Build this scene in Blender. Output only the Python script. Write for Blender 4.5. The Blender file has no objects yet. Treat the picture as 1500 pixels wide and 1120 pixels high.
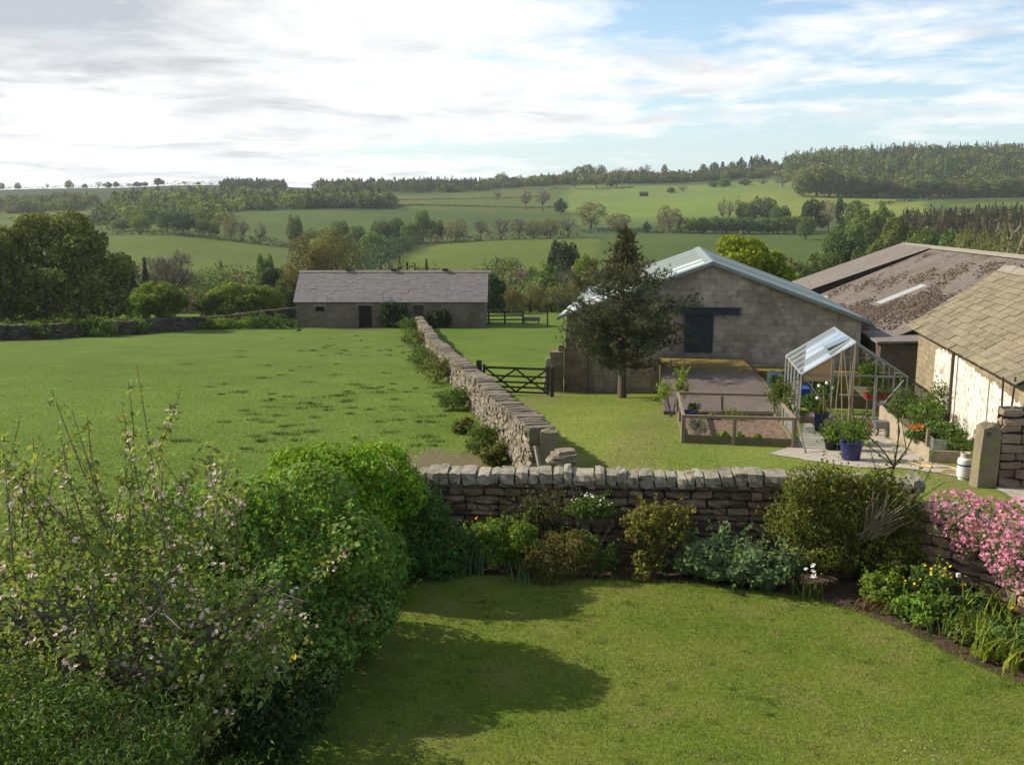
import bpy, math, random
import numpy as np
R = math.radians
rng = np.random.default_rng(11)
random.seed(11)
scene = bpy.context.scene
COL = scene.collection

# ------------------------------------------------------------------ camera maths (used to survey positions)
CAMZ, FOC = 5.28, 1400.0
PIT = R(10.05)
CP, SP = math.cos(PIT), math.sin(PIT)

def ray(x, y):
    u = 560 - y
    return np.array([x - 750.0, FOC * CP + SP * u, -FOC * SP + CP * u])

def at(x, y, Y):
    r = ray(x, y)
    return np.array([0, 0, CAMZ]) + r * (Y / r[1])

def zrow(y, Y):
    return float(at(750, y, Y)[2])

def row_of(z, Y):
    k = (z - CAMZ) / Y
    u = (FOC * SP + k * FOC * CP) / (CP - k * SP)
    return 560 - u

# ------------------------------------------------------------------ terrain height
YL = np.array([-12, 6, 14, 24, 30, 38, 42, 60, 87, 105, 140])
ZL = np.array([-.3, -.3, -.35, -.95, -1.4, -1.95, -2.3, -3.4, -5.06, -5.5, -9.0])
YR = np.array([-12, 6, 14, 20, 24, 31, 41, 60, 87, 105, 140])
ZR = np.array([.15, .15, .10, -.24, -.55, -1.2, -2.4, -3.5, -5.06, -5.5, -9.0])
FPX = np.array([-1500, -600, 0, 250, 500, 750, 1000, 1250, 1500, 2100, 3000], float)
FY = np.array([95, 105, 150, 220, 300, 380, 460, 560, 680, 820, 960, 1050], float)
FROW = np.array([
    [464, 463, 470, 445, 395, 352, 338, 325, 305, 288, 279, 277],
    [464, 463, 470, 445, 395, 352, 338, 325, 305, 288, 279, 277],
    [464, 463, 470, 445, 395, 352, 338, 325, 305, 288, 279, 277],
    [463, 460, 470, 445, 400, 346, 332, 314, 300, 286, 275, 273],
    [462, 459, 472, 450, 412, 374, 345, 313, 297, 284, 274, 272],
    [462, 457, 472, 445, 398, 357, 341, 318, 297, 281, 273, 271],
    [462, 457, 470, 442, 392, 350, 336, 318, 296, 277, 262, 255],
    [460, 456, 468, 440, 394, 350, 332, 309, 290, 266, 240, 226],
    [458, 452, 460, 425, 378, 345, 330, 305, 288, 264, 238, 222],
    [458, 452, 460, 425, 378, 345, 330, 305, 288, 264, 240, 226],
    [458, 452, 460, 425, 378, 345, 330, 305, 288, 264, 240, 226]], float)
FZ = np.array([[zrow(r, y) for r, y in zip(row, FY)] for row in FROW])
LY0, LY1, NLY = math.log(95), math.log(2600), 260
_ly = np.linspace(LY0, LY1, NLY)
_px = np.linspace(-1500, 3000, 181)
_tmp = np.zeros((len(FPX), NLY))
for i in range(len(FPX)):
    ys = np.append(FY, [1300, 1800, 2600]); zs = np.append(FZ[i], FZ[i][-1] + np.array([-22., -60., -90.]))
    _tmp[i] = np.interp(np.exp(_ly), ys, zs)
_tab = np.zeros((len(_px), NLY))
for j in range(NLY):
    _tab[:, j] = np.interp(_px, FPX, _tmp[:, j])
def _blur(a, k, ax):
    w = np.hanning(k + 2)[1:-1]; w /= w.sum()
    p = np.pad(a, [(k // 2, k // 2) if i == ax else (0, 0) for i in range(2)], mode='edge')
    return np.apply_along_axis(lambda m: np.convolve(m, w, 'valid'), ax, p)
_tab = _blur(_blur(_tab, 9, 1), 7, 0)

GARDEN = np.array([(-4.9, -12), (-4.9, 6), (-4.6, 9), (-3.7, 13), (-3.2, 14.75), (4, 14.45), (6.25, 14.2), (7.25, 12.5), (8.45, 10), (9.0, -12)])
def inpoly(X, Y, poly):
    X = np.asarray(X, float); Y = np.asarray(Y, float); c = np.zeros(X.shape, bool)
    n = len(poly)
    for i in range(n):
        x0, y0 = poly[i]; x1, y1 = poly[i - 1]
        if y0 == y1: continue
        c ^= ((y0 > Y) != (y1 > Y)) & (X < (x1 - x0) * (Y - y0) / (y1 - y0) + x0)
    return c

def GA(X, Y):
    X = np.asarray(X, float); Y = np.asarray(Y, float)
    w = np.clip((X + .5) / 4, 0, 1); w = w * w * (3 - 2 * w)
    near = np.interp(Y, YL, ZL) * (1 - w) + np.interp(Y, YR, ZR) * w
    near = near + .035 * np.sin(X * .9 + Y * .5) * np.sin(Y * .35 - X * .2) * np.clip((Y - 24) / 20, 0, 1)
    Yc = np.clip(Y, 95, 2590)
    px = np.clip(750 + X / Yc * 1400, -1499, 2999)
    fi = (px + 1500) / 4500 * 180; fj = (np.log(Yc) - LY0) / (LY1 - LY0) * (NLY - 1)
    i = np.clip(fi.astype(int), 0, 179); j = np.clip(fj.astype(int), 0, NLY - 2)
    a = fi - i; b = fj - j
    far = _tab[i, j] * (1 - a) * (1 - b) + _tab[i + 1, j] * a * (1 - b) + _tab[i, j + 1] * (1 - a) * b + _tab[i + 1, j + 1] * a * b
    far = far + np.clip((Y - 150) / 300, 0, 1) * (1.2 * np.sin(X / 61 + Y / 140) + .8 * np.sin(X / 33 - Y / 71))
    t = np.clip((Y - 97) / 12, 0, 1); t = t * t * (3 - 2 * t)
    return near * (1 - t) + far * t

def G(X, Y):
    return float(GA(np.array([X]), np.array([Y]))[0])

def XatPx(px, Y, z=None):
    z = G((px - 750) / 1400 * Y, Y) if z is None else z
    return (px - 750) * Y / ray(px, row_of(z, Y))[1]

def gp(px, Y):
    X = XatPx(px, Y)
    return np.array([X, Y, G(X, Y)])

def onz(x, y, z=0.0):
    r = ray(x, y)
    return np.array([0, 0, CAMZ]) + r * ((z - CAMZ) / r[2])

# ------------------------------------------------------------------ objects
def tag(o, label=None, cat=None, group=None, kind=None):
    if label: o['label'] = label
    if cat: o['category'] = cat
    if group: o['group'] = group
    if kind: o['kind'] = kind
    return o

def empty(name, loc, label=None, cat=None, group=None):
    o = bpy.data.objects.new(name, None)
    COL.objects.link(o)
    o.location = [float(c) for c in loc]
    o.empty_display_size = .1
    return tag(o, label, cat, group)

def wloc(o):
    v = np.zeros(3)
    while o is not None:
        v = v + np.array(o.location); o = o.parent
    return v

def put(name, me, parent=None, origin=None):
    o = bpy.data.objects.new(name, me)
    COL.objects.link(o)
    if parent is not None: o.parent = parent
    elif origin is not None: o.location = [float(c) for c in origin]
    return o

def copy_tree(o, parent=None):
    c = o.copy(); COL.objects.link(c); c.parent = parent
    for ch in o.children: copy_tree(ch, c)
    return c

def rand_rot(n, r=rng):
    a = r.normal(size=(n, 3)); return a / np.linalg.norm(a, axis=1, keepdims=True)

# rounded stone topology: 3x3x3 shell
_SV, _SI = [], {}
for i in range(3):
    for j in range(3):
        for k in range(3):
            if (i, j, k) != (1, 1, 1):
                _SI[(i, j, k)] = len(_SV); _SV.append((i - 1, j - 1, k - 1))
_SV = np.array(_SV, float)
_SF = []
for ax in range(3):
    for s in (0, 2):
        for p in range(2):
            for q in range(2):
                def idx(pp, qq):
                    c = [0, 0, 0]; c[ax] = s; c[(ax + 1) % 3] = pp; c[(ax + 2) % 3] = qq
                    return _SI[tuple(c)]
                f = [idx(p, q), idx(p + 1, q), idx(p + 1, q + 1), idx(p, q + 1)]
                _SF.append(f if s == 2 else f[::-1])
_SN = np.abs(_SV).sum(1)
_SR = np.where(_SN == 3, .90, np.where(_SN == 2, .965, 1.0))[:, None]

class MB:
    def __init__(s): s.v = []; s.f = []; s.m = []; s.n = 0
    def add(s, v, f, mi=0):
        v = np.asarray(v, float); s.v.append(v)
        s.f += [tuple(i + s.n for i in q) for q in f]; s.m += [mi] * len(f); s.n += len(v)
        return s
    def obox(s, o, x, y, z, mi=0):
        o, x, y, z = (np.asarray(q, float) for q in (o, x, y, z))
        v = [o, o + x, o + x + y, o + y, o + z, o + x + z, o + x + y + z, o + y + z]
        f = [(0, 3, 2, 1), (4, 5, 6, 7), (0, 1, 5, 4), (1, 2, 6, 5), (2, 3, 7, 6), (3, 0, 4, 7)]
        return s.add(v, f, mi)
    def box(s, lo, hi, mi=0):
        d = np.asarray(hi, float) - np.asarray(lo, float)
        return s.obox(lo, (d[0], 0, 0), (0, d[1], 0), (0, 0, d[2]), mi)
    def stone(s, c, half, ax, ay, az, jit=.12, r=rng, low=False, mi=0):
        half = np.asarray(half, float)
        if low:
            v = np.array([(x, y, z) for z in (-1, 1) for x, y in ((-1, -1), (1, -1), (1, 1), (-1, 1))], float)
            f = [(0, 3, 2, 1), (4, 5, 6, 7), (0, 1, 5, 4), (1, 2, 6, 5), (2, 3, 7, 6), (3, 0, 4, 7)]
        else:
            v = _SV * _SR; f = _SF
        v = v + r.uniform(-jit, jit, v.shape)
        v = v * half
        return s.add(np.asarray(c) + v[:, :1] * ax + v[:, 1:2] * ay + v[:, 2:] * az, f, mi)
    def tube(s, pts, rad, n=6, mi=0, cap=True):
        P = np.asarray(pts, float); m = len(P)
        rad = np.broadcast_to(np.asarray(rad, float), (m,))
        V = []
        ref = np.array([0, 0, 1.0])
        for i in range(m):
            t = P[min(i + 1, m - 1)] - P[max(i - 1, 0)]
            t = t / (np.linalg.norm(t) + 1e-9)
            if abs(t @ ref) > .95: ref = np.array([1.0, 0, 0])
            u = np.cross(t, ref); u /= np.linalg.norm(u); w = np.cross(t, u); ref = ref
            a = np.arange(n) * 2 * math.pi / n
            V.append(P[i] + rad[i] * (np.cos(a)[:, None] * u + np.sin(a)[:, None] * w))
        V = np.concatenate(V); F = []
        for i in range(m - 1):
            for k in range(n):
                F.append((i * n + k, i * n + (k + 1) % n, (i + 1) * n + (k + 1) % n, (i + 1) * n + k))
        if cap:
            F.append(tuple(range(n))[::-1]); F.append(tuple((m - 1) * n + k for k in range(n)))
        return s.add(V, F, mi)
    def lathe(s, c, prof, n=16, mi=0):
        a = np.arange(n) * 2 * math.pi / n; V = []; F = []
        for rr, z in prof:
            V.append(np.stack([c[0] + rr * np.cos(a), c[1] + rr * np.sin(a), np.full(n, c[2] + z)], 1))
        for i in range(len(prof) - 1):
            for k in range(n):
                F.append((i * n + k, i * n + (k + 1) % n, (i + 1) * n + (k + 1) % n, (i + 1) * n + k))
        F.append(tuple(range(n))[::-1]); F.append(tuple((len(prof) - 1) * n + k for k in range(n)))
        return s.add(np.concatenate(V), F, mi)
    def prism(s, poly, ext, mi=0):
        P = np.asarray(poly, float); e = np.asarray(ext, float); n = len(P)
        F = [tuple(range(n))[::-1], tuple(range(n, 2 * n))]
        F += [(i, (i + 1) % n, n + (i + 1) % n, n + i) for i in range(n)]
        return s.add(np.concatenate([P, P + e]), F, mi)
    def quad(s, a, b, c, d, mi=0): return s.add([a, b, c, d], [(0, 1, 2, 3)], mi)
    def build(s, name, mats, parent=None, origin=None, smooth=False, bevel=0):
        if origin is None and parent is None: 
            V = np.concatenate(s.v); origin = np.array([V[:, 0].mean(), V[:, 1].mean(), V[:, 2].min()])
        o0 = wloc(parent) if parent is not None else np.asarray(origin, float)
        V = np.concatenate(s.v) - o0
        me = bpy.data.meshes.new(name)
        me.from_pydata([tuple(q) for q in V], [], s.f)
        mats = mats if isinstance(mats, (list, tuple)) else [mats]
        for m in mats: me.materials.append(m)
        me.polygons.foreach_set('material_index', s.m)
        if smooth: me.polygons.foreach_set('use_smooth', [True] * len(s.f))
        import bmesh
        bm = bmesh.new(); bm.from_mesh(me); bmesh.ops.recalc_face_normals(bm, faces=bm.faces); bm.to_mesh(me); bm.free()
        o = put(name, me, parent, None if parent is not None else o0)
        if bevel:
            md = o.modifiers.new('edge', 'BEVEL'); md.width = bevel; md.segments = 2; md.limit_method = 'ANGLE'
        return o

class Frame:
    def __init__(s, ox, oy, yaw=9.0, oz=0.0):
        s.o = np.array([ox, oy, oz], float); y = R(yaw)
        s.a = np.array([math.sin(y), math.cos(y), 0]); s.b = np.array([math.cos(y), -math.sin(y), 0]); s.z = np.array([0, 0, 1.0])
    def p(s, t, d, z): return s.o + s.b * t + s.a * d + s.z * z
    def box(s, mb, t0, t1, d0, d1, z0, z1, mi=0):
        return mb.obox(s.p(t0, d0, z0), s.b * (t1 - t0), s.a * (d1 - d0), s.z * (z1 - z0), mi)
    def wall(s, mb, t0, t1, d0, d1, z0, z1, holes, mi=0):
        ts = sorted({t0, t1} | {h[0] for h in holes} | {h[1] for h in holes})
        for i in range(len(ts) - 1):
            a, b = ts[i], ts[i + 1]; m = (a + b) / 2
            hs = sorted([h for h in holes if h[0] < m < h[1]], key=lambda h: h[2]); z = z0
            for h in hs:
                if h[2] > z: s.box(mb, a, b, d0, d1, z, h[2], mi)
                z = h[3]
            if z < z1: s.box(mb, a, b, d0, d1, z, z1, mi)

# ------------------------------------------------------------------ foliage
def quads(name, V, mat, parent=None, origin=None, k=4, col=None, mats=None, mi=None):
    """V: (n*k,3) world coordinates, k vertices per face"""
    o0 = wloc(parent) if parent is not None else np.asarray(origin, float)
    V = np.ascontiguousarray((V - o0).astype(np.float32)); nv = len(V); nf = nv // k
    me = bpy.data.meshes.new(name)
    me.vertices.add(nv); me.vertices.foreach_set('co', V.ravel())
    me.loops.add(nv); me.loops.foreach_set('vertex_index', np.arange(nv, dtype=np.int32))
    me.polygons.add(nf); me.polygons.foreach_set('loop_start', np.arange(0, nv, k, dtype=np.int32))
    me.polygons.foreach_set('loop_total', np.full(nf, k, dtype=np.int32))
    for m in (mats or [mat]): me.materials.append(m)
    if mi is not None: me.polygons.foreach_set('material_index', np.asarray(mi, np.int32))
    if col is not None:
        at_ = me.color_attributes.new('Col', 'FLOAT_COLOR', 'POINT')
        c = np.ones((nv, 4), np.float32); c[:, :3] = np.repeat(col, k, 0)
        at_.data.foreach_set('color', c.ravel())
    me.update(calc_edges=True); me.validate()
    return put(name, me, parent, None if parent is not None else o0)

def leafv(P, N, L, asp=.55, r=rng, T=None, fold=.12):
    n = len(P); L = np.broadcast_to(np.asarray(L, float), (n,))[:, None] * r.uniform(.45, 1.4, (n, 1))
    if T is None: T = np.cross(N, rand_rot(n, r))
    T = T / (np.linalg.norm(T, axis=1, keepdims=True) + 1e-9)
    S = np.cross(N, T); S /= (np.linalg.norm(S, axis=1, keepdims=True) + 1e-9)
    V = np.empty((n, 4, 3))
    V[:, 0] = P - T * L * .5
    V[:, 1] = P - S * L * asp * .5 + N * L * fold - T * L * .06
    V[:, 2] = P + T * L * .5
    V[:, 3] = P + S * L * asp * .5 + N * L * fold - T * L * .06
    return V.reshape(-1, 3)

def lump(c, rad, k=14, sub=.42, r=rng, low=-.35):
    c = np.asarray(c, float); rad = np.broadcast_to(np.asarray(rad, float), (3,))
    B = [np.concatenate([c, rad * .72])]
    i = 0
    while i < k:
        d = rand_rot(1, r)[0]
        if d[2] < low: continue
        q = sub * r.uniform(.65, 1.25)
        B.append(np.concatenate([c + d * rad * (1 - q * .75), rad * q])); i += 1
    return np.array(B)

def crown_pts(B, n, shell=.45, r=rng, inner=.06):
    w = (B[:, 3] * B[:, 4] * B[:, 5]) ** (2 / 3); w = w / w.sum()
    m = int(n * 2.2)
    k = r.choice(len(B), m, p=w); d = rand_rot(m, r)
    rr = 1 - shell * r.random(m) ** 1.6
    P = B[k, :3] + d * rr[:, None] * B[k, 3:]
    keep = np.ones(m, bool)
    for j in range(len(B)):
        q = (((P - B[j, :3]) / (B[j, 3:] * .72)) ** 2).sum(1) < 1
        keep &= ~(q & (k != j))
    keep |= r.random(m) < inner
    P, d, = P[keep][:n], d[keep][:n]
    return P, d

def crown(B, n, L, asp=.6, shell=.45, r=rng, wild=.9, upb=.25, inner=.06):
    P, d = crown_pts(B, n, shell, r, inner)
    N = d + rand_rot(len(P), r) * wild + np.array([0, 0, upb]); N /= np.linalg.norm(N, axis=1, keepdims=True)
    return leafv(P, N, L, asp, r)

def branches(mb, base, tips, r0, r1=.3, bend=.25, r=rng, n=6, split=.3, segs=5):
    base = np.asarray(base, float)
    for t in tips:
        t = np.asarray(t, float); s = base + (t - base) * 0
        mid = base + (t - base) * .5; up = np.linalg.norm(t - base) * bend
        ctrl = mid + np.array([0, 0, up]) * r.uniform(-.2, .7) + r.normal(size=3) * up * .3
        u = np.linspace(0, 1, segs + 1)[:, None]
        P = (1 - u) ** 2 * base + 2 * u * (1 - u) * ctrl + u ** 2 * t
        mb.tube(P, np.linspace(r0, r0 * r1, segs + 1), n, cap=False)

# ------------------------------------------------------------------ materials
def newmat(name):
    m = bpy.data.materials.new(name); m.use_nodes = True
    nt = m.node_tree; b = nt.nodes['Principled BSDF']
    return m, nt, b

def N_(nt, typ, **kw):
    n = nt.nodes.new(typ)
    for k, v in kw.items():
        if k.startswith('i_'): n.inputs[k[2:].replace('_', ' ')].default_value = v
        else: setattr(n, k, v)
    return n

def mixc(nt, fac, a, b, typ='MIX'):
    n = nt.nodes.new('ShaderNodeMix'); n.data_type = 'RGBA'; n.blend_type = typ
    for sock, v in ((n.inputs[0], fac), (n.inputs[6], a), (n.inputs[7], b)):
        if hasattr(v, 'links') or isinstance(v, bpy.types.NodeSocket): nt.links.new(v, sock)
        elif isinstance(v, (int, float)): sock.default_value = v
        else: sock.default_value = (*v, 1) if len(v) == 3 else v
    return n.outputs[2]

def noise(nt, vec, scale, detail=6, rough=.6, dist=0):
    n = N_(nt, 'ShaderNodeTexNoise'); n.inputs['Scale'].default_value = scale; n.inputs['Detail'].default_value = detail
    n.inputs['Roughness'].default_value = rough; n.inputs['Distortion'].default_value = dist
    if vec is not None: nt.links.new(vec, n.inputs['Vector'])
    return n.outputs[0]

def ramp(nt, fac, lo, hi):
    n = N_(nt, 'ShaderNodeMapRange'); n.inputs[1].default_value = lo; n.inputs[2].default_value = hi
    nt.links.new(fac, n.inputs[0]); return n.outputs[0]

def wpos(nt, scale=None):
    g = N_(nt, 'ShaderNodeNewGeometry').outputs['Position']
    if scale is None: return g
    m = N_(nt, 'ShaderNodeVectorMath', operation='MULTIPLY'); nt.links.new(g, m.inputs[0]); m.inputs[1].default_value = scale
    return m.outputs[0]

def vary(nt, col, amt, src='island', hue=.0):
    g = N_(nt, 'ShaderNodeNewGeometry').outputs['Random Per Island'] if src == 'island' else N_(nt, 'ShaderNodeObjectInfo').outputs['Random']
    mr = N_(nt, 'ShaderNodeMapRange'); nt.links.new(g, mr.inputs[0]); mr.inputs[3].default_value = 1 - amt; mr.inputs[4].default_value = 1 + amt
    h = N_(nt, 'ShaderNodeHueSaturation')
    nt.links.new(mr.outputs[0], h.inputs['Value'])
    if hue:
        m2 = N_(nt, 'ShaderNodeMath', operation='FRACT'); m3 = N_(nt, 'ShaderNodeMath', operation='MULTIPLY'); m3.inputs[1].default_value = 7.31
        nt.links.new(g, m3.inputs[0]); nt.links.new(m3.outputs[0], m2.inputs[0])
        m4 = N_(nt, 'ShaderNodeMapRange'); nt.links.new(m2.outputs[0], m4.inputs[0]); m4.inputs[3].default_value = .5 - hue; m4.inputs[4].default_value = .5 + hue
        nt.links.new(m4.outputs[0], h.inputs['Hue'])
    nt.links.new(col, h.inputs['Color'])
    return h.outputs[0]

def surf(name, c1, c2, scale=2, rough=.9, bump=.3, bscale=25, island=0, c3=None, s3=1.0, t3=(.55, .7), spec=.25, sc=None, metal=0, hue=0, bdist=.03):
    m, nt, b = newmat(name); p = wpos(nt, sc)
    n1 = noise(nt, p, scale)
    col = mixc(nt, ramp(nt, n1, .3, .7), c1, c2)
    n2 = noise(nt, p, scale * 9, 4)
    col = mixc(nt, .45, col, mixc(nt, ramp(nt, n2, .25, .75), tuple(.55 * x for x in c1), tuple(min(1, 1.35 * x) for x in c2)))
    if c3 is not None: col = mixc(nt, ramp(nt, noise(nt, p, s3, 5, .65, .4), *t3), col, c3)
    if island: col = vary(nt, col, island, hue=hue)
    nt.links.new(col, b.inputs['Base Color'])
    b.inputs['Roughness'].default_value = rough; b.inputs['Specular IOR Level'].default_value = spec; b.inputs['Metallic'].default_value = metal
    if bump:
        bp = N_(nt, 'ShaderNodeBump'); bp.inputs['Strength'].default_value = bump; bp.inputs['Distance'].default_value = bdist
        nt.links.new(noise(nt, p, bscale, 5), bp.inputs['Height']); nt.links.new(bp.outputs[0], b.inputs['Normal'])
    return m

def leafmat(name, col, var=.45, hue=.03, trans=.35, attr=False, obj=.15, rough=.62, spec=.12):
    m, nt, b = newmat(name)
    if attr: c = N_(nt, 'ShaderNodeAttribute', attribute_name='Col').outputs['Color']
    else:
        c = N_(nt, 'ShaderNodeRGB'); c.outputs[0].default_value = (*col, 1); c = c.outputs[0]
    c = vary(nt, c, var, hue=hue)
    if obj: c = vary(nt, c, obj, 'object', hue * .6)
    nt.links.new(c, b.inputs['Base Color']); b.inputs['Roughness'].default_value = rough; b.inputs['Specular IOR Level'].default_value = spec
    t = N_(nt, 'ShaderNodeBsdfTranslucent')
    tc = mixc(nt, 1.0, c, (1.25, 1.2, .55), 'MULTIPLY')
    nt.links.new(tc, t.inputs['Color'])
    mx = N_(nt, 'ShaderNodeMixShader'); mx.inputs[0].default_value = trans
    nt.links.new(b.outputs[0], mx.inputs[1]); nt.links.new(t.outputs[0], mx.inputs[2])
    nt.links.new(mx.outputs[0], nt.nodes['Material Output'].inputs['Surface'])
    return m

def plain(name, col, rough=.6, spec=.3, var=.12, scale=8, metal=0, bump=.1):
    return surf(name, col, tuple(x * (1 - var) for x in col), scale, rough, bump, 40, spec=spec, metal=metal, bdist=.01)

def glassmat(name, tint, gloss=.12, milky=.0, rough=.02):
    m, nt, b = newmat(name); nt.nodes.remove(b)
    tr = N_(nt, 'ShaderNodeBsdfTransparent'); tr.inputs[0].default_value = (*tint, 1)
    gl = N_(nt, 'ShaderNodeBsdfGlossy'); gl.inputs['Roughness'].default_value = rough
    fr = N_(nt, 'ShaderNodeFresnel'); fr.inputs[0].default_value = 1.5
    ad = N_(nt, 'ShaderNodeMath', operation='ADD'); ad.inputs[1].default_value = gloss; nt.links.new(fr.outputs[0], ad.inputs[0])
    mx = N_(nt, 'ShaderNodeMixShader'); nt.links.new(ad.outputs[0], mx.inputs[0]); nt.links.new(tr.outputs[0], mx.inputs[1]); nt.links.new(gl.outputs[0], mx.inputs[2])
    out = mx.outputs[0]
    if milky:
        df = N_(nt, 'ShaderNodeBsdfDiffuse'); df.inputs[0].default_value = (.62, .68, .70, 1)
        m2 = N_(nt, 'ShaderNodeMixShader'); m2.inputs[0].default_value = milky
        nt.links.new(out, m2.inputs[1]); nt.links.new(df.outputs[0], m2.inputs[2]); out = m2.outputs[0]
    nt.links.new(out, nt.nodes['Material Output'].inputs['Surface'])
    return m
# ------------------------------------------------------------------ camera, light, air
cam = bpy.data.cameras.new('camera'); co = bpy.data.objects.new('camera', cam); COL.objects.link(co)
co.location = (0, 0, CAMZ); co.rotation_euler = (R(90) - PIT, 0, 0)
cam.sensor_width = 36; cam.lens = 36 * FOC / 1500; cam.clip_start = .1; cam.clip_end = 6000
scene.camera = co
SUN_AZ, SUN_EL = R(16), R(34)
sdir = np.array([-math.cos(SUN_AZ) * math.cos(SUN_EL), math.sin(SUN_AZ) * math.cos(SUN_EL), math.sin(SUN_EL)])
sl = bpy.data.lights.new('sun', 'SUN'); sl.energy = 4.6; sl.angle = R(.6); sl.color = (1, .93, .80)
so = bpy.data.objects.new('sun', sl); COL.objects.link(so)
from mathutils import Vector
so.rotation_euler = Vector(-sdir).to_track_quat('-Z', 'Y').to_euler(); so.location = (-20, 10, 40)

w = bpy.data.worlds.new('World'); scene.world = w; w.use_nodes = True
nt = w.node_tree; bg = nt.nodes['Background']; bg.inputs['Strength'].default_value = .10
sky = N_(nt, 'ShaderNodeTexSky', sky_type='NISHITA', sun_disc=False)
sky.sun_elevation = SUN_EL; sky.sun_rotation = math.atan2(sdir[0], sdir[1]) % (2 * math.pi)
sky.air_density = 1.0; sky.dust_density = 1.2; sky.ozone_density = 1.2
tc = N_(nt, 'ShaderNodeTexCoord').outputs['Generated']
sep = N_(nt, 'ShaderNodeSeparateXYZ'); nt.links.new(tc, sep.inputs[0])
def M_(op, a, b=None, c=None):
    n = N_(nt, 'ShaderNodeMath', operation=op)
    for i, v in enumerate((a, b, c)):
        if v is None: continue
        if isinstance(v, bpy.types.NodeSocket): nt.links.new(v, n.inputs[i])
        else: n.inputs[i].default_value = v
    return n.outputs[0]
zz = M_('ADD', M_('MAXIMUM', sep.outputs[2], 0.0), .07)
cx = M_('DIVIDE', sep.outputs[0], zz); cy = M_('DIVIDE', sep.outputs[1], zz)
cmb = N_(nt, 'ShaderNodeCombineXYZ'); nt.links.new(cx, cmb.inputs[0]); nt.links.new(cy, cmb.inputs[1]); cmb.inputs[2].default_value = 3.7
cv = cmb.outputs[0]
az = M_('ARCTAN2', sep.outputs[0], sep.outputs[1])          # 0 = straight ahead, + to the right
el = sep.outputs[2]
def shifted(v):
    mp = N_(nt, 'ShaderNodeVectorMath', operation='ADD'); nt.links.new(cv, mp.inputs[0]); mp.inputs[1].default_value = v; return mp.outputs[0]
n_big = noise(nt, cv, .50, 10, .60, .5)
n_fine = noise(nt, shifted((4, 7, 1)), 2.2, 9, .66, .6)
n_puff = noise(nt, shifted((1, 3, 5)), 1.1, 9, .60, .35)
# more cloud toward the sun side, a clear band low ahead and to the right, gaps higher up on the right
clear = M_('MULTIPLY', ramp(nt, az, -.16, .06), M_('SUBTRACT', 1.0, ramp(nt, M_('ABSOLUTE', M_('SUBTRACT', el, .052)), .012, .050)))
right_hi = M_('MULTIPLY', ramp(nt, az, -.05, .20), ramp(nt, el, .125, .18))
cov = M_('ADD', M_('MULTIPLY', n_big, .62), M_('ADD', M_('MULTIPLY', n_fine, .30), M_('MULTIPLY', n_puff, .34)))
cov = M_('ADD', cov, M_('MULTIPLY', ramp(nt, az, .15, -.5), .16))
cov = M_('SUBTRACT', M_('SUBTRACT', cov, M_('MULTIPLY', clear, .13)), M_('MULTIPLY', right_hi, .07))
mask = ramp(nt, cov, .560, .675)
topleft = M_('MULTIPLY', ramp(nt, az, -.16, -.40), ramp(nt, el, .085, .15))
lowleft = M_('MULTIPLY', ramp(nt, az, -.10, -.35), M_('SUBTRACT', 1.0, ramp(nt, el, .03, .07)))
g1 = noise(nt, shifted((3.1, -2.2, 9.0)), .95, 9, .62, .4)
gsel = M_('ADD', g1, M_('ADD', M_('MULTIPLY', topleft, .26), M_('ADD', M_('MULTIPLY', lowleft, .05), M_('MULTIPLY', ramp(nt, cov, .60, .85), .10))))
grey = M_('MULTIPLY', ramp(nt, gsel, .51, .80), M_('ADD', .75, M_('MULTIPLY', ramp(nt, n_puff, .35, .65), .45)))
glow = ramp(nt, az, .30, -.55)
white = mixc(nt, glow, (7.0, 7.0, 6.95), (7.9, 7.85, 7.7))
ccol = mixc(nt, grey, white, (3.4, 3.65, 4.0))
skyc = mixc(nt, 1.0, sky.outputs[0], (1.15, 1.22, 1.24), 'MULTIPLY')
skyc = mixc(nt, M_('MULTIPLY', ramp(nt, el, .13, .0), .75), skyc, (4.5, 5.7, 6.3))
fin = mixc(nt, mask, skyc, ccol)
nt.links.new(fin, bg.inputs['Color'])

vs = scene.view_settings
scene.display_settings.display_device = 'sRGB'
vs.view_transform = 'Standard'; vs.look = 'None'; vs.gamma = 1; vs.exposure = .68; vs.use_curve_mapping = False
scene.cycles.use_denoising = True
scene.cycles.max_bounces = 7; scene.cycles.diffuse_bounces = 3; scene.cycles.transparent_max_bounces = 12
scene.cycles.transmission_bounces = 4; scene.cycles.glossy_bounces = 3

hz = MB().box((-2900, -60, -75), (2900, 2690, 150)).build('haze', [], None, (0, 0, -75))
hm = bpy.data.materials.new('haze'); hm.use_nodes = True
for n in list(hm.node_tree.nodes):
    if n.type == 'BSDF_PRINCIPLED': hm.node_tree.nodes.remove(n)
pv = N_(hm.node_tree, 'ShaderNodeVolumePrincipled'); pv.inputs['Color'].default_value = (.90, .95, 1.0, 1)
pv.inputs['Density'].default_value = .00012; pv.inputs['Anisotropy'].default_value = .2
hm.node_tree.links.new(pv.outputs[0], hm.node_tree.nodes['Material Output'].inputs['Volume'])
hz.data.materials.clear(); hz.data.materials.append(hm)
tag(hz, 'thin pale haze filling the air of the valley', None, None, 'stuff')

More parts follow.
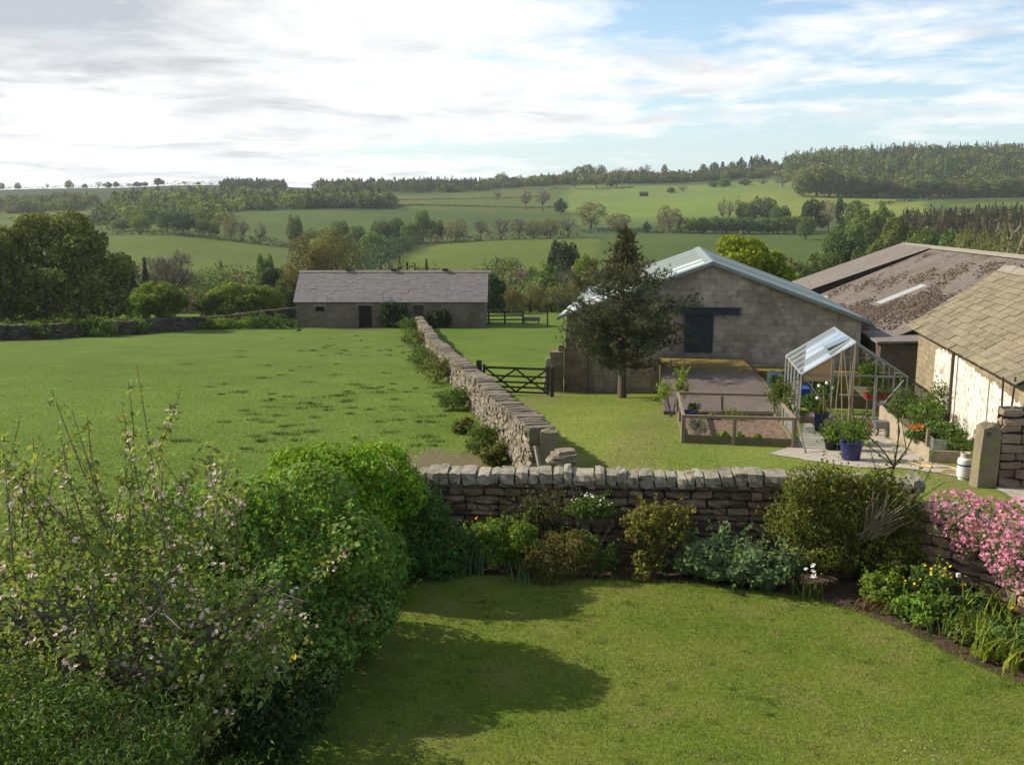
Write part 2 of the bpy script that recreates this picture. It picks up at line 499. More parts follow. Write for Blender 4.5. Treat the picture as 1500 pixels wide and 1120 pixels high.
# ------------------------------------------------------------------ ground: one sheet to the horizon
NS, NYY = 820, 520
ss = np.linspace(-1, 1, NS); ss = np.sign(ss) * (np.abs(ss) * .62 + np.abs(ss) ** 3 * .55)
yy = -12 + np.exp(np.linspace(math.log(9), math.log(2560), NYY)) - 9 + 0.0
SX, SY = np.meshgrid(ss, yy)
TX = SX * (SY + 21); TY = SY
TZ = GA(TX, TY)
ing = inpoly(TX, TY, GARDEN); TZ = np.where(ing, -.30, TZ)
V = np.stack([TX, TY, TZ], -1).reshape(-1, 3).astype(np.float32)
ii = np.arange(NS * NYY, dtype=np.int32).reshape(NYY, NS)
F = np.stack([ii[:-1, :-1], ii[:-1, 1:], ii[1:, 1:], ii[1:, :-1]], -1).reshape(-1)
me = bpy.data.meshes.new('ground')
me.vertices.add(len(V)); me.vertices.foreach_set('co', V.ravel())
me.loops.add(len(F)); me.loops.foreach_set('vertex_index', F)
nf = len(F) // 4
me.polygons.add(nf); me.polygons.foreach_set('loop_start', np.arange(0, len(F), 4, dtype=np.int32)); me.polygons.foreach_set('loop_total', np.full(nf, 4, np.int32))
me.polygons.foreach_set('use_smooth', np.ones(nf, bool))
# field colours (the grass of each field), laid out in world azimuth/distance
wob = 6 * np.sin(TY / 17 + TX / 23) + 4 * np.sin(TX / 9 - TY / 31)
PX = 750 + 1400 * TX / np.maximum(TY, 2) + wob * .8; PY = TY + wob * .5 * np.clip((TY - 90) / 100, 0, 1)
C = np.empty(TX.shape + (3,)); C[:] = (.122, .180, .030)
def patch(poly, col): C[inpoly(PX, PY, poly)] = col
patch([(-2000, 112), (3500, 112), (3500, 296), (-2000, 296)], (0.067, 0.095, 0.023))
patch([(-2000, 296), (3500, 296), (3500, 3000), (-2000, 3000)], (0.088, 0.129, 0.031))
patch([(-900, 560), (560, 560), (560, 3000), (-900, 3000)], (0.061, 0.087, 0.032))
patch([(-400, 480), (170, 480), (170, 640), (-400, 640)], (0.128, 0.179, 0.033))
patch([(120, 270), (470, 270), (440, 384), (120, 384)], (0.134, 0.190, 0.028))
patch([(150, 388), (640, 388), (610, 565), (150, 565)], (0.107, 0.162, 0.030))
patch([(520, 275), (880, 275), (870, 392), (640, 392), (540, 310)], (0.144, 0.199, 0.028))
patch([(600, 398), (880, 398), (830, 480), (560, 500)], (0.091, 0.134, 0.032))
patch([(555, 480), (880, 480), (900, 610), (560, 610)], (0.088, 0.143, 0.030))
patch([(560, 610), (900, 610), (960, 830), (540, 830)], (0.128, 0.168, 0.038))
patch([(830, 470), (1200, 470), (1180, 560), (850, 560)], (0.104, 0.157, 0.032))
patch([(850, 560), (1160, 560), (1160, 700), (830, 700)], (0.152, 0.218, 0.036))
patch([(830, 700), (1220, 700), (1180, 860), (800, 860)], (0.146, 0.202, 0.046))
patch([(1080, 520), (1360, 520), (1340, 640), (1220, 730), (1080, 720)], (0.189, 0.230, 0.043))
patch([(870, 300), (1270, 300), (1240, 432), (880, 425)], (0.100, 0.157, 0.027))
patch([(1340, 220), (1800, 220), (1800, 345), (1340, 345)], (0.122, 0.179, 0.030))
patch([(1240, 470), (1800, 470), (1800, 520), (1240, 520)], (0.152, 0.207, 0.036))
patch([(1380, 560), (1800, 560), (1800, 640), (1380, 600)], (0.152, 0.207, 0.038))
nearC = TY < 100
wallX = .73 - .1411 * (TY - 20)
yard = nearC & (TX > wallX) & (TY > 13) & (TY < 41); C[yard] = (.165, .198, .042)
strawn = np.sin(TX * 2.1 + TY * .7) * np.sin(TY * 1.3 - TX * .5) + np.sin(TX * .9 - TY * .33)
C[yard & (strawn > .75)] = (.175, .180, .056)
C[nearC & (TX > wallX) & (TY >= 41)] = (.122, .180, .026)
mud = ((TX + 1.75 + .1 * (TY - 23.5)) / 1.1) ** 2 + ((TY - 23.6) / 2.2) ** 2 + .35 * strawn
C[mud < .9] = (.155, .125, .075)
md2 = ((TX + 13.2) / 2.2) ** 2 + ((TY - 85.3) / 1.6) ** 2; C[md2 < 1] = (.13, .11, .07)
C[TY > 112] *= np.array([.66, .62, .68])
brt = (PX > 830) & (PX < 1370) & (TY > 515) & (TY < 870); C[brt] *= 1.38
C *= (1 - .17 * np.clip((TY - 40) / 14, 0, 1) * (TY < 112))[..., None]  # grass darkened past the blades, standing in for their self-shadow
for _ in range(2):
    C[1:-1, 1:-1] = (C[1:-1, 1:-1] * 2 + C[:-2, 1:-1] + C[2:, 1:-1] + C[1:-1, :-2] + C[1:-1, 2:]) / 6
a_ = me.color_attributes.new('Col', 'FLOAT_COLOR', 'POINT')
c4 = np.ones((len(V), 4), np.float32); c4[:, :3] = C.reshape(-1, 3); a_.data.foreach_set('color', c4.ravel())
me.update(calc_edges=True)
gm, nt, b = newmat('meadow_grass')
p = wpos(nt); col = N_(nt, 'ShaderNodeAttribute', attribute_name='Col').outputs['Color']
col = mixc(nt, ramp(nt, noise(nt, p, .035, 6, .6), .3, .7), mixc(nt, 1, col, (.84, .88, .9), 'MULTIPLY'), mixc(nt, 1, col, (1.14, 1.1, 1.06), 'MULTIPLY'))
col = mixc(nt, ramp(nt, noise(nt, p, .35, 7, .65), .35, .72), mixc(nt, 1, col, (.82, .88, .8), 'MULTIPLY'), mixc(nt, 1, col, (1.18, 1.12, 1.15), 'MULTIPLY'))
col = mixc(nt, ramp(nt, noise(nt, p, 5.5, 6, .7), .3, .75), mixc(nt, 1, col, (.7, .78, .62), 'MULTIPLY'), mixc(nt, 1, col, (1.25, 1.16, 1.2), 'MULTIPLY'))
nt.links.new(col, b.inputs['Base Color']); b.inputs['Roughness'].default_value = .95; b.inputs['Specular IOR Level'].default_value = .1
bp = N_(nt, 'ShaderNodeBump'); bp.inputs['Strength'].default_value = .8; bp.inputs['Distance'].default_value = .10
nt.links.new(noise(nt, p, 7, 6, .7), bp.inputs['Height']); nt.links.new(bp.outputs[0], b.inputs['Normal'])
me.materials.append(gm)
ground = put('ground', me); tag(ground, 'rolling green pasture and fields running down the valley and up the far hills', None, None, 'structure')

# ------------------------------------------------------------------ garden lawn and bed
edge_px = [(400, 1120), (430, 1080), (500, 990), (560, 930), (592, 885), (600, 855), (640, 845), (700, 841), (780, 845), (850, 849), (950, 851), (1010, 855), (1080, 862), (1180, 874), (1260, 898), (1330, 925), (1400, 962), (1500, 1002)]
E = np.array([onz(x, y)[:2] for x, y in edge_px])
E = np.concatenate([[(-2.6, 3.0)], E, [(6.6, 9.0), (7.0, 3.0)]])
def densify(P, step, jit, closed=True, r=rng):
    out = []
    for i in range(len(P) if closed else len(P) - 1):
        a = P[i]; b_ = P[(i + 1) % len(P)]; n = max(1, int(np.linalg.norm(b_ - a) / step))
        for k in range(n): out.append(a + (b_ - a) * k / n + r.normal(size=2) * jit)
    return np.array(out)
LAWN = densify(E, .12, .012)
mb = MB(); n = len(LAWN)
mb.add(np.concatenate([np.c_[LAWN, np.zeros(n)], np.c_[LAWN, np.full(n, -.12)]]), [tuple(range(n))] + [(i, (i + 1) % n, n + (i + 1) % n, n + i) for i in range(n)])
lm, nt, b = newmat('lawn_grass'); p = wpos(nt)
c = mixc(nt, ramp(nt, noise(nt, p, .55, 6, .6, .5), .32, .68), (.138, .186, .026), (.205, .232, .046))
c = mixc(nt, ramp(nt, noise(nt, p, 1.5, 8, .70, .8), .54, .74), c, (.24, .215, .085))
c = mixc(nt, ramp(nt, noise(nt, p, 16, 6, .7), .3, .72), mixc(nt, 1, c, (.55, .66, .48), 'MULTIPLY'), mixc(nt, 1, c, (1.3, 1.22, 1.2), 'MULTIPLY'))
nt.links.new(c, b.inputs['Base Color']); b.inputs['Roughness'].default_value = .95; b.inputs['Specular IOR Level'].default_value = .1
bp = N_(nt, 'ShaderNodeBump'); bp.inputs['Strength'].default_value = .9; bp.inputs['Distance'].default_value = .04
nt.links.new(noise(nt, p, 38, 5, .7), bp.inputs['Height']); nt.links.new(bp.outputs[0], b.inputs['Normal'])
tag(mb.build('lawn', lm, None, (2, 8, 0)), 'mown garden lawn with a curved edge, patchy and dry in places', None, None, 'structure')
soil = surf('soil', (.040, .024, .015), (.085, .055, .035), 3, .95, .9, 22, c3=(.11, .08, .055), s3=9, bdist=.05)
gx, gy = np.meshgrid(np.linspace(-5.2, 8.8, 150), np.linspace(2, 14.9, 140)); 
gz = -.06 + .035 * np.sin(gx * 5.1 + gy * 2) * np.sin(gy * 6.3) + rng.normal(size=gx.shape) * .012
keep = inpoly(gx, gy, GARDEN * 1.0); ii = np.arange(gx.size).reshape(gx.shape)
fs = [(ii[i, j], ii[i, j + 1], ii[i + 1, j + 1], ii[i + 1, j]) for i in range(139) for j in range(149) if keep[i:i + 2, j:j + 2].all()]
mb = MB(); mb.add(np.stack([gx, gy, gz], -1).reshape(-1, 3), fs)
tag(mb.build('flower_bed', soil, None, (2, 13, 0), smooth=True), 'dark soil of the flower bed around the lawn', None, None, 'structure')

def blades(X, Y, Z, h, wd, lean, r=rng):
    n = len(X); a = r.uniform(0, 2 * math.pi, n); la = r.uniform(0, 2 * math.pi, n); h = h * r.uniform(.5, 1.3, n); l = lean * h * r.uniform(.2, 1.3, n)
    V = np.empty((n, 3, 3)); dx, dy = np.cos(a) * wd * .5, np.sin(a) * wd * .5
    V[:, 0] = np.stack([X - dx, Y - dy, Z], 1); V[:, 1] = np.stack([X + dx, Y + dy, Z], 1)
    V[:, 2] = np.stack([X + np.cos(la) * l, Y + np.sin(la) * l, Z + h], 1)
    return V.reshape(-1, 3)
blade = leafmat('grass_blade', (.148, .178, .028), .35, .025, .3, obj=0)
bladec = leafmat('lawn_blade', (0, 0, 0), .3, .02, .3, attr=True, obj=0)
blade2 = leafmat('meadow_blade', (.135, .186, .026), .35, .025, .3, obj=0)
tuftm = leafmat('tussock_blade', (.058, .092, .020), .35, .03, .25, obj=0)
n = 330000
u = rng.random(n) ** .8; Yb = 8.0 + 6.0 * u; Xb = rng.uniform(-.30, .60, n) * Yb
k = inpoly(Xb, Yb, LAWN * .999); Xb, Yb = Xb[k], Yb[k]
pn = np.sin(Xb * 2.3 + Yb * 1.1) * np.sin(Yb * 2.9 - Xb * .7) + .7 * np.sin(Xb * 5.1 - Yb * 3.3) * np.sin(Yb * 6.1 + Xb) + rng.normal(size=len(Xb)) * .45
bcol = np.where(pn[:, None] > .75, np.array([.265, .250, .095]), np.where(pn[:, None] < -.55, np.array([.110, .178, .026]), np.array([.180, .226, .036])))
g = quads('lawn_blades', blades(Xb, Yb, np.full(len(Xb), -.004), .024, .007, .9), bladec, None, (2, 8, 0), 3, bcol)
tag(g, 'short mown grass blades covering the garden lawn', None, None, 'stuff')
kc = 620; cx_ = rng.uniform(-.3, .6, kc); cy_ = 8 + 6 * rng.random(kc); cx_ = cx_ * cy_; kk = inpoly(cx_, cy_, LAWN); cx_, cy_ = cx_[kk], cy_[kk]
rp = rng.integers(14, 46, len(cx_)); rd = np.repeat(rng.uniform(.02, .075, len(cx_)), rp); kind_ = np.repeat(rng.random(len(cx_)) < .25, rp)
Xc = np.repeat(cx_, rp) + rng.normal(size=rp.sum()) * rd * 1.5; Yc_ = np.repeat(cy_, rp) + rng.normal(size=rp.sum()) * rd
g = quads('lawn_tufts', blades(Xc, Yc_, np.full(len(Xc), -.004), .034, .009, 1.0), bladec, None, (2, 8, 0), 3, np.where(kind_[:, None], np.array([.30, .25, .12]), np.array([.070, .120, .022])) * rng.uniform(.8, 1.2, (len(Xc), 1)))
tag(g, 'coarse dark tufts and dry straw patches in the garden lawn', None, None, 'stuff')
fr = densify(E, .004, .03); Xf, Yf2 = fr[:, 0] + rng.normal(size=len(fr)) * .03, fr[:, 1] + rng.normal(size=len(fr)) * .03
g = quads('edge_grass', blades(Xf, Yf2, np.full(len(Xf), -.03), .075, .010, 1.0), blade, None, (2, 8, 0), 3)
tag(g, 'longer uncut grass fringing the edge of the garden lawn', None, None, 'stuff')
n = 260000
Yb = 13 + 40 * rng.random(n) ** 1.5; Xb = (rng.random(n) * 1.5 - .72) * Yb * .8
wx = .73 - .1411 * (Yb - 20); yardm = Xb > wx
k = ~inpoly(Xb, Yb, GARDEN) & ((yardm & (Yb < 41) & (Xb < 5.2 + (Yb - 24) * .17)) | (~yardm & (Yb > 14))); k &= ~((((Xb + 1.75) / 1.1) ** 2 + ((Yb - 23.6) / 2.2) ** 2) < .8)
Xb, Yb = Xb[k], Yb[k]; hh = np.where(Xb > .73 - .1411 * (Yb - 20), .035, .06)
g = quads('meadow_blades', blades(Xb, Yb, GA(Xb, Yb) - .005, hh, .014, .9), blade2, None, (0, 25, -1), 3)
tag(g, 'grass blades of the pasture and yard near the garden wall', None, None, 'stuff')
# darker tussocks in the grazed field
cs = []
for (x0, x1, y0, y1, m) in ((-7.5, -1.2, 24, 42, 60), (-11, -6, 26, 36, 22), (-14, -5, 36, 62, 36), (-18, -7, 50, 78, 20)):
    q = np.c_[rng.uniform(x0, x1, m), rng.uniform(y0, y1, m)]; cs.append(q)
cs = np.concatenate(cs); cs = cs[cs[:, 0] < .2 - .1411 * (cs[:, 1] - 20)]
rad = rng.uniform(.05, .17, len(cs)) * rng.uniform(.6, 1.4, len(cs)); rep = 70
Xb = np.repeat(cs[:, 0], rep) + rng.normal(size=len(cs) * rep) * np.repeat(rad, rep) * 1.5; Yb = np.repeat(cs[:, 1], rep) + rng.normal(size=len(cs) * rep) * np.repeat(rad, rep)
g = quads('rough_grass', blades(Xb, Yb, GA(Xb, Yb) - .01, .085, .025, 1.0), tuftm, None, (-5, 35, -2), 3)
tag(g, 'dark rough grass tussocks scattered over the grazed field', None, None, 'stuff')

# ------------------------------------------------------------------ path and yard surfaces following the ground
def sheet(name, poly_px, mat, label, lift=.014, step=.05, jit=0):
    P = []
    for x, y in poly_px:
        X, Y = 0, 20.0
        for _ in range(30):
            z = G(X, Y); q = onz(x, y, z + lift); X, Y = q[0], q[1]
        P.append((X, Y))
    P = densify(np.array(P), .15, jit)
    x0, y0 = P.min(0); x1, y1 = P.max(0)
    gx, gy = np.meshgrid(np.arange(x0, x1 + step, step), np.arange(y0, y1 + step, step))
    k = inpoly(gx, gy, P); ii = np.arange(gx.size).reshape(gx.shape)
    ok = k[:-1, :-1] & k[1:, :-1] & k[:-1, 1:] & k[1:, 1:]
    fs = np.stack([ii[:-1, :-1], ii[:-1, 1:], ii[1:, 1:], ii[1:, :-1]], -1)[ok]
    mb = MB(); mb.add(np.stack([gx, gy, GA(gx, gy) + lift], -1).reshape(-1, 3), fs.tolist())
    o = mb.build(name, mat, None, (P[:, 0].mean(), P[:, 1].mean(), 0), smooth=True)
    return tag(o, label, None, None, 'structure')
concrete = surf('worn_concrete', (.27, .235, .19), (.40, .35, .285), 1.3, .92, .4, 30, c3=(.17, .16, .10), s3=1.6, t3=(.6, .75))
sheet('path', [(1124, 664), (1166, 650), (1176, 618), (1180, 604), (1290, 610), (1300, 640), (1362, 676), (1435, 690), (1425, 702), (1330, 686), (1250, 684), (1180, 674)], concrete, 'worn pale concrete path in front of the greenhouse', jit=.03)
sheet('driveway', [(1416, 699), (1440, 690), (1640, 690), (1700, 800), (1520, 770), (1478, 728), (1452, 712)], concrete, 'worn stone driveway beside the gatepost', lift=.018, jit=.03)
# ------------------------------------------------------------------ dry-stone walls
def stonemat(name, c1, c2, c3, s3=1.2, t3=(.55, .75), isl=.38, sc=2.2, **k):
    return surf(name, c1, c2, sc, .95, .7, 14, island=isl, c3=c3, s3=s3, t3=t3, spec=.12, hue=.015, bdist=.03, **k)
m_wall = stonemat('garden_stone', (.080, .056, .037), (.185, .136, .092), (.085, .078, .042), 1.6, (.55, .72))
m_cope = stonemat('lichened_stone', (.175, .156, .118), (.315, .285, .222), (.105, .096, .056), 4.5, (.55, .66), .22)
m_field = stonemat('field_stone', (.120, .100, .074), (.235, .200, .152), (.085, .080, .055), 1.2, (.58, .72), .32)
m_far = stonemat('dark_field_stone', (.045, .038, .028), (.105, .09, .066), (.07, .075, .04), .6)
m_core = plain('wall_core', (.035, .028, .022), .95)
m_post = stonemat('gatepost_stone', (.13, .11, .07), (.24, .20, .135), (.20, .19, .07), 2.2, (.5, .66), .0, 4)

def drystone(name, label, path, h, thick, course, slen, cope_h, mats, group=None, seed=1, low=False, z_of=None, cope_w=(.10, .2), cope_t=1.05, far_from=None, base_drop=.25):
    """path: [(X,Y)...]; h: wall height incl. coping, number or f(s); z_of(X,Y): ground"""
    r = np.random.default_rng(seed); P = np.asarray(path, float); zf = z_of or G
    seg = np.linalg.norm(np.diff(P, axis=0), axis=1); cum = np.concatenate([[0], np.cumsum(seg)]); tot = cum[-1]
    hf = h if callable(h) else (lambda s: h)
    def pos(s):
        s = min(max(s, 0), tot - 1e-6); i = np.searchsorted(cum, s, side='right') - 1; t = (s - cum[i]) / seg[i]
        q = P[i] * (1 - t) + P[i + 1] * t; d = (P[i + 1] - P[i]) / seg[i]
        return q, d
    q0, _ = pos(tot / 2)
    root = empty(name, (q0[0], q0[1], zf(*q0)), label, 'wall', group)
    body, core, cope = MB(), MB(), MB()
    lev = 0; z = 0.0
    hmax = max(hf(s) for s in np.linspace(0, tot, 30))
    while True:
        c = course * r.uniform(.62, 1.45)
        if z > hmax: break
        s = -r.uniform(0, slen) * .3
        while s < tot:
            k = 1.0
            if far_from is not None: k = 1 + max(0, (s - far_from)) / far_from * .8
            l = slen * r.uniform(.5, 1.5) * k
            s0, s1 = max(s, 0), min(s + l, tot)
            if s1 - s0 > slen * .2:
                q, d = pos((s0 + s1) / 2); hh = hf((s0 + s1) / 2) - cope_h
                if z < hh:
                    cc = min(c, hh - z + .02)
                    ax = np.array([d[0], d[1], 0]); ay = np.array([-d[1], d[0], 0]); azv = np.array([0, 0, 1.0])
                    ta = r.normal() * .05; ax = ax + azv * ta; cc *= r.uniform(.78, 1.04); 
                    taper = 1 - .16 * (z / max(hmax, .1))
                    cen = np.array([q[0], q[1], zf(*q) + z + cc / 2]) + ay * r.normal() * .02
                    body.stone(cen, ((s1 - s0) / 2 * .985, thick / 2 * taper * r.uniform(.92, 1.06), cc / 2 * .97), ax, ay, azv, .11 if not low else .13, r, low)
            s += l
        z += c
    # mortarless core
    m = max(2, int(tot / 1.2)) + 1; pr = None
    for i in range(m):
        s = tot * i / (m - 1); q, d = pos(s); ay = np.array([-d[1], d[0], 0]) * thick * .34; zb = zf(*q)
        hh = hf(s) - cope_h * 1.1
        cur = [np.array([q[0], q[1], zb - base_drop]) - ay, np.array([q[0], q[1], zb - base_drop]) + ay, np.array([q[0], q[1], zb + hh]) + ay * .85, np.array([q[0], q[1], zb + hh]) - ay * .85]
        if pr is not None:
            core.add(pr + cur, [(0, 1, 5, 4), (1, 2, 6, 5), (2, 3, 7, 6), (3, 0, 4, 7)])
        pr = cur
    s = 0.0
    while s < tot and cope_h > 0:
        k = 1.0
        if far_from is not None: k = 1 + max(0, (s - far_from)) / far_from * .9
        l = r.uniform(*cope_w) * k
        if r.random() < .07: l *= 1.6
        q, d = pos(min(s + l / 2, tot)); hh = hf(s + l / 2)
        lean = r.normal() * .10
        ax = np.array([d[0], d[1], 0]); ay = np.array([-d[1], d[0], 0]); azv = np.array([0, 0, 1.0]) + ax * lean
        ch = cope_h * r.uniform(.8, 1.15)
        cope.stone(np.array([q[0], q[1], zf(*q) + hh - cope_h + ch / 2]), (l / 2 * .95, thick / 2 * cope_t * r.uniform(.85, 1.08), ch / 2), ax, ay, azv, .12, r, low)
        s += l
    body.build('stonework', mats[0], root); core.build('hearting', m_core, root)
    if cope_h > 0: cope.build('coping', mats[1], root)
    return root

garden_z = lambda X, Y: -.05
drystone('garden_wall', 'dry-stone garden wall with pale lichened coping behind the flower bed', [(-3.3, 14.75), (-1.2, 14.68), (4.0, 14.35), (6.15, 14.1)], lambda s: 1.36 + .02 * math.sin(s * 2), .50, .118, .29, .19, (m_wall, m_cope), seed=3, z_of=garden_z, cope_w=(.13, .26))
drystone('garden_wall', 'short stone wall under the pink clematis, bulging along the lawn edge', [(6.2, 14.05), (6.72, 13.3), (7.25, 12.45), (8.3, 10.1), (8.8, 7.5)], lambda s: 1.0 + .05 * math.sin(s * 3), .50, .15, .36, .22, (stonemat('warm_stone', (.22, .17, .11), (.38, .30, .20), (.14, .135, .06), 1.4, (.52, .7)), m_cope), seed=5, z_of=garden_z, cope_w=(.2, .36))
fw = [(.66, 20.4), (-.55, 29), (-2.4, 42), (-4.6, 56), (-6.2, 69), (-8.35, 85.4)]
drystone('field_wall', 'long tapering dry-stone wall running from the garden down to the long barn', fw, lambda s: 1.28 + .05 * math.sin(s * .7) - .003 * s, .62, .12, .30, .24, (m_field, m_field), seed=7, cope_w=(.09, .19), far_from=22)
lw = [(-60, 63), (-37.5, 70.5), (-31, 78), (-26.5, 87), (-22.6, 96.5), (-19.3, 97.5), (-15, 98)]
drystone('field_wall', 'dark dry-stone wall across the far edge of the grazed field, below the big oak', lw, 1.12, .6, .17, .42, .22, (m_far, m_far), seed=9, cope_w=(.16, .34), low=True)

# end of the field wall
mb = MB(); q = np.array([.80, 20.15])
mb.stone((q[0], q[1], G(*q) + .60), (.20, .13, .68), np.array([1, -.1, 0]), np.array([.1, 1, 0]), np.array([.0, 0, 1.0]), .06)
tag(mb.build('stone_post', m_post, None), 'upright stone post standing at the near end of the long field wall', 'stone post')
mb = MB(); mb.tube([(.70, 19.3, G(.7, 19.3)), (.50, 19.95, G(.5, 20) + 1.0)], .045, 6)
tag(mb.build('timber_prop', plain('grey_timber', (.23, .19, .15)), None), 'weathered timber prop leaning against the field wall end', 'timber')
mb = MB()
for k in range(7):
    for a in np.linspace(0, math.pi * 2, 9)[:-1]:
        rr = .30 - .012 * k
        mb.stone((1.02 + math.cos(a) * rr * .6, 18.9 + math.sin(a) * rr * .6, G(1, 18.9) + .05 + k * .115), (.16, .12, .06), np.array([-math.sin(a), math.cos(a), 0]), np.array([math.cos(a), math.sin(a), 0]), np.array([0, 0, 1.0]), .1)
for k, (hx, dz) in enumerate(((.30, .84), (.25, .92), (.18, .99))): mb.stone((1.02 + .03 * k, 18.9, G(1, 18.9) + dz), (hx, hx * .9, .05), np.array([1.0, .1 * k, .05]), np.array([-.1 * k, 1.0, 0]), np.array([0, 0, 1.0]), .16)
tag(mb.build('stone_pillar', m_field, None), 'rounded dry-stone pillar end just behind the garden wall coping', 'stone pillar')
mb = MB(); bq = gp(720, 23.4)
mb.lathe(bq, [(.20, 0), (.24, .02), (.29, .26), (.31, .30), (.31, .32), (.28, .32), (.26, .27), (.20, .05)], 20)
tag(mb.build('feed_tub', plain('green_plastic', (.018, .035, .028), .5), None, bq, smooth=False), 'dark green plastic feed tub on bare mud by the field wall', 'tub')

# ------------------------------------------------------------------ gates and fences
m_gate = plain('dark_timber', (.060, .048, .036), .85, var=.3)
gA, gB = np.array([XatPx(707, 38.2), 38.2]), np.array([XatPx(805, 37.6), 37.6])
gz = (G(*gA) + G(*gB)) / 2
root = empty('field_gate', ((gA + gB) / 2).tolist() + [gz], 'dark five-bar timber gate across the opening beside the pine', 'gate')
u = (gB - gA); L = np.linalg.norm(u); u = u / L; u3 = np.array([u[0], u[1], 0]); n3 = np.array([-u[1], u[0], 0])
o = np.array([gA[0], gA[1], gz + .10])
hs = [0, .20, .40, .64, .96]
for i, hh in enumerate(hs):
    mb = MB(); mb.obox(o + u3 * .05 + np.array([0, 0, hh]), u3 * (L - .12), n3 * .03, (0, 0, .075 if i < 4 else .09)); mb.build('bar', m_gate, root)
for s in (0.02, L - .11):
    mb = MB(); mb.obox(o + u3 * s - n3 * .03 + np.array([0, 0, -.03]), u3 * .09, n3 * .09, (0, 0, 1.16)); mb.build('stile', m_gate, root)
def plank(mb, a, b_, w, d, nrm):
    a = np.asarray(a, float); b_ = np.asarray(b_, float); x = b_ - a; up = np.cross(nrm, x); up = up / np.linalg.norm(up) * w
    mb.obox(a - up / 2, x, np.asarray(nrm) * d, up)
for (s0, z0, s1, z1) in ((.12, .98, L * .5, .06), (.12, .06, L * .5, .98), (L * .5, .98, L - .12, .06), (L * .5, .06, L - .12, .98)):
    mb = MB(); plank(mb, o + u3 * s0 + np.array([0, 0, z0]) - n3 * .03, o + u3 * s1 + np.array([0, 0, z1]) - n3 * .03, .07, .025, n3); mb.build('brace', m_gate, root)
def post(name, label, X, Y, h, w, mat, d=.3):
    z = G(X, Y); mb = MB(); mb.stone((X, Y, z + (h - d) / 2), (w / 2, w / 2, (h + d) / 2), np.array([1.0, 0, 0]), np.array([0, 1.0, 0]), np.array([0, 0, 1.0]), .04)
    return tag(mb.build(name, mat, None, (X, Y, z)), label, 'post')
post('gate_post', 'thick dark timber post at the left end of the five-bar gate', gA[0] - .14, gA[1], 1.42, .24, m_gate)
post('gate_post', 'slim timber post between the five-bar gate and the stone pier', gB[0] + .10, gB[1], 1.22, .16, m_gate)

# post-and-rail fence by the long barn
fz0 = at(712, 470, 90); root = None
Yf = 91.0; X0, X1 = XatPx(713, Yf), XatPx(766, Yf)
root = empty('rail_fence', (X0, Yf, G(X0, Yf)), 'weathered post-and-rail fence beside the right end of the long barn', 'fence')
for X in (X0 + .2, (X0 + X1) / 2, X1):
    mb = MB(); mb.box((X - .09, Yf - .09, G(X, Yf) - .3), (X + .09, Yf + .09, G(X, Yf) + 1.25)); mb.build('post', m_gate, root)
for hh in (.35, .75, 1.08):
    mb = MB(); mb.obox((X0, Yf - .14, G(X0, Yf) + hh), (X1 - X0, 0, G(X1, Yf) - G(X0, Yf)), (0, .05, 0), (0, 0, .13)); mb.build('rail', m_gate, root)
X, Y = XatPx(802, 88), 88
post('fence_post', 'lone thin fence post on the grass right of the rail fence', X, Y, 1.5, .13, m_gate)
q = gp(779, 91.5); mb = MB()
for (a0, a1, b0, b1, z0, z1) in ((-.8, .8, -.3, -.22, .25, .6), (-.8, .8, .22, .3, .25, .6), (-.8, -.72, -.22, .22, .25, .6), (.72, .8, -.22, .22, .25, .6), (-.72, .72, -.22, .22, .25, .30), (-.7, -.6, -.2, .2, -.1, .25), (.6, .7, -.2, .2, -.1, .25)):
    mb.box(q + np.array([a0, b0, z0]), q + np.array([a1, b1, z1]))
tag(mb.build('water_trough', plain('trough_stone', (.16, .15, .135), .9), None, q), 'low grey stone trough standing at the end of the rail fence', 'trough')

# crow in the field
q = gp(437, 80) + np.array([0, 0, .0]); mb = MB(); r0 = q + np.array([0, 0, .22])
d = np.array([-.75, .2, 0]); d /= np.linalg.norm(d)
sp = [(-.30, .03, .012), (-.22, .035, .035), (-.14, .02, .05), (-.04, 0, .085), (.06, .03, .09), (.13, .10, .062), (.17, .15, .052), (.21, .175, .05), (.25, .17, .03), (.28, .16, .014), (.33, .145, .004)]
mb.tube([r0 + d * a + np.array([0, 0, b_]) for a, b_, _ in sp], [c for *_, c in sp], 10)
sd = np.cross(d, [0, 0, 1.0])
for s in (-1, 1):
    mb.tube([r0 + sd * s * .04 + d * .01 - np.array([0, 0, .03]), r0 + sd * s * .045 + d * .03 - np.array([0, 0, .12]), r0 + sd * s * .045 + d * .0 - np.array([0, 0, .22])], [.03, .014, .01], 6)
    mb.tube([r0 + sd * s * .045 - np.array([0, 0, .215]), r0 + sd * s * .05 + d * .07 - np.array([0, 0, .218])], .008, 5)
    w0 = r0 + sd * s * .082 + np.array([0, 0, .02])
    mb.stone(w0 - d * .07, (.19, .012, .06), d + np.array([0, 0, .12]), sd, np.array([0, 0, 1.0]), .05)
tag(mb.build('crow', plain('black_feather', (.010, .010, .012), .45), None, q, smooth=True), 'black crow standing on the grazed field in front of the long barn', 'bird')
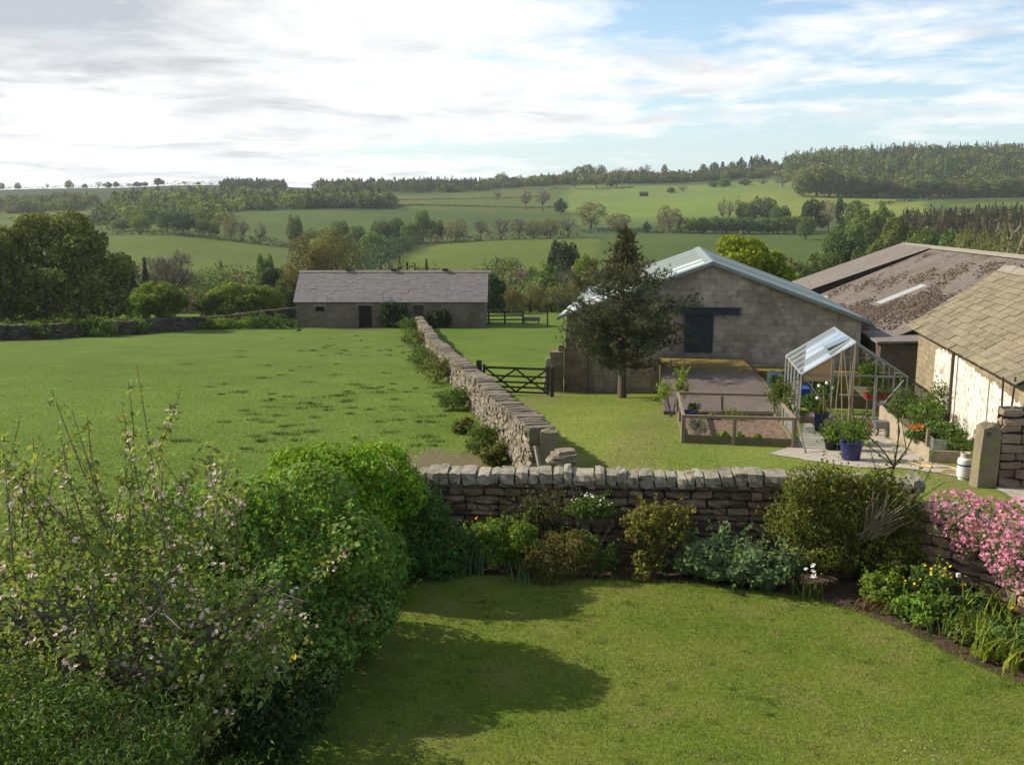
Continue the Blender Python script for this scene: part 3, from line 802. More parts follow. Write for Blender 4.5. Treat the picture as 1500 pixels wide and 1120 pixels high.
# ------------------------------------------------------------------ building materials
def brickmat(name, c1, c2, mortar, bw, bh, ms, sc_rot=0, stain=(.06, .05, .04), ts=(.55, .75), s3=.5, bump=.5, rot=None, yaw=9):
    m, nt, b = newmat(name); g = wpos(nt)
    mp = N_(nt, 'ShaderNodeMapping'); mp.vector_type = 'POINT'; mp.inputs['Rotation'].default_value = (0, 0, R(yaw)); nt.links.new(g, mp.inputs[0])
    s = N_(nt, 'ShaderNodeSeparateXYZ'); nt.links.new(mp.outputs[0], s.inputs[0])
    ad = N_(nt, 'ShaderNodeMath', operation='ADD'); nt.links.new(s.outputs[0], ad.inputs[0]); nt.links.new(s.outputs[1], ad.inputs[1])
    c = N_(nt, 'ShaderNodeCombineXYZ'); nt.links.new(ad.outputs[0], c.inputs[0]); nt.links.new(s.outputs[2], c.inputs[1])
    wv = N_(nt, 'ShaderNodeVectorMath', operation='ADD'); nt.links.new(c.outputs[0], wv.inputs[0])
    nn = N_(nt, 'ShaderNodeTexNoise'); nn.inputs['Scale'].default_value = 3; nt.links.new(g, nn.inputs['Vector'])
    sc = N_(nt, 'ShaderNodeVectorMath', operation='SCALE'); sc.inputs[3].default_value = .05; nt.links.new(nn.outputs[1], sc.inputs[0]); nt.links.new(sc.outputs[0], wv.inputs[1])
    br = N_(nt, 'ShaderNodeTexBrick'); nt.links.new(wv.outputs[0], br.inputs['Vector'])
    br.inputs['Color1'].default_value = (*c1, 1); br.inputs['Color2'].default_value = (*c2, 1); br.inputs['Mortar'].default_value = (*mortar, 1)
    br.inputs['Scale'].default_value = 1; br.inputs['Mortar Size'].default_value = ms; br.inputs['Brick Width'].default_value = bw; br.inputs['Row Height'].default_value = bh; br.inputs['Mortar Smooth'].default_value = .3
    col = mixc(nt, .5, br.outputs[0], mixc(nt, ramp(nt, noise(nt, g, 2.5, 8, .7), .3, .7), tuple(.6 * x for x in c1), tuple(1.35 * x for x in c2)))
    sp = N_(nt, 'ShaderNodeVectorMath', operation='MULTIPLY'); nt.links.new(g, sp.inputs[0]); sp.inputs[1].default_value = (1, 1, .45)
    col = mixc(nt, ramp(nt, noise(nt, sp.outputs[0], s3, 6, .65, .5), *ts), col, stain)
    nt.links.new(col, b.inputs['Base Color']); b.inputs['Roughness'].default_value = .95; b.inputs['Specular IOR Level'].default_value = .15
    bp = N_(nt, 'ShaderNodeBump'); bp.inputs['Strength'].default_value = bump; bp.inputs['Distance'].default_value = .03
    hh = N_(nt, 'ShaderNodeMath', operation='SUBTRACT'); nt.links.new(noise(nt, g, 18, 5), hh.inputs[0]); nt.links.new(br.outputs[1], hh.inputs[1])
    nt.links.new(hh.outputs[0], bp.inputs['Height']); nt.links.new(bp.outputs[0], b.inputs['Normal'])
    return m
m_rubble = brickmat('rubble_stone', (.125, .105, .078), (.19, .16, .12), (.10, .085, .065), .55, .22, .012, stain=(.075, .075, .045), ts=(.5, .75), yaw=0)
m_block = brickmat('concrete_block', (.25, .205, .165), (.46, .388, .32), (.20, .165, .135), .46, .235, .012, stain=(.125, .096, .076), ts=(.47, .72), s3=.45)
m_oldstone = brickmat('old_stone', (.155, .115, .085), (.24, .185, .14), (.10, .08, .06), .42, .16, .014, stain=(.09, .07, .055), s3=.8)
m_dark = plain('painted_dark_interior', (.012, .011, .010), .95)  # near-black colour stands in for the unlit inside of the long barn
m_slate = surf('purple_slate', (.165, .135, .135), (.225, .19, .185), .8, .7, .35, 12, c3=(.12, .11, .085), s3=.9, t3=(.62, .75), bdist=.02)
m_ridge = surf('ridge_stone', (.17, .15, .12), (.26, .235, .18), 3, .9, .5, 15)

def corrugated(mb, F, t0, z0, t1, z1, d0, d1, pitch=.15, amp=.022, nseg=3, sag=0, mi=0, flip=1):
    """sheet from (t0,z0) at the eave to (t1,z1) at the ridge, corrugations run up the slope, repeated along d"""
    n = int((d1 - d0) / pitch) * 4
    nrm = np.array([-(z1 - z0), t1 - t0]); nrm = nrm / np.linalg.norm(nrm); nrm = nrm if nrm[1] > 0 else -nrm
    ds = np.linspace(d0, d1, n + 1); off = amp * np.sin((ds - d0) / pitch * 2 * math.pi)
    V = []
    for k in range(nseg + 1):
        u = k / nseg
        for dd, of in zip(ds, off):
            t = t0 + (t1 - t0) * u + nrm[0] * of; z = z0 + (z1 - z0) * u + nrm[1] * of - sag * math.sin(u * math.pi)
            V.append(F.p(t, dd, z))
    Fc = [(k * (n + 1) + i, k * (n + 1) + i + 1, (k + 1) * (n + 1) + i + 1, (k + 1) * (n + 1) + i) for k in range(nseg) for i in range(n)]
    mb.add(V, Fc, mi)

# ------------------------------------------------------------------ long stone barn at the bottom of the field
F1 = Frame(XatPx(435, 87, -5.06), 87.0, 0.0); W1 = XatPx(711, 87, -5.06) - F1.o[0]; zb, ze, zr = -5.5, -2.58, -.10; D1 = 6.0
root = empty('long_barn', F1.p(W1 / 2, 0, -5.1), 'long low stone barn with a mauve slate roof at the bottom of the field', 'barn')
tp = lambda px: (px - 435) / 276 * W1
zp = lambda y: zrow(y, 87)
holes = [(tp(463), tp(476), zp(465), zp(449)), (tp(526), tp(545), zb, zp(447.5)), (tp(606), tp(621), zp(466), zp(447))]
mb = MB(); F1.wall(mb, 0, W1, 0, .5, zb, ze, holes)
F1.box(mb, 0, .5, .5, D1 - .5, zb, ze); F1.box(mb, W1 - .5, W1, .5, D1 - .5, zb, ze); F1.box(mb, 0, W1, D1 - .5, D1, zb, ze)
for t0 in (0, W1 - .5):
    mb.prism([F1.p(t0, 0, ze), F1.p(t0, D1, ze), F1.p(t0, D1 / 2, zr - .1)], F1.b * .5)
mb.build('wall', m_rubble, root)
mb = MB(); F1.box(mb, .5, W1 - .5, .5, D1 - .5, zb + .3, zb + .35); mb.build('barn_floor', m_dark, root)
for i, hl in enumerate(holes):
    mb = MB()
    if i == 1: F1.box(mb, hl[0], hl[1], .30, .36, hl[2], hl[3])
    elif i == 0:
        F1.box(mb, hl[0], hl[1], .30, .36, zp(456), hl[3]); 
    else: F1.box(mb, hl[0], hl[1], .22, .28, hl[2], hl[3])
    mb.build(('dark_panel', 'door', 'hatch')[i], (m_dark, m_dark, plain('weathered_board', (.075, .06, .05), .9))[i], root)  # near-black panels in door and window put the dark inside into colour
mb = MB(); F1.box(mb, holes[0][0] + .002, holes[0][1] - .002, .04, .44, holes[0][2], zp(456) - .02); mb.build('window_infill', m_oldstone, root)
for hl in holes:
    mb = MB(); F1.box(mb, hl[0] - .2, hl[1] + .2, -.02, .2, hl[3], hl[3] + .2); mb.build('lintel', m_ridge, root)
mb = MB(); ov = .18; th = math.atan2(zr - ze, D1 / 2)
def slatecourses(mb, F, t0, t1, dE, zE, dR, zR, nc, sw, thick, r, side):
    sl = math.hypot(dR - dE, zR - zE); ud = (dR - dE) / sl; uz = (zR - zE) / sl; nd, nz = -uz * (1 if ud > 0 else -1), abs(ud)
    for c in range(nc):
        t = t0 - r.uniform(0, sw) * .5; q0 = sl * c / nc
        while t < t1:
            w_ = sw * r.uniform(.7, 1.35); a, b_ = max(t, t0), min(t + w_, t1)
            if b_ - a > .04:
                lift = r.uniform(0, thick * .5); ln = sl / nc * 1.35
                o = F.p(a + .006, dE + ud * q0 + nd * (thick * .9 + lift), zE + uz * q0 + nz * (thick * .9 + lift))
                x = F.b * (b_ - a - .012)
                v = F.a * ud * ln + F.z * uz * ln - (F.a * nd + F.z * nz) * thick * .9
                n_ = (F.a * nd + F.z * nz) * thick
                o = o + x * 0 + v * 0
                mb.obox(o + F.a * r.normal() * .008, x, v, n_)
            t += w_
zE = ze - ov * math.tan(th) + .02
slatecourses(mb, F1, -.22, W1 + .22, -ov, zE, D1 / 2, zr, 14, .42, .012, np.random.default_rng(4), 1)
mb.prism([F1.p(-.2, -ov, zE), F1.p(-.2, D1 / 2, zr), F1.p(-.2, D1 / 2, zr - .06), F1.p(-.2, -ov + .02, zE - .05)], F1.b * (W1 + .4))
mb.prism([F1.p(-.2, D1 + ov, zE), F1.p(-.2, D1 / 2 + .001, zr), F1.p(-.2, D1 / 2 + .001, zr - .06), F1.p(-.2, D1 + ov - .02, zE - .05)], F1.b * (W1 + .4))
rf = mb.build('roof', surf('purple_slate_tiles', (.165, .145, .142), (.205, .182, .177), .8, .75, .3, 12, island=.08, c3=(.13, .115, .09), s3=.8, t3=(.66, .78), bdist=.02), root)
mb = MB(); r_ = np.random.default_rng(8); t = -.25
while t < W1 + .2:
    l = .75; mb.prism([F1.p(t, D1 / 2 - .22, zr - .10), F1.p(t, D1 / 2, zr + .10 + r_.normal() * .012), F1.p(t, D1 / 2 + .22, zr - .10)], F1.b * (l - .02)); t += l
mb.build('ridge', m_ridge, rf)
for px in (505, 573, 650):
    mb = MB(); F1.box(mb, tp(px) - .28, tp(px) + .28, D1 / 2 - .16, D1 / 2 + .16, zr + .08, zr + .26); mb.build('ridge_vent', m_gate, rf)

# ------------------------------------------------------------------ big gabled barn
F2 = Frame(2.36, 41.0, 9.0); W2 = 12.15; gz = -3.0; ze2, za2 = .92, 3.16; L2 = 17.5
root = empty('gabled_barn', F2.p(W2 / 2, 0, -2.4), 'wide gabled block barn with a pale green sheet roof behind the pine', 'barn')
mb = MB(); mb.prism([F2.p(0, 0, gz), F2.p(W2, 0, gz), F2.p(W2, 0, ze2), F2.p(W2 / 2, 0, za2), F2.p(0, 0, ze2)], F2.a * L2); mb.build('wall', m_block, root)
m_sheet = surf('green_sheet', (.155, .185, .165), (.20, .235, .21), .35, .45, .05, 30, c3=(.13, .155, .135), s3=1.2, t3=(.6, .8), spec=.5)
m_flash = surf('pale_flashing', (.145, .182, .168), (.18, .22, .205), .8, .45, .05, 30, spec=.5)
m_sky = surf('clear_sheet', (.46, .50, .50), (.56, .60, .60), .6, .3, .05, 30, spec=.5)
mb = MB(); oe = .35; sl = (za2 - ze2) / (W2 / 2); z0 = ze2 - oe * sl + .10; zt = za2 + .10
bands = [(-.25, 1.15, 0), (1.15, 2.35, 1), (2.35, 3.6, 0), (3.6, 4.8, 1), (4.8, L2 + .2, 0)]
rfm, skl = MB(), []
for d0, d1, k in bands:
    if k == 0: corrugated(rfm, F2, -oe, z0, W2 / 2, zt, d0, d1, .19, .022)
    else:
        s_ = MB(); corrugated(s_, F2, -oe, z0 + .004, W2 / 2, zt + .004, d0, d1, .19, .022); skl.append(s_)
corrugated(rfm, F2, W2 + oe, z0, W2 / 2, zt, -.25, L2 + .2, .19, .022)
rf = rfm.build('roof', m_sheet, root, smooth=True)
for s_ in skl: s_.build('rooflight', m_sky, rf, smooth=True)
mb = MB(); mb.prism([F2.p(W2 / 2 - .3, -.3, zt - .3 * sl + .035), F2.p(W2 / 2, -.3, zt + .06), F2.p(W2 / 2 + .3, -.3, zt - .3 * sl + .035), F2.p(W2 / 2 + .3, -.3, zt - .3 * sl + .01), F2.p(W2 / 2, -.3, zt + .03), F2.p(W2 / 2 - .3, -.3, zt - .3 * sl + .01)], F2.a * (L2 + .5)); mb.build('ridge_cap', m_flash, rf)
for s in (0, 1):
    a_, b_ = (-oe, z0), (W2 / 2, zt)
    if s: a_ = (W2 + oe, z0)
    mb = MB(); mb.prism([F2.p(a_[0], -.30, a_[1] - .10), F2.p(b_[0], -.30, b_[1] - .10), F2.p(b_[0], -.30, b_[1] + .04), F2.p(a_[0], -.30, a_[1] + .04)], F2.a * .06)
    mb.build('verge_flashing', m_flash, rf)
    g_ = MB(); tt = -oe - .06 if s == 0 else W2 + oe - .06
    g_.tube([F2.p(tt + .06, -.3, z0 - .06), F2.p(tt + .06, L2 + .2, z0 - .06)], .07, 8); g_.build('gutter', m_flash, rf)
m_blue = plain('slate_blue_paint', (.028, .040, .052), .55, var=.2)
mb = MB()
for k in range(5): F2.box(mb, 5.02 + k * .234, 5.02 + k * .234 + .228, -.09, -.04, -.52, 1.2)
dr = mb.build('door', m_blue, root)
for z_ in (-.1, .8):
    mb = MB(); F2.box(mb, 5.0, 6.2, -.105, -.088, z_, z_ + .12); mb.build('door_ledge', m_blue, dr)
mb = MB(); F2.box(mb, 4.85, 7.25, -.16, -.003, 1.08, 1.34); F2.box(mb, 4.8, 7.3, -.20, -.003, 1.34, 1.38); mb.build('door_track', m_blue, root)
# corner pier and gate pier
mb = MB(); F2.box(mb, -.05, .95, -.45, -.004, gz, -.42); F2.box(mb, .0, .9, -.40, -.004, -.42, .3)
mb.build('buttress', m_oldstone, root)
mb = MB()
for k in range(9):
    z = -2.75 + k * .245
    F2.box(mb, -.62 + random.uniform(-.015, .015), -.10 + random.uniform(-.015, .015), -.75 + random.uniform(-.02, .02), -.2, z, z + .24)
F2.box(mb, -.28, -.08, -.6, -.2, -.54, -.28)
tag(mb.build('gate_pier', m_oldstone, None, F2.p(-.36, -.5, -2.5)), 'square stone gate pier standing against the corner of the gabled barn', 'stone pier')
mb = MB(); q = F2.p(-.62, -1.2, 0); q[2] = G(q[0], q[1])
for k, (w_, z) in enumerate(((.22, .2), (.2, .6), (.17, .95), (.12, 1.25))): mb.stone(q + np.array([0, 0, z]), (w_, w_ * .8, .2), np.array([1.0, 0, 0]), np.array([0, 1.0, 0]), np.array([0, 0, 1.0]), .15)
tag(mb.build('field_stone', m_cope, None, q), 'pale weathered stone stack leaning by the five-bar gate and pier', 'stone')

# ------------------------------------------------------------------ loading ramp below the door
m_ramp = surf('ramp_concrete', (.085, .066, .056), (.135, .106, .090), .9, .9, .3, 25, c3=(.10, .08, .068), s3=.7, t3=(.5, .75))
nt = m_ramp.node_tree; b = nt.nodes['Principled BSDF']; oldc = b.inputs['Base Color'].links[0].from_socket; p = wpos(nt)
sx_ = N_(nt, 'ShaderNodeSeparateXYZ'); nt.links.new(p, sx_.inputs[0])
d_ = M_  # moss where water stands at the head of the ramp
def mth(nt, op, a, b_):
    n = N_(nt, 'ShaderNodeMath', operation=op)
    for i, v in enumerate((a, b_)):
        if isinstance(v, bpy.types.NodeSocket): nt.links.new(v, n.inputs[i])
        else: n.inputs[i].default_value = v
    return n.outputs[0]
dd = mth(nt, 'ADD', mth(nt, 'MULTIPLY', sx_.outputs[0], .156), mth(nt, 'MULTIPLY', sx_.outputs[1], .988))
mk = mth(nt, 'ADD', ramp(nt, dd, 34.5, 38.6), mth(nt, 'MULTIPLY', mth(nt, 'SUBTRACT', noise(nt, p, 1.6, 6), .5), 1.6))
nt.links.new(mixc(nt, ramp(nt, mk, .45, .8), oldc, mixc(nt, ramp(nt, noise(nt, p, 4, 5), .4, .6), (.115, .078, .032), (.20, .15, .035))), b.inputs['Base Color'])
mb = MB()
tl0, tl1 = 4.0, 7.45
A = [gp(972, 30.2), gp(1160, 29.7)]; top0, top1 = F2.p(4.0, -.35, -.70), F2.p(7.35, -.35, -.70)
A[0][2] = G(*A[0][:2]) + .12; A[1][2] = G(*A[1][:2]) + .16
nk = 12
for k in range(nk):
    u0, u1 = k / nk, (k + 1) / nk
    l0, l1 = A[0] * (1 - u0) + top0 * u0, A[0] * (1 - u1) + top0 * u1; r0_, r1_ = A[1] * (1 - u0) + top1 * u0, A[1] * (1 - u1) + top1 * u1
    for q_ in (l0, r0_): q_[2] += .10 * math.sin(u0 * math.pi)
    for q_ in (l1, r1_): q_[2] += .10 * math.sin(u1 * math.pi)
    dn = lambda q_: np.array([q_[0], q_[1], -3.2])
    V8 = [l0, r0_, r1_, l1, dn(l0), dn(r0_), dn(r1_), dn(l1)]
    fs = [(0, 1, 2, 3), (0, 3, 7, 4), (1, 5, 6, 2)]
    if k == 0: fs.append((0, 4, 5, 1))
    if k == nk - 1: fs.append((3, 2, 6, 7))
    mb.add(V8, fs)
tag(mb.build('loading_ramp', m_ramp, None, (A[0] + top1) / 2 - np.array([0, 0, 1.])), 'sloping concrete loading ramp, mossy yellow at its head, below the blue door', 'ramp')
mb = MB(); F2.box(mb, 7.5, 12.0, -1.5, -.42, -3, -1.02); tag(mb.build('stone_ledge', m_ramp, None, F2.p(9.7, -1, -2.6)), 'low mossy stone ledge along the barn wall right of the ramp', 'ledge')

# oil tank behind the greenhouse
F3 = Frame(XatPx(1126, 33, -.9), 33.0, 9, 0)
mb = MB(); z = G(F3.o[0], 33)
F3.box(mb, 0, 1.6, 0, .9, z - .1, z + 1.15); tk = mb.build('oil_tank', plain('tank_green', (.020, .045, .038), .5), None, F3.p(.8, .45, z), bevel=.09)
tag(tk, 'dark green plastic oil tank in the shade behind the greenhouse', 'tank')
mb = MB(); mb.lathe(F3.p(.5, .4, z + 1.15), [(.14, 0), (.14, .06), (.05, .08)], 14); mb.build('filler_cap', plain('tank_cap', (.015, .03, .027), .5), tk)

# ------------------------------------------------------------------ long mossy sheet roofs behind
m_asb = surf('mossy_fibre_sheet', (.120, .098, .083), (.170, .142, .122), .5, .95, .5, 14, c3=(.085, .060, .042), s3=.55, t3=(.52, .66), bdist=.04)
m_asb2 = surf('grey_fibre_sheet', (.145, .124, .110), (.19, .164, .146), .5, .9, .3, 14, c3=(.14, .12, .10), s3=.9, t3=(.6, .8))
F5 = Frame(25.2, 62.0, 6.3)   # t<0 runs left down the slope; d<0 comes toward the house
root = empty('cattle_shed', F5.p(-4, -12, -3.2), 'sprawling cattle shed with a stained fibre-sheet roof and thick rusty moss', 'shed')
mb = MB(); corrugated(mb, F5, -7.4, 3.28-7.4*.4343, 0, 3.28, -24, -6.0, .30, .035, 4); corrugated(mb, F5, -10.2, -1.15, -7.4, 3.28-7.4*.4343, -15.6, -6.0, .30, .035, 2); rfb = mb.build('roof', m_asb, root, smooth=True)
mb = MB(); corrugated(mb, F5, 7.5, .3, 0, 3.28, -24, -6.0, .30, .035, 2); corrugated(mb, F5, 7.5, .6, 0, 3.34, -6.0, .4, .30, .035, 2); mb.build('back_roof', m_asb, root, smooth=True)
mb = MB(); corrugated(mb, F5, -7.1, .72, 0, 3.36, -6.0, .4, .30, .035, 3); rfa = mb.build('upper_roof', m_asb2, root, smooth=True)
mb = MB(); mb.prism([F5.p(-7.0, -5.95, .68), F5.p(0, -5.95, 3.30), F5.p(0, -5.95, 3.20), F5.p(-7.0, -5.95, -.9)], F5.a * .1); mb.build('step_wall', plain('black_board', (.045, .035, .030), .95, var=.4, scale=3), root)
mb = MB(); F5.box(mb, -9.9, -7.0, -15.3, -6.2, -4.5, -1.25); F5.box(mb, -7.0, 7.0, -23.7, -6.2, -4.5, -.1); mb.prism([F5.p(-6.9, -5.8, -4.5), F5.p(7.0, -5.8, -4.5), F5.p(7.0, -5.8, .55), F5.p(0, -5.8, 3.15), F5.p(-6.9, -5.8, .62)], F5.a * 6); mb.build('wall', m_oldstone, root)
mb = MB(); 
for k in range(18): mb.prism([F5.p(-.28, -24 + k * 1.32, 3.25), F5.p(0, -24 + k * 1.32, 3.42), F5.p(.28, -24 + k * 1.32, 3.25)], F5.a * 1.3)
mb.build('ridge', m_ridge, rfb)
tz = lambda t: 3.28 + t * (4.43 / 10.2)
for (t0, t1, d0, d1) in ((-5.5, -3.4, -16.1, -15.3), (-8.0, -6.3, -8.3, -7.5), (-8.6, -6.9, -10.9, -10.1)):
    mb = MB(); corrugated(mb, F5, t0, tz(t0) + .012, t1, tz(t1) + .012, d0, d1, .30, .035, 1); mb.build('rooflight', m_sky, rfb, smooth=True)
# moss on the shed roof: thousands of small cushions in drifts
m_moss = surf('rust_moss', (.070, .050, .037), (.125, .092, .068), 1.5, 1, .6, 20, island=.45, hue=.02)
r = np.random.default_rng(21); mo = MB(); cnt = 0
while cnt < 7500:
    d = r.uniform(-23.5, -6.5); t = r.uniform(-10.0 if d > -15.2 else -7.3, -.6)
    w_ = .05 + .35 * math.sin(t * 1.3 + d * .55) + .3 * math.sin(t * 2.6 - d * 1.9 + 2)
    w_ += 2.2 * math.exp(-((t + 7.0) / 1.5) ** 2 - ((d + 17) / 3.6) ** 2) + 1.4 * math.exp(-((t + 4.4 - (d + 19) * .25) / .9) ** 2 - ((d + 20) / 3.5) ** 2)
    if r.random() * 2.4 > w_ or (-5.75 < t < -3.2 and -16.5 < d < -14.9): continue
    s = r.uniform(.022, .065) * (1.3 if w_ > 1.5 else .8); c = F5.p(t, d, tz(t) + .025)
    mo.stone(c, (s, s * r.uniform(.7, 1.6), s * .45), F5.b, F5.a, F5.z, .3, r, True); cnt += 1
mo.build('moss', m_moss, rfb)
# lean-to
F6 = Frame(14.75, 37.2, 9)
root = empty('lean_to', F6.p(1.4, 1.5, -2.2), 'low lean-to with a flat grey sheet roof between the barns', 'shed')
mb = MB(); mb.prism([F6.p(-.4, 0, .22), F6.p(3.2, 0, .36), F6.p(3.2, 0, .44), F6.p(-.4, 0, .30)], F6.a * 3.6); mb.build('roof', m_asb2, root)
mb = MB(); F6.box(mb, -.2, 3.0, .25, 3.3, -3, .2); mb.build('wall', brickmat('painted_shade_stone', (.085, .055, .042), (.12, .085, .065), (.06, .045, .035), .42, .16, .014), root)  # darkened copy of the old stone, shade put into the colour

# ------------------------------------------------------------------ whitewashed barn with a stone-slate roof
F4 = Frame(12.3, 29.0, 10.7)   # far eave corner; d<0 comes toward the house
root = empty('whitewashed_barn', F4.p(2.4, -5, -.8), 'small barn with flaking whitewash and a mossy stone-slate roof', 'barn')
lim = surf('stone_barn_wall', (.20, .155, .095), (.34, .27, .17), 2, .95, .6, 12, c3=(.12, .09, .06), s3=2.5)
D0 = -10.1; WB = 4.8; eB, rB = 1.98, 3.64
mb = MB(); mb.prism([F4.p(.12, 0, -1.8), F4.p(WB - .12, 0, -1.8), F4.p(WB - .12, 0, eB - .1), F4.p(WB / 2, 0, rB - .14), F4.p(.12, 0, eB - .1)], F4.a * D0)
wl = mb.build('wall', brickmat('buff_stone', (.19, .15, .098), (.30, .24, .155), (.14, .11, .075), .38, .17, .016, stain=(.15, .115, .07), s3=1.2, yaw=10.7), root)  # stone lighter and yellower than the old stone walls
wm, nt, b = newmat('flaking_whitewash'); p = wpos(nt)
k1 = ramp(nt, noise(nt, p, 7, 8, .72, .3), .52, .60); k2 = ramp(nt, noise(nt, p, 1.3, 5, .6, .5), .62, .75)
cc = mixc(nt, mth(nt, 'MAXIMUM', k1, k2), mixc(nt, ramp(nt, noise(nt, p, 2, 5), .3, .7), (.52, .48, .41), (.70, .66, .58)), (.26, .20, .13))
nt.links.new(cc, b.inputs['Base Color']); b.inputs['Roughness'].default_value = .9
bp = N_(nt, 'ShaderNodeBump'); bp.inputs['Strength'].default_value = .7; bp.inputs['Distance'].default_value = .03; nt.links.new(noise(nt, p, 6, 6), bp.inputs['Height']); nt.links.new(bp.outputs[0], b.inputs['Normal'])
r = np.random.default_rng(5); mb = MB()
def patchwork(d0, d1, zt0, zt1, zb):
    n = 26; top = []; 
    for k in range(n + 1):
        u = k / n; top.append((d0 + (d1 - d0) * u, zt0 + (zt1 - zt0) * u + r.normal() * .035))
    P = [F4.p(.105, d, z) for d, z in top] + [F4.p(.105, d1, zb), F4.p(.105, d0, zb)]
    mb.prism(P, F4.b * .014)
patchwork(-2.25, -4.55, 1.52, 1.62, -1.6); patchwork(-4.63, -7.3, 1.62, 1.45, -1.6); patchwork(-7.42, -9.6, 1.45, 1.35, -1.6)
mb.build('whitewash', wm, wl)
m_stile = surf('stone_slate', (.145, .122, .080), (.215, .182, .120), 1.6, .95, .5, 12, island=.16, c3=(.13, .11, .06), s3=1.3, t3=(.55, .72), hue=.01)
mb = MB(); FS = Frame(F4.o[0], F4.o[1], 10.7)
class Sw:  # slate courses run up the left slope: swap axes
    pass
Sw.p = staticmethod(lambda t, d, z: F4.p(d, -t, z)); Sw.b = -F4.a; Sw.a = F4.b; Sw.z = F4.z
slatecourses(mb, Sw, -.12, 10.3, -.22, eB - .22 * (rB - eB) / (WB / 2), WB / 2, rB, 14, .36, .032, np.random.default_rng(6), 1)
mb.prism([F4.p(-.18, .1, eB - .14), F4.p(WB / 2, .1, rB - .02), F4.p(WB / 2, .1, rB - .1), F4.p(-.1, .1, eB - .2)], F4.a * (D0 - .25))
mb.prism([F4.p(WB + .18, .1, eB - .14), F4.p(WB / 2 + .001, .1, rB - .02), F4.p(WB / 2 + .001, .1, rB - .1), F4.p(WB + .1, .1, eB - .2)], F4.a * (D0 - .25))
rf = mb.build('roof', m_stile, root)
mb = MB()
for k in range(17): mb.prism([F4.p(WB / 2 - .2, .12 - k * .62, rB - .05), F4.p(WB / 2, .12 - k * .62, rB + .13 + r.normal() * .012), F4.p(WB / 2 + .2, .12 - k * .62, rB - .05)], F4.a * -.6)
mb.build('ridge', m_ridge, rf)
for k in range(13):
    mb = MB(); q = F4.p(.06, -.6 - k * .75, eB - .18); mb.box(q - .05, q + .05); mb.build('rafter_end', m_gate, rf)
mb = MB(); mb.tube([F4.p(-.02, -4.6, 1.7), F4.p(-.02, -4.6, -1.2)], .045, 8); mb.build('downpipe', plain('rusty_pipe', (.07, .055, .045), .7), wl)
mb = MB(); mb.prism([F4.p(.8, -9.0, 2.62), F4.p(1.3, -9.0, 2.97), F4.p(1.3, -8.2, 2.97), F4.p(.8, -8.2, 2.62)], F4.z * .04)

# near wall and gatepost at the right
gpx = gp(1440, 18.7)
drystone('yard_wall', 'rough brown stone wall beside the gatepost at the right edge', [(gpx[0] + .24, 18.75), (gpx[0] + 3.2, 18.25)], lambda s: 1.62, .45, .17, .42, 0, (stonemat('yard_stone', (.13, .095, .07), (.23, .175, .135), (.10, .08, .06)), m_field), seed=14)
mb = MB(); mb.stone(gpx + np.array([0, 0, .58]), (.20, .17, .74), np.array([1, .05, 0]), np.array([-.05, 1, 0]), np.array([.03, 0, 1.0]), .07)
pst = mb.build('stone_gatepost', m_post, None, gpx); tag(pst, 'yellow-lichened stone gatepost in front of the right-hand yard wall', 'gatepost')
mb = MB(); c = gpx + np.array([-.06, -.17, 1.12]); a = np.linspace(0, 2 * math.pi, 12)
mb.tube([c + np.array([.035 * math.cos(t), 0, .035 * math.sin(t)]) for t in a], .009, 6); mb.build('iron_ring', plain('rusty_iron', (.06, .045, .035), .8), pst)
for (px, tilt) in ((1467, .05), (1462, -.04)):
    q = gp(px, 19.05); z0 = q[2]
    mb = MB(); mb.tube([q, q + np.array([tilt * 2, .02, 2.2])], .02, 6)
    tag(mb.build('timber_pole', m_gate, None, q), 'thin dark pole leaning on the whitewashed wall behind the gatepost' if tilt > 0 else 'shorter dark pole tilted left beside another behind the gatepost', 'pole')
# ------------------------------------------------------------------ greenhouse
m_alu = plain('dull_aluminium', (.30, .315, .315), .4, .5, var=.15, metal=.3)
m_pane = glassmat('greenhouse_glass', (.90, .95, .92), .06)
m_roofpane = glassmat('dusty_roof_glass', (.66, .72, .72), .04, .12, .03)
m_board = plain('straw_board', (.42, .29, .15), .85)
FG = Frame(8.6, 28.0, 9.0); gW, gL = 2.99, 3.75; g0 = G(9.5, 28.3); gE, gR = .565, 1.54; bw = .25
root = empty('greenhouse', FG.p(gW / 2, gL / 2, g0), 'small aluminium greenhouse with pale glazed roof, its near door open', 'greenhouse')
mb = MB(); FG.box(mb, .9, 1.2, -.06, .06, g0 - .2, g0 + .05); FG.box(mb, 0, .9, -.05, .05, g0 - .2, g0 + bw); FG.box(mb, 1.2, gW, -.05, .05, g0 - .2, g0 + bw); FG.box(mb, -.05, .05, .05, gL, g0 - .2, g0 + bw); FG.box(mb, gW - .05, gW + .05, .05, gL, g0 - .2, g0 + bw); FG.box(mb, .05, gW - .05, gL - .1, gL, g0 - .2, g0 + bw)
mb.build('base_wall', m_oldstone, root)
zr_ = lambda t: gE + (gR - gE) * (1 - abs(t - gW / 2) / (gW / 2))
def bar(mb, a, b_, w_=.035): mb.tube([FG.p(*a), FG.p(*b_)], w_ * .6, 4)
fr = MB()
for d in (0, gL):
    for t in (0, .9, gW / 2, 2.1, gW): bar(fr, (t, d, g0 + .05), (t, d, zr_(t)))
    bar(fr, (0, d, gE), (gW / 2, d, gR), .06); bar(fr, (gW, d, gE), (gW / 2, d, gR), .06); bar(fr, (0, d, gE), (gW, d, gE), .04); bar(fr, (0, d, g0 + bw), (gW, d, g0 + bw), .04) if d else None
for k in range(6):
    d = gL * k / 5
    for t in (0, gW):
        bar(fr, (t, d, g0 + bw), (t, d, gE), .04); bar(fr, (t, d, gE), (gW / 2, d, gR), .04)
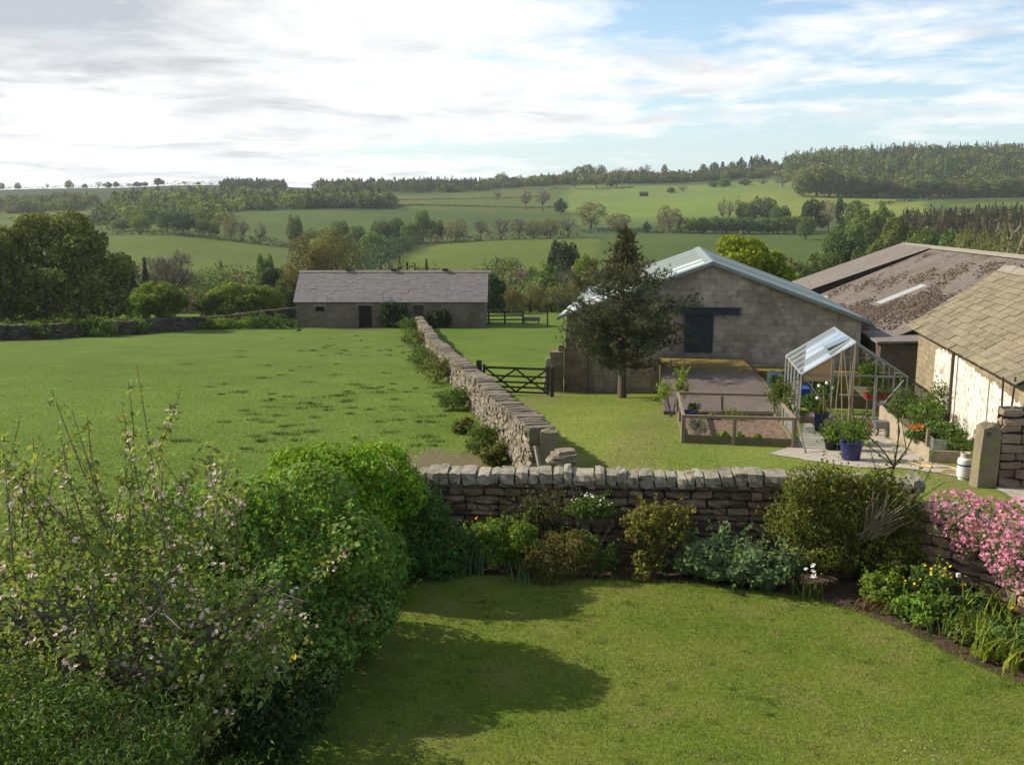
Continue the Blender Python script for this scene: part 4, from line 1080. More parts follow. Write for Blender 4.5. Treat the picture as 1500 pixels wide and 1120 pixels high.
for t, z in ((0, gE), (gW, gE), (gW / 2, gR), (0, g0 + bw), (gW, g0 + bw)): bar(fr, (t, 0, z), (t, gL, z), .06)
bar(fr, (.12, .03, gE - .1), (.86, .03, g0 + .4), .03); bar(fr, (gW - .05, gL - .03, gE - .1), (gW - .7, gL - .03, g0 + .5), .03); bar(fr, (gW - .08, .04, gE - .1), (gW - .6, .04, g0 + .7), .03)
fr.build('frame', m_alu, root)
for d0 in range(5):
    a_, b_ = gL * d0 / 5 + .02, gL * (d0 + 1) / 5 - .02
    for t in (0, gW):
        mb = MB(); mb.quad(FG.p(t, a_, g0 + bw), FG.p(t, b_, g0 + bw), FG.p(t, b_, gE), FG.p(t, a_, gE)); mb.build('side_pane', m_pane, root)
        if not (t == 0 and d0 == 1):
            mb = MB(); mb.quad(FG.p(t, a_, gE + .005), FG.p(t, b_, gE + .005), FG.p(gW / 2, b_, gR + .005), FG.p(gW / 2, a_, gR + .005)); mb.build('roof_pane', m_roofpane, root)
        else:
            mb = MB(); mb.quad(FG.p(0, a_, gE + .005), FG.p(0, b_, gE + .005), FG.p(.9, b_, zr_(.9) + .005), FG.p(.9, a_, zr_(.9) + .005)); mb.build('roof_pane', m_roofpane, root)
            mb = MB(); q0, q1, q2, q3 = FG.p(.8, a_, zr_(.8) + .14), FG.p(.8, b_, zr_(.8) + .14), FG.p(gW / 2, b_, gR + .02), FG.p(gW / 2, a_, gR + .02)
            mb.prism([q0, q1, q2, q3], (0, 0, .02)); mb.build('roof_vent', m_roofpane, root)
for (t0, t1) in ((.04, .88), (2.12, gW - .03)):
    for d in ((0, gL) if t0 > 1 else (gL,)):
        mb = MB(); mb.add([FG.p(t0, d, g0 + bw), FG.p(t1, d, g0 + bw), FG.p(t1, d, zr_(t1) - .02), FG.p(t0, d, zr_(t0) - .02)], [(0, 1, 2, 3)]); mb.build('gable_pane', m_pane, root)
for d in (0, gL):
    mb = MB(); mb.add([FG.p(.92, d, gE), FG.p(2.08, d, gE), FG.p(2.08, d, zr_(2.08) - .02), FG.p(gW / 2, d, gR - .02), FG.p(.92, d, zr_(.92) - .02)], [(0, 1, 2, 3, 4)]); mb.build('gable_pane', m_pane, root)
mb = MB(); mb.add([FG.p(.08, .02, gE - .2), FG.p(.87, .02, gE - .2), FG.p(.87, .02, zr_(.87) - .05), FG.p(.08, .02, gE + .02)], [(0, 1, 2, 3)])
V_ = np.concatenate(mb.v); mb.add(V_ + FG.a * .015, [(3, 2, 1, 0)]); mb.build('shade_board', m_board, root)
dr = MB()
for t in (1.62, 2.1): bar(dr, (t + .5, -.08, g0 + .06), (t + .5, -.08, gE), .05)
for z in (g0 + .08, g0 + .7, gE): bar(dr, (2.12, -.08, z), (2.6, -.08, z), .05)
dd_ = dr.build('door', m_alu, root)
mb = MB(); mb.quad(FG.p(2.14, -.08, g0 + .1), FG.p(2.58, -.08, g0 + .1), FG.p(2.58, -.08, gE - .02), FG.p(2.14, -.08, gE - .02)); mb.build('door_pane', m_pane, dd_)

m_leafA = leafmat('fresh_leaf', (.135, .205, .028), .4, .03)
m_leafB = leafmat('mid_leaf', (.088, .138, .030), .42, .03)
m_leafD = leafmat('deep_leaf', (.042, .080, .024), .42, .03)
m_leafY = leafmat('yellow_green_leaf', (.195, .240, .032), .35, .03)
m_leafG = leafmat('blue_green_leaf', (.125, .195, .082), .35, .02)
m_leafO = leafmat('olive_leaf', (.120, .140, .034), .4, .03)
m_leafR = leafmat('reddish_leaf', (.150, .100, .040), .45, .04)
m_twig = plain('twig_bark', (.16, .13, .10), .9, var=.35, scale=6)
m_twigd = plain('dark_bark', (.055, .042, .032), .95, var=.35, scale=6)
m_white = leafmat('white_petal', (.72, .70, .64), .15, .0, .25, obj=0)
m_pink = leafmat('pink_petal', (.58, .235, .36), .28, .02, .3, obj=0)
m_blush = leafmat('blush_petal', (.66, .50, .49), .28, .03, .3, obj=0)
m_orange = leafmat('orange_petal', (.72, .20, .02), .25, .02, .25, obj=0)
m_yellow = leafmat('yellow_petal', (.74, .50, .03), .25, .01, .25, obj=0)
m_blueP = leafmat('blue_petal', (.10, .12, .42), .3, .02, .25, obj=0)

zz_up = np.array([0, 0, 1.0])
def plantroot(name, label, cat, pos, group=None): return empty(name, pos, label, cat, group)
def leafy(name, label, cat, pos, B, n, L, mat, asp=.55, shell=.5, wild=.9, stems=7, stem_r=.02, r=None, group=None, smat=None, part='foliage', inner=.06, upb=.25, sprig=None):
    r = r or np.random.default_rng(int(abs(pos[0] * 131 + pos[1] * 977)) % 9999)
    root = plantroot(name, label, cat, pos, group)
    mats = mat if isinstance(mat, list) else [mat]
    V = crown(np.asarray(B, float), n, L, asp, shell, r, wild, upb, inner)
    m = n // 60 if sprig is None else sprig
    if m:
        P, d = crown_pts(np.asarray(B, float), m, .1, r, 0); d = d + rand_rot(len(P), r) * .6 + zz_up * .5; d /= np.linalg.norm(d, axis=1, keepdims=True)
        k = 9; t = np.tile(np.linspace(.1, 1, k), len(P))[:, None]; ln = np.repeat(r.uniform(1.4, 4.2, len(P)), k)[:, None] * L
        Q = np.repeat(P, k, 0) + np.repeat(d, k, 0) * t * ln + r.normal(size=(len(P) * k, 3)) * L * .28
        N2 = np.repeat(d, k, 0) * .5 + rand_rot(len(Q), r); N2 /= np.linalg.norm(N2, axis=1, keepdims=True)
        V = np.concatenate([V, leafv(Q, N2, L * .85, asp, r)])
    mi = r.integers(0, len(mats), len(V) // 4) if len(mats) > 1 else None
    quads(part, V, mats[0], root, mats=mats, mi=mi)
    if stems:
        mb = MB(); Bq = np.asarray(B); k = r.choice(len(Bq), stems)
        branches(mb, np.asarray(pos) - np.array([0, 0, .05]), Bq[k, :3] + r.normal(size=(stems, 3)) * Bq[k, 3:] * .5, stem_r, .3, .2, r, 5)
        mb.build('stem', smat or m_twig, root)
    return root
def flowers(name, P, size, mat, parent, petals=5, r=rng, up=.6, cup=.3):
    n = len(P); D = rand_rot(n, r) * (1 - up) + np.array([-.3, -.5, 1.0]) * up; D /= np.linalg.norm(D, axis=1, keepdims=True)
    t = np.cross(D, rand_rot(n, r)); t /= np.linalg.norm(t, axis=1, keepdims=True); s = np.cross(D, t); out = []
    sz = size * r.uniform(.75, 1.2, (n, 1))
    for k in range(petals):
        a = 2 * math.pi * k / petals; T = t * math.cos(a) + s * math.sin(a) + D * cup
        out.append(leafv(P + T * sz * .5, D, sz[:, 0], .75, r, T, .05))
    return quads(name, np.concatenate(out), mat, parent)
def strap(name, pos, n, h, wd, spread, mat, parent, r=rng, arch=.5):
    V = []
    a = r.uniform(0, 2 * math.pi, n)
    for i in range(n):
        b_ = np.asarray(pos) + np.array([r.normal() * spread, r.normal() * spread, 0]); d = np.array([math.cos(a[i]), math.sin(a[i]), 0]); s = np.array([-d[1], d[0], 0]); hh = h * r.uniform(.6, 1.15); l = arch * hh * r.uniform(.3, 1.2)
        pr = None
        for k in range(5):
            u = k / 4; c = b_ + d * l * u * u + np.array([0, 0, hh * (u - .25 * arch * u ** 3)]); w_ = wd * (1 - u ** 2) + .0008
            cur = (c - s * w_ / 2, c + s * w_ / 2)
            if pr: V += [pr[0], pr[1], cur[1], cur[0]]
            pr = cur
    return quads('foliage', np.array(V), mat, parent)

# greenhouse contents
def gsnap(X, Y): return np.array([X, Y, G(X, Y)])
q = FG.p(1.62, 1.2, g0); st = empty('staging', q, 'slatted timber staging bench inside the greenhouse', 'bench')
m_timber = plain('weathered_timber', (.25, .20, .135), .9, var=.35, scale=5)
m_green_t = plain('algae_timber', (.16, .145, .075), .9, var=.35, scale=5)
mb = MB()
for k in range(6): FG.box(mb, 1.95 + k * .14, 2.06 + k * .14, .25, 2.5, g0 + .74, g0 + .77)
mb.build('top', m_timber, st)
for t in (1.97, 2.72):
    for d in (.3, 2.4):
        mb = MB(); FG.box(mb, t, t + .05, d, d + .05, g0 - .1, g0 + .74); mb.build('leg', m_timber, st)
m_red = plain('red_plastic', (.42, .035, .03), .45)
mb = MB(); 
for (a0, a1, b0, b1, z0, z1) in ((1.95, 2.75, .30, .33, .77, .89), (1.95, 2.75, .77, .80, .77, .89), (1.95, 1.98, .33, .77, .77, .89), (2.72, 2.75, .33, .77, .77, .89), (1.98, 2.72, .33, .77, .77, .80)):
    FG.box(mb, a0, a1, b0, b1, g0 + z0, g0 + z1)
tag(mb.build('seed_tray', m_red, None, FG.p(2.35, .55, g0 + .77)), 'bright red seed tray on the greenhouse staging', 'tray')
r = np.random.default_rng(33)
leafy('seedling', 'pale green seedlings growing in the red tray', 'plant', FG.p(2.35, .55, g0 + .82), [np.r_[FG.p(2.08 + k * .18, .55, g0 + .98), .12, .12, .15] for k in range(4)], 500, .06, m_leafA, stems=4, stem_r=.005)
leafy('tomato_plant', 'tall leafy tomato plant at the back of the greenhouse staging', 'plant', FG.p(2.3, 1.7, g0 + .77), lump(FG.p(2.3, 1.7, g0 + 1.25), (.35, .4, .45), 8), 900, .08, m_leafA, stems=5, stem_r=.008)
leafy('tomato_plant', 'low leafy plants on the floor inside the open greenhouse side', 'plant', FG.p(.5, .9, g0 + .05), lump(FG.p(.5, .9, g0 + .45), (.28, .5, .32), 7), 800, .09, m_leafB, stems=5, stem_r=.008)
leafy('tomato_plant', 'sprawling plant with large pale leaves in the right half of the greenhouse', 'plant', FG.p(2.4, 2.3, g0 + .77), lump(FG.p(2.4, 2.3, g0 + 1.15), (.35, .45, .38), 8), 700, .10, m_leafY, .6, .8, stems=6, stem_r=.008)
leafy('tomato_plant', 'dark bushy plant on the greenhouse floor behind the canes', 'plant', FG.p(1.3, 2.6, g0), lump(FG.p(1.3, 2.6, g0 + .6), (.35, .45, .55), 8), 800, .09, m_leafB, .5, .8, stems=7, stem_r=.008)
leafy('pot_plant', 'leggy plants crowding the ground between the pots and the planter bed', 'plant', gp(1262, 23.6), lump(gp(1262, 23.6) + zz_up * .3, (.30, .5, .34), 9), 700, .08, m_leafO, .42, .8, stems=14, stem_r=.007, sprig=40)
m_bluepl = plain('cobalt_glaze', (.014, .022, .11), .3, .5, var=.3)
mb = MB(); FG.box(mb, .15, .55, 1.7, 2.4, g0 + .55, g0 + .78); tag(mb.build('crate', plain('blue_plastic', (.02, .06, .30), .45), None, FG.p(.35, 2, g0 + .55), bevel=.02), 'blue plastic crate at the back of the greenhouse', 'crate')
mb = MB(); FG.box(mb, .12, .60, 1.65, 2.45, g0 + .50, g0 + .545); FG.box(mb, .14, .18, 1.7, 1.74, g0, g0 + .5); FG.box(mb, .54, .58, 2.36, 2.40, g0, g0 + .5); FG.box(mb, .14, .18, 2.36, 2.40, g0, g0 + .5); FG.box(mb, .54, .58, 1.7, 1.74, g0, g0 + .5)
tag(mb.build('shelf', m_timber, None, FG.p(.35, 2, g0)), 'narrow timber shelf carrying the blue crate in the greenhouse', 'shelf')

# ------------------------------------------------------------------ fruit cage / raised bed frame
cA, cB, cC, cD = gp(1000, 24.0), gp(1162, 23.2), gp(1134, 28.7), gp(992, 29.2)   # front-left, front-right, back-right, back-left
root = empty('raised_bed', (cA + cB + cC + cD) / 4, 'timber-railed vegetable bed with green boards, next to the greenhouse', 'raised bed')
tops = [p_ + np.array([0, 0, h_]) for p_, h_ in zip((cA, cB, cC, cD), (.70, .74, .78, .80))]
zz3 = np.array([0, 0, 1.0])
def beam(a, b_, w_, h_, mat, name='rail', par=None):
    a = np.asarray(a, float); b_ = np.asarray(b_, float); x = b_ - a; n_ = np.array([-x[1], x[0], 0]); n_ /= np.linalg.norm(n_)
    mb = MB(); mb.obox(a - n_ * w_ / 2 - zz3 * h_ / 2, x, n_ * w_, zz3 * h_); return mb.build(name, mat, par if par is not None else root)
cs4 = (cA, cB, cC, cD)
for i in range(4):
    j = (i + 1) % 4; a_, b_ = tops[i], tops[j]; u_ = (b_ - a_) / np.linalg.norm(b_ - a_)
    beam(a_ + u_ * .05, b_ - u_ * .05, .07, .075, m_timber)
    for lv in range(2):
        z_ = .05 + lv * .115
        beam(cs4[i] + zz3 * z_ + u_ * .05, cs4[j] + zz3 * z_ - u_ * .05, .045, .11, m_green_t, 'board')
for i, p_ in enumerate((cA, cB, cC, cD)):
    mb = MB(); mb.box(p_ + np.array([-.045, -.045, -.2]), p_ + np.array([.045, .045, (.74, .78, .82, .84)[i]])); mb.build('post', m_timber, root)
for (i, j, f) in ((0, 1, .47), (3, 2, .46), (0, 3, .5), (1, 2, .5)):
    p_ = cs4[i] * (1 - f) + cs4[j] * f
    mb = MB(); mb.box(p_ + np.array([-.04, -.04, .25 if i != 0 or j != 1 else .03]), p_ + np.array([.04, .04, .72])); mb.build('post', m_timber, root)
m_mesh = glassmat('dusty_glass', (.74, .84, .77), .10, .14, .1)
u_ = (cC - cB)
for k in range(3):
    a_ = cB + u_ * (.04 + k * .31); b_ = cB + u_ * (.04 + (k + 1) * .31 - .02)
    mb = MB(); mb.quad(a_ + zz3 * .26, b_ + zz3 * .26, b_ + zz3 * .68, a_ + zz3 * .68); mb.build('glass_panel', m_mesh, root)
beam(cB + zz3 * .72 + np.array([.06, -.03, 0]), gp(1180, 22.4) + zz3 * .03, .04, .05, m_timber, 'brace')
gx, gy = np.meshgrid(np.linspace(0, 1, 40), np.linspace(0, 1, 60)); gx = gx[..., None]; gy = gy[..., None]
Pq = (cA * (1 - gx) + cB * gx) * (1 - gy) + (cD * (1 - gx) + cC * gx) * gy; Pq[..., 2] += .12 + rng.normal(size=Pq.shape[:2]) * .018
ii = np.arange(2400).reshape(60, 40); mb = MB(); mb.add(Pq.reshape(-1, 3), [(ii[i, j], ii[i, j + 1], ii[i + 1, j + 1], ii[i + 1, j]) for i in range(59) for j in range(39)])
m_bedsoil = surf('dry_bed_soil', (.12, .075, .050), (.185, .125, .085), 3, .95, .9, 18, c3=(.23, .17, .12), s3=6, bdist=.06)
mb.build('soil', m_bedsoil, root, smooth=True)
def bedp(u_, v_): return (cA * (1 - u_) + cB * u_) * (1 - v_) + (cD * (1 - u_) + cC * u_) * v_ + zz3 * .12
leafy('lavender_bush', 'grey-green lavender bush in the near left corner of the vegetable bed', 'bush', bedp(.14, .10), lump(bedp(.14, .10) + zz3 * .24, (.30, .26, .27), 8), 1100, .07, leafmat('lavender_leaf', (.10, .125, .095), .3, .02), .16, .6, stems=6, stem_r=.006)
for u_, v_, s_, t_ in ((.38, .07, .17, 'first small bright lettuce clump left of the front middle post of the bed'), (.52, .08, .15, 'small bright lettuce clump right of the front middle post of the bed'), (.70, .12, .09, 'tiny pale green seedling toward the right of the vegetable bed')):
    leafy('lettuce', t_, 'vegetable', bedp(u_, v_), [np.r_[bedp(u_, v_) + zz3 * s_ * .4, s_, s_, s_ * .6]], 160, .09, m_leafA, .8, stems=0)
q = bedp(.58, .80); root2 = plantroot('onion_clump', 'upright strappy onion leaves at the back of the vegetable bed', 'vegetable', q); strap('leaf', q, 60, .42, .03, .18, m_leafO, root2, np.random.default_rng(3), .35)
q = bedp(.36, .83); root2 = plantroot('dock_clump', 'reddish low leafy clump behind the middle of the vegetable bed', 'vegetable', q); quads('leaf', crown(lump(q + zz3 * .1, (.3, .2, .14), 5), 200, .10), m_leafR, root2)
def pot(name, label, pos, r0, r1, h, mat, rim=.02, cat='pot', group=None, soilm=m_bedsoil):
    rt = MB(); rt.lathe(pos, [(r0 * .94, 0), (r0, .02), (r1 * .98, h - .05), (r1 + rim, h - .045), (r1 + rim, h), (r1 - .015, h), (r1 - .03, h - .07)], 22)
    o = rt.build(name, mat, None, pos, smooth=False); tag(o, label, cat, group); return o
q = bedp(.12, .86); pot('bowl_planter', 'low cobalt blue bowl planter inside the back left corner of the bed', q, .16, .22, .2, m_bluepl)
leafy('herb', 'dark bushy herb growing in the low blue bowl', 'plant', q + zz3 * .14, lump(q + zz3 * .3 + np.array([.14, 0, 0]), (.22, .16, .15), 5), 350, .06, m_leafD, stems=3, stem_r=.005)
leafy('shrub', 'yellow-green leafy shrub at the left foot of the loading ramp', 'shrub', gp(984, 29.6), np.concatenate([lump(gp(972, 29.6) + zz3 * .75, (.28, .25, .4), 6), lump(gp(998, 29.8) + zz3 * .95, (.24, .25, .55), 6)]), 950, .09, m_leafY, .4, .9, stems=14, stem_r=.010, sprig=60)
leafy('shrub', 'yellow-green shrub standing between the bed and the greenhouse side', 'shrub', gp(1143, 27.0), np.concatenate([lump(gp(1140, 27) + zz3 * 1.0, (.34, .3, .75), 9), lump(gp(1153, 26.2) + zz3 * .7, (.25, .3, .6), 5)]), 1300, .09, m_leafO, .4, .9, stems=14, stem_r=.012, sprig=70)

# ------------------------------------------------------------------ raised trough bed on the right
m_sleeper = surf('concrete_trough', (.25, .20, .14), (.35, .29, .21), 1.5, .92, .5, 14, c3=(.14, .12, .075), s3=1.5)
FT = Frame(XatPx(1360, 21.2), 21.2, 9.0); zt = G(FT.o[0], 22.5)
root = empty('planter_bed', FT.p(.6, 2, zt), 'long low planter bed of pale boards running back beside the greenhouse', 'raised bed')
mb = MB(); FT.box(mb, 0, .06, 0, 5.2, zt - .9, zt + .40); mb.build('side_board', m_sleeper, root)
mb = MB(); FT.box(mb, .062, 1.25, 0, .06, zt - .5, zt + .38); mb.build('end_board', m_sleeper, root)
mb = MB(); FT.box(mb, .062, 1.3, .062, 5.2, zt - .5, zt + .30); mb.build('soil', m_bedsoil, root)
mb = MB(); q = FT.p(.04, .35, zt + .3); mb.box(q + np.array([-.03, -.03, -.3]), q + np.array([.04, .04, .50])); tag(mb.build('bed_post', m_timber, None, q), 'short square timber post at the near corner of the planter bed', 'post')
mb = MB(); 
for t0, t1, d0, d1 in ((.1, .4, .1, .13), (.1, .13, .13, .6)): FT.box(mb, t0, t1, d0, d1, zt + .30, zt + .62)
tag(mb.build('cold_frame', m_mesh, None, FT.p(.2, .3, zt + .3)), 'sheets of greenish cloche glass standing on the planter bed corner', 'cloche')
q = FT.p(-.05, 1.1, zt + .34); rt = leafy('wallflower', 'wallflower plant with vivid orange blooms on the planter bed', 'flower', q, lump(q + zz3 * .18 + np.array([.1, 0, 0]), (.30, .35, .2), 6), 700, .08, m_leafB, stems=6, stem_r=.006)
P = crown_pts(lump(q + zz3 * .33 + np.array([.02, -.05, 0]), (.16, .18, .07), 4), 26, .3)[0]; flowers('blossom', P, .055, m_orange, rt)
r = np.random.default_rng(41)
for k, (t, d, h_, lb, m_) in enumerate(((.7, 1.6, .35, 'leafy green crop in the middle of the planter bed', m_leafB), (.7, .7, .2, 'low green ground crop at the near end of the planter bed', m_leafB), (.75, 3.2, .55, 'feathery green crop at the far end of the planter bed', m_leafA))):
    q = FT.p(t, d, zt + .3); leafy('crop', lb, 'vegetable', q, lump(q + zz3 * h_ * .5, (.5, .65, h_ * .6), 8), 1100, .09, m_, stems=5, stem_r=.006)
for k, (px, Y, h_, lb) in enumerate(((1352, 23.6, 1.05, 'twiggy fruit bush with small leaves behind the orange wallflower'), (1322, 25.4, 1.0, 'bushy green shrub against the right end of the greenhouse'), (1375, 25.2, 1.25, 'tall loose shrub in front of the whitewashed wall'))):
    q = gp(px, Y); leafy('fruit_bush', lb, 'bush', q, lump(q + zz3 * h_ * .75, (.50, .45, h_ * .5), 11), 1500 if k else 420, .075, (m_leafB, m_leafB, m_leafO)[k], stems=14, stem_r=.014)
mb = MB(); q = gp(1393, 25.8)
for k in range(4): mb.stone(q + np.array([(k - 1.5) * .3, r.normal() * .1, .18]), (.26, .22, .28 + .1 * (k % 2)), np.array([1.0, .1, 0]), np.array([-.1, 1.0, 0]), zz3, .22)
tag(mb.build('compost_sack', plain('brown_sack', (.075, .05, .038), .9, var=.4), None, q, smooth=True), 'slumped brown compost sacks at the foot of the whitewashed wall', 'sack')

# ------------------------------------------------------------------ pots and canes
m_black = plain('black_plastic', (.018, .018, .022), .45, var=.4)
m_navy = plain('navy_plastic', (.018, .022, .055), .45, var=.3)
pots = [('pot', 'big cobalt blue glazed pot, nearest on the path, holding canes and peas', 1246, 21.5, .20, .255, .42, m_bluepl, m_leafA, .55),
        ('pot', 'tall navy planter by the greenhouse door with white tulips', 1202, 26.0, .16, .20, .55, m_navy, None, 0),
        ('pot', 'black tub of leafy plants between the blue pot and the navy planter', 1224, 23.7, .20, .23, .36, m_black, m_leafB, .3),
        ('pot', 'shaded black pot tucked behind the big blue pot', 1238, 22.8, .18, .21, .42, m_black, m_leafB, .35),
        ('pot', 'small black pot of pale green leaves on the path edge', 1217, 22.9, .13, .16, .24, m_black, m_leafA, .2),
        ('pot', 'terracotta pot beside the greenhouse base', 1278, 26.9, .10, .13, .2, plain('terracotta', (.22, .06, .04), .8), None, 0)]
for k, (nm, lb, px, Y, r0, r1, h_, m_, lm_, lh) in enumerate(pots):
    q = gp(px, Y); q[2] += .012
    pot(nm, lb, q, r0, r1, h_, m_)
    if lm_ is not None:
        leafy('pot_plant', ('climbing peas twined around canes in the big blue pot', '', 'broad-leaved plants filling the black tub', 'leafy stems in the shaded black pot', 'pale trailing leaves in the small black pot')[k], 'plant', q + zz3 * (h_ - .08), lump(q + zz3 * (h_ + lh * .45), (r1 * 1.25, r1 * 1.25, lh * .7), 8), 700 if k == 0 else 360, .075, lm_, .45, .9, 1.2, stems=12, stem_r=.007, sprig=28)
q = gp(1202, 26.0) + zz3 * .50; rt = plantroot('tulip', 'white tulips in the tall navy planter', 'flower', q)
strap('leaf', q, 30, .42, .035, .07, m_leafO, rt, np.random.default_rng(6), .3)
tp_ = [(1199.5, 566), (1211, 562), (1219, 569), (1197, 584)]
mb = MB(); P = []
for x, y in tp_:
    e = at(x, y, 25.95); P.append(e); mb.tube([q, (q + e) / 2 + np.array([.02, 0, .05]), e], [.010, .008, .006], 5)
mb.build('stem', m_leafA, rt)
for e in P:
    mb = MB(); mb.lathe(e - zz3 * .03, [(.01, 0), (.035, .015), (.045, .05), (.03, .085), (.008, .095)], 10); mb.build('flower_head', plain('tulip_white', (.75, .74, .68), .6) if e is P[0] else bpy.data.materials['tulip_white'], rt, smooth=True)
m_cane = plain('bamboo', (.36, .27, .17), .7, var=.3, scale=6)
for k, (x0, y0, x1, y1, Y) in enumerate(((1217, 605, 1219, 522, 25.9), (1221, 632, 1233, 512, 23.7), (1234, 632, 1233, 516, 22.8), (1250, 645, 1236, 515, 21.5), (1243, 645, 1253, 504, 21.5), (1240, 645, 1251, 520, 21.5), (1207, 610, 1206, 565, 25.9))):
    a_, b_ = at(x0, y0, Y), at(x1, y1, Y + .05)
    a_[2] = max(a_[2], G(a_[0], a_[1]) + .05); mb = MB(); mb.tube([a_, (a_ + b_) / 2 + r.normal(size=3) * .012, b_], [.013, .012, .009], 6)
    tag(mb.build('bamboo_cane', m_cane, None, a_), ['straight tall cane behind the tulips', 'long cane leaning right over the black tub', 'cane crossing behind the leaning cane', 'cane leaning left from the big blue pot', 'tallest cane rising from the big blue pot', 'thin upright cane in the middle of the blue pot', 'shortest cane in the navy tulip planter'][k], 'cane', 'bamboo canes in the pots')
# gas bottle, hose, bike-like clutter
q = gp(1411, 19.35); q[2] += .0; mb = MB()
mb.lathe(q, [(.105, 0), (.105, .05), (.135, .06), (.14, .10), (.14, .40), (.13, .44), (.08, .47), (.05, .475)], 24)
gb = mb.build('gas_bottle', plain('white_enamel', (.68, .67, .63), .4, .5, var=.08), None, q, smooth=False); tag(gb, 'white gas bottle with a blue band beside the stone gatepost', 'gas bottle')
mb = MB(); mb.lathe(q + zz3 * .30, [(.1415, 0), (.1415, .035)], 24); mb.build('band', plain('blue_band', (.03, .05, .22), .5), gb)
mb = MB(); mb.lathe(q + zz3 * .475, [(.02, 0), (.02, .05), (.045, .055), (.045, .075), (.01, .08)], 12); mb.build('valve', m_alu, gb)
mb = MB(); mb.lathe(q + zz3 * .44, [(.085, 0), (.095, .13), (.085, .13), (.075, 0)], 20); mb.build('collar', plain('cream_enamel', (.50, .46, .37), .5), gb)
hose_px = [(1296, 662), (1330, 675), (1365, 683), (1338, 672), (1368, 682), (1395, 684), (1425, 693), (1440, 698), (1400, 688), (1378, 689), (1410, 692), (1450, 701), (1500, 705), (1560, 700)]
P = []
for x, y in hose_px:
    Y = 19.0
    for _ in range(25): X, Yn = onz(x, y, G(0 if _ == 0 else X, Y) + .05)[:2]; Y = Yn
    P.append((X, Y, G(X, Y) + .035))
P = np.array(P); t_ = np.linspace(0, len(P) - 1, 90)
def cr(P, t):
    i = np.clip(t.astype(int), 0, len(P) - 2); f = (t - i)[:, None]; p0, p1, p2, p3 = P[np.clip(i - 1, 0, None)], P[i], P[i + 1], P[np.clip(i + 2, None, len(P) - 1)]
    return .5 * (2 * p1 + (p2 - p0) * f + (2 * p0 - 5 * p1 + 4 * p2 - p3) * f ** 2 + (3 * p1 - p0 - 3 * p2 + p3) * f ** 3)
mb = MB(); mb.tube(cr(P, t_), .016, 6); tag(mb.build('garden_hose', plain('yellow_hose', (.48, .36, .14), .5), None), 'pale yellow garden hose looping across the path to the driveway', 'hose')
# hand trolley by the planter
q = gp(1290, 25.2); rt = empty('barrow', q, 'small metal barrow with a red body parked beside the planter bed', 'barrow')
m_steel = plain('worn_steel', (.22, .22, .23), .4, .5, metal=.5)
mb = MB(); mb.prism([q + np.array([-.16, -.12, .22]), q + np.array([.16, -.12, .22]), q + np.array([.24, -.12, .42]), q + np.array([-.22, -.12, .42])], (0, .28, 0)); mb.build('tray', m_steel, rt)
mb = MB(); a = np.linspace(0, 2 * math.pi, 17); mb.tube([q + np.array([-.18 + .12 * math.cos(t), .02, .125 + .12 * math.sin(t)]) for t in a], .022, 6); mb.build('wheel', m_black, rt)
for s in (-.12, .16):
    mb = MB(); mb.tube([q + np.array([-.2, s, .13]), q + np.array([.1, s, .2]), q + np.array([.42, s, .48])], .013, 6); mb.build('handle', m_steel, rt)
    mb = MB(); mb.tube([q + np.array([.16, s, .22]), q + np.array([.2, s, .0])], .013, 6); mb.build('leg', m_steel, rt)
# ------------------------------------------------------------------ hedges and shrubs of the garden
def bedq(px, Y, z=-.06): return np.array([(px - 750) * Y / ray(px, row_of(z, Y))[1], Y, z])
r = np.random.default_rng(51)
m_hedge = leafmat('hedge_leaf', (.175, .255, .050), .45, .03, .45)
m_hedgeB = leafmat('hedge_leaf_bright', (.200, .295, .020), .40, .03, .34)
m_apple = leafmat('apple_leaf', (.190, .240, .070), .42, .035, .45)
m_willow = leafmat('willow_leaf', (.078, .130, .028), .42, .03, .3)
# clipped rounded shrub, front one
c = np.array([-2.70, 10.85, 1.0])
B = np.concatenate([lump(c, (1.36, 1.20, 1.30), 26, .34, r, -.9), lump(c + np.array([-1.2, -.2, -.1]), (1.3, 1.2, 1.2), 16, .36, r, -.6), lump(c + np.array([.05, -1.0, -.4]), (1.0, .9, .85), 12, .36, r, -.9)])
leafy('hedge_shrub', 'broad rounded garden shrub bulging over the left edge of the lawn', 'shrub', (c[0], c[1], -.06), B, 38000, .074, m_hedge, .66, .35, .65, 16, .03, r, inner=.02, sprig=170)
c = np.array([-2.45, 13.25, .96])
B = np.concatenate([lump(c, (1.30, .80, 1.20), 22, .36, r, -.9)])
leafy('hedge_shrub', 'bright lime-topped shrub behind the rounded one, against the garden wall', 'shrub', (c[0], c[1], -.06), B, 24000, .066, m_hedgeB, .6, .35, 1.0, 12, .03, r, inner=.02, sprig=260)
c2 = np.array([-1.45, 13.5, .58]); leafy('hedge_shrub', 'dark green shrub right of the lime-topped one, shade put into its leaf colour', 'shrub', (c2[0], c2[1], -.06), np.concatenate([lump(c2, (.72, .55, .78), 14, .38, r, -.9), lump(c2 + np.array([.45, .05, -.28]), (.5, .45, .45), 9, .4, r, -.9)]), 11000, .062, leafmat('painted_shade_leaf', (.065, .130, .026), .42, .03, .28), .55, .4, .8, 10, .02, r, inner=.02)  # shaded flank of the lime-topped shrub, built apart with darker leaf colour
c = np.array([-4.7, 10.7, .65])
B = np.concatenate([lump(c, (1.2, 1.2, .95), 18, .36, r, -.7), lump(c + np.array([-1.2, -1.6, -.25]), (1.0, 1.3, 1.0), 12, .36, r, -.7)])
leafy('hedge_shrub', 'loose green hedge behind the apple tree, open to the field', 'shrub', (c[0], c[1], -.3), B, 20000, .062, m_hedge, .62, .4, 1.0, 12, .03, r, inner=.02)

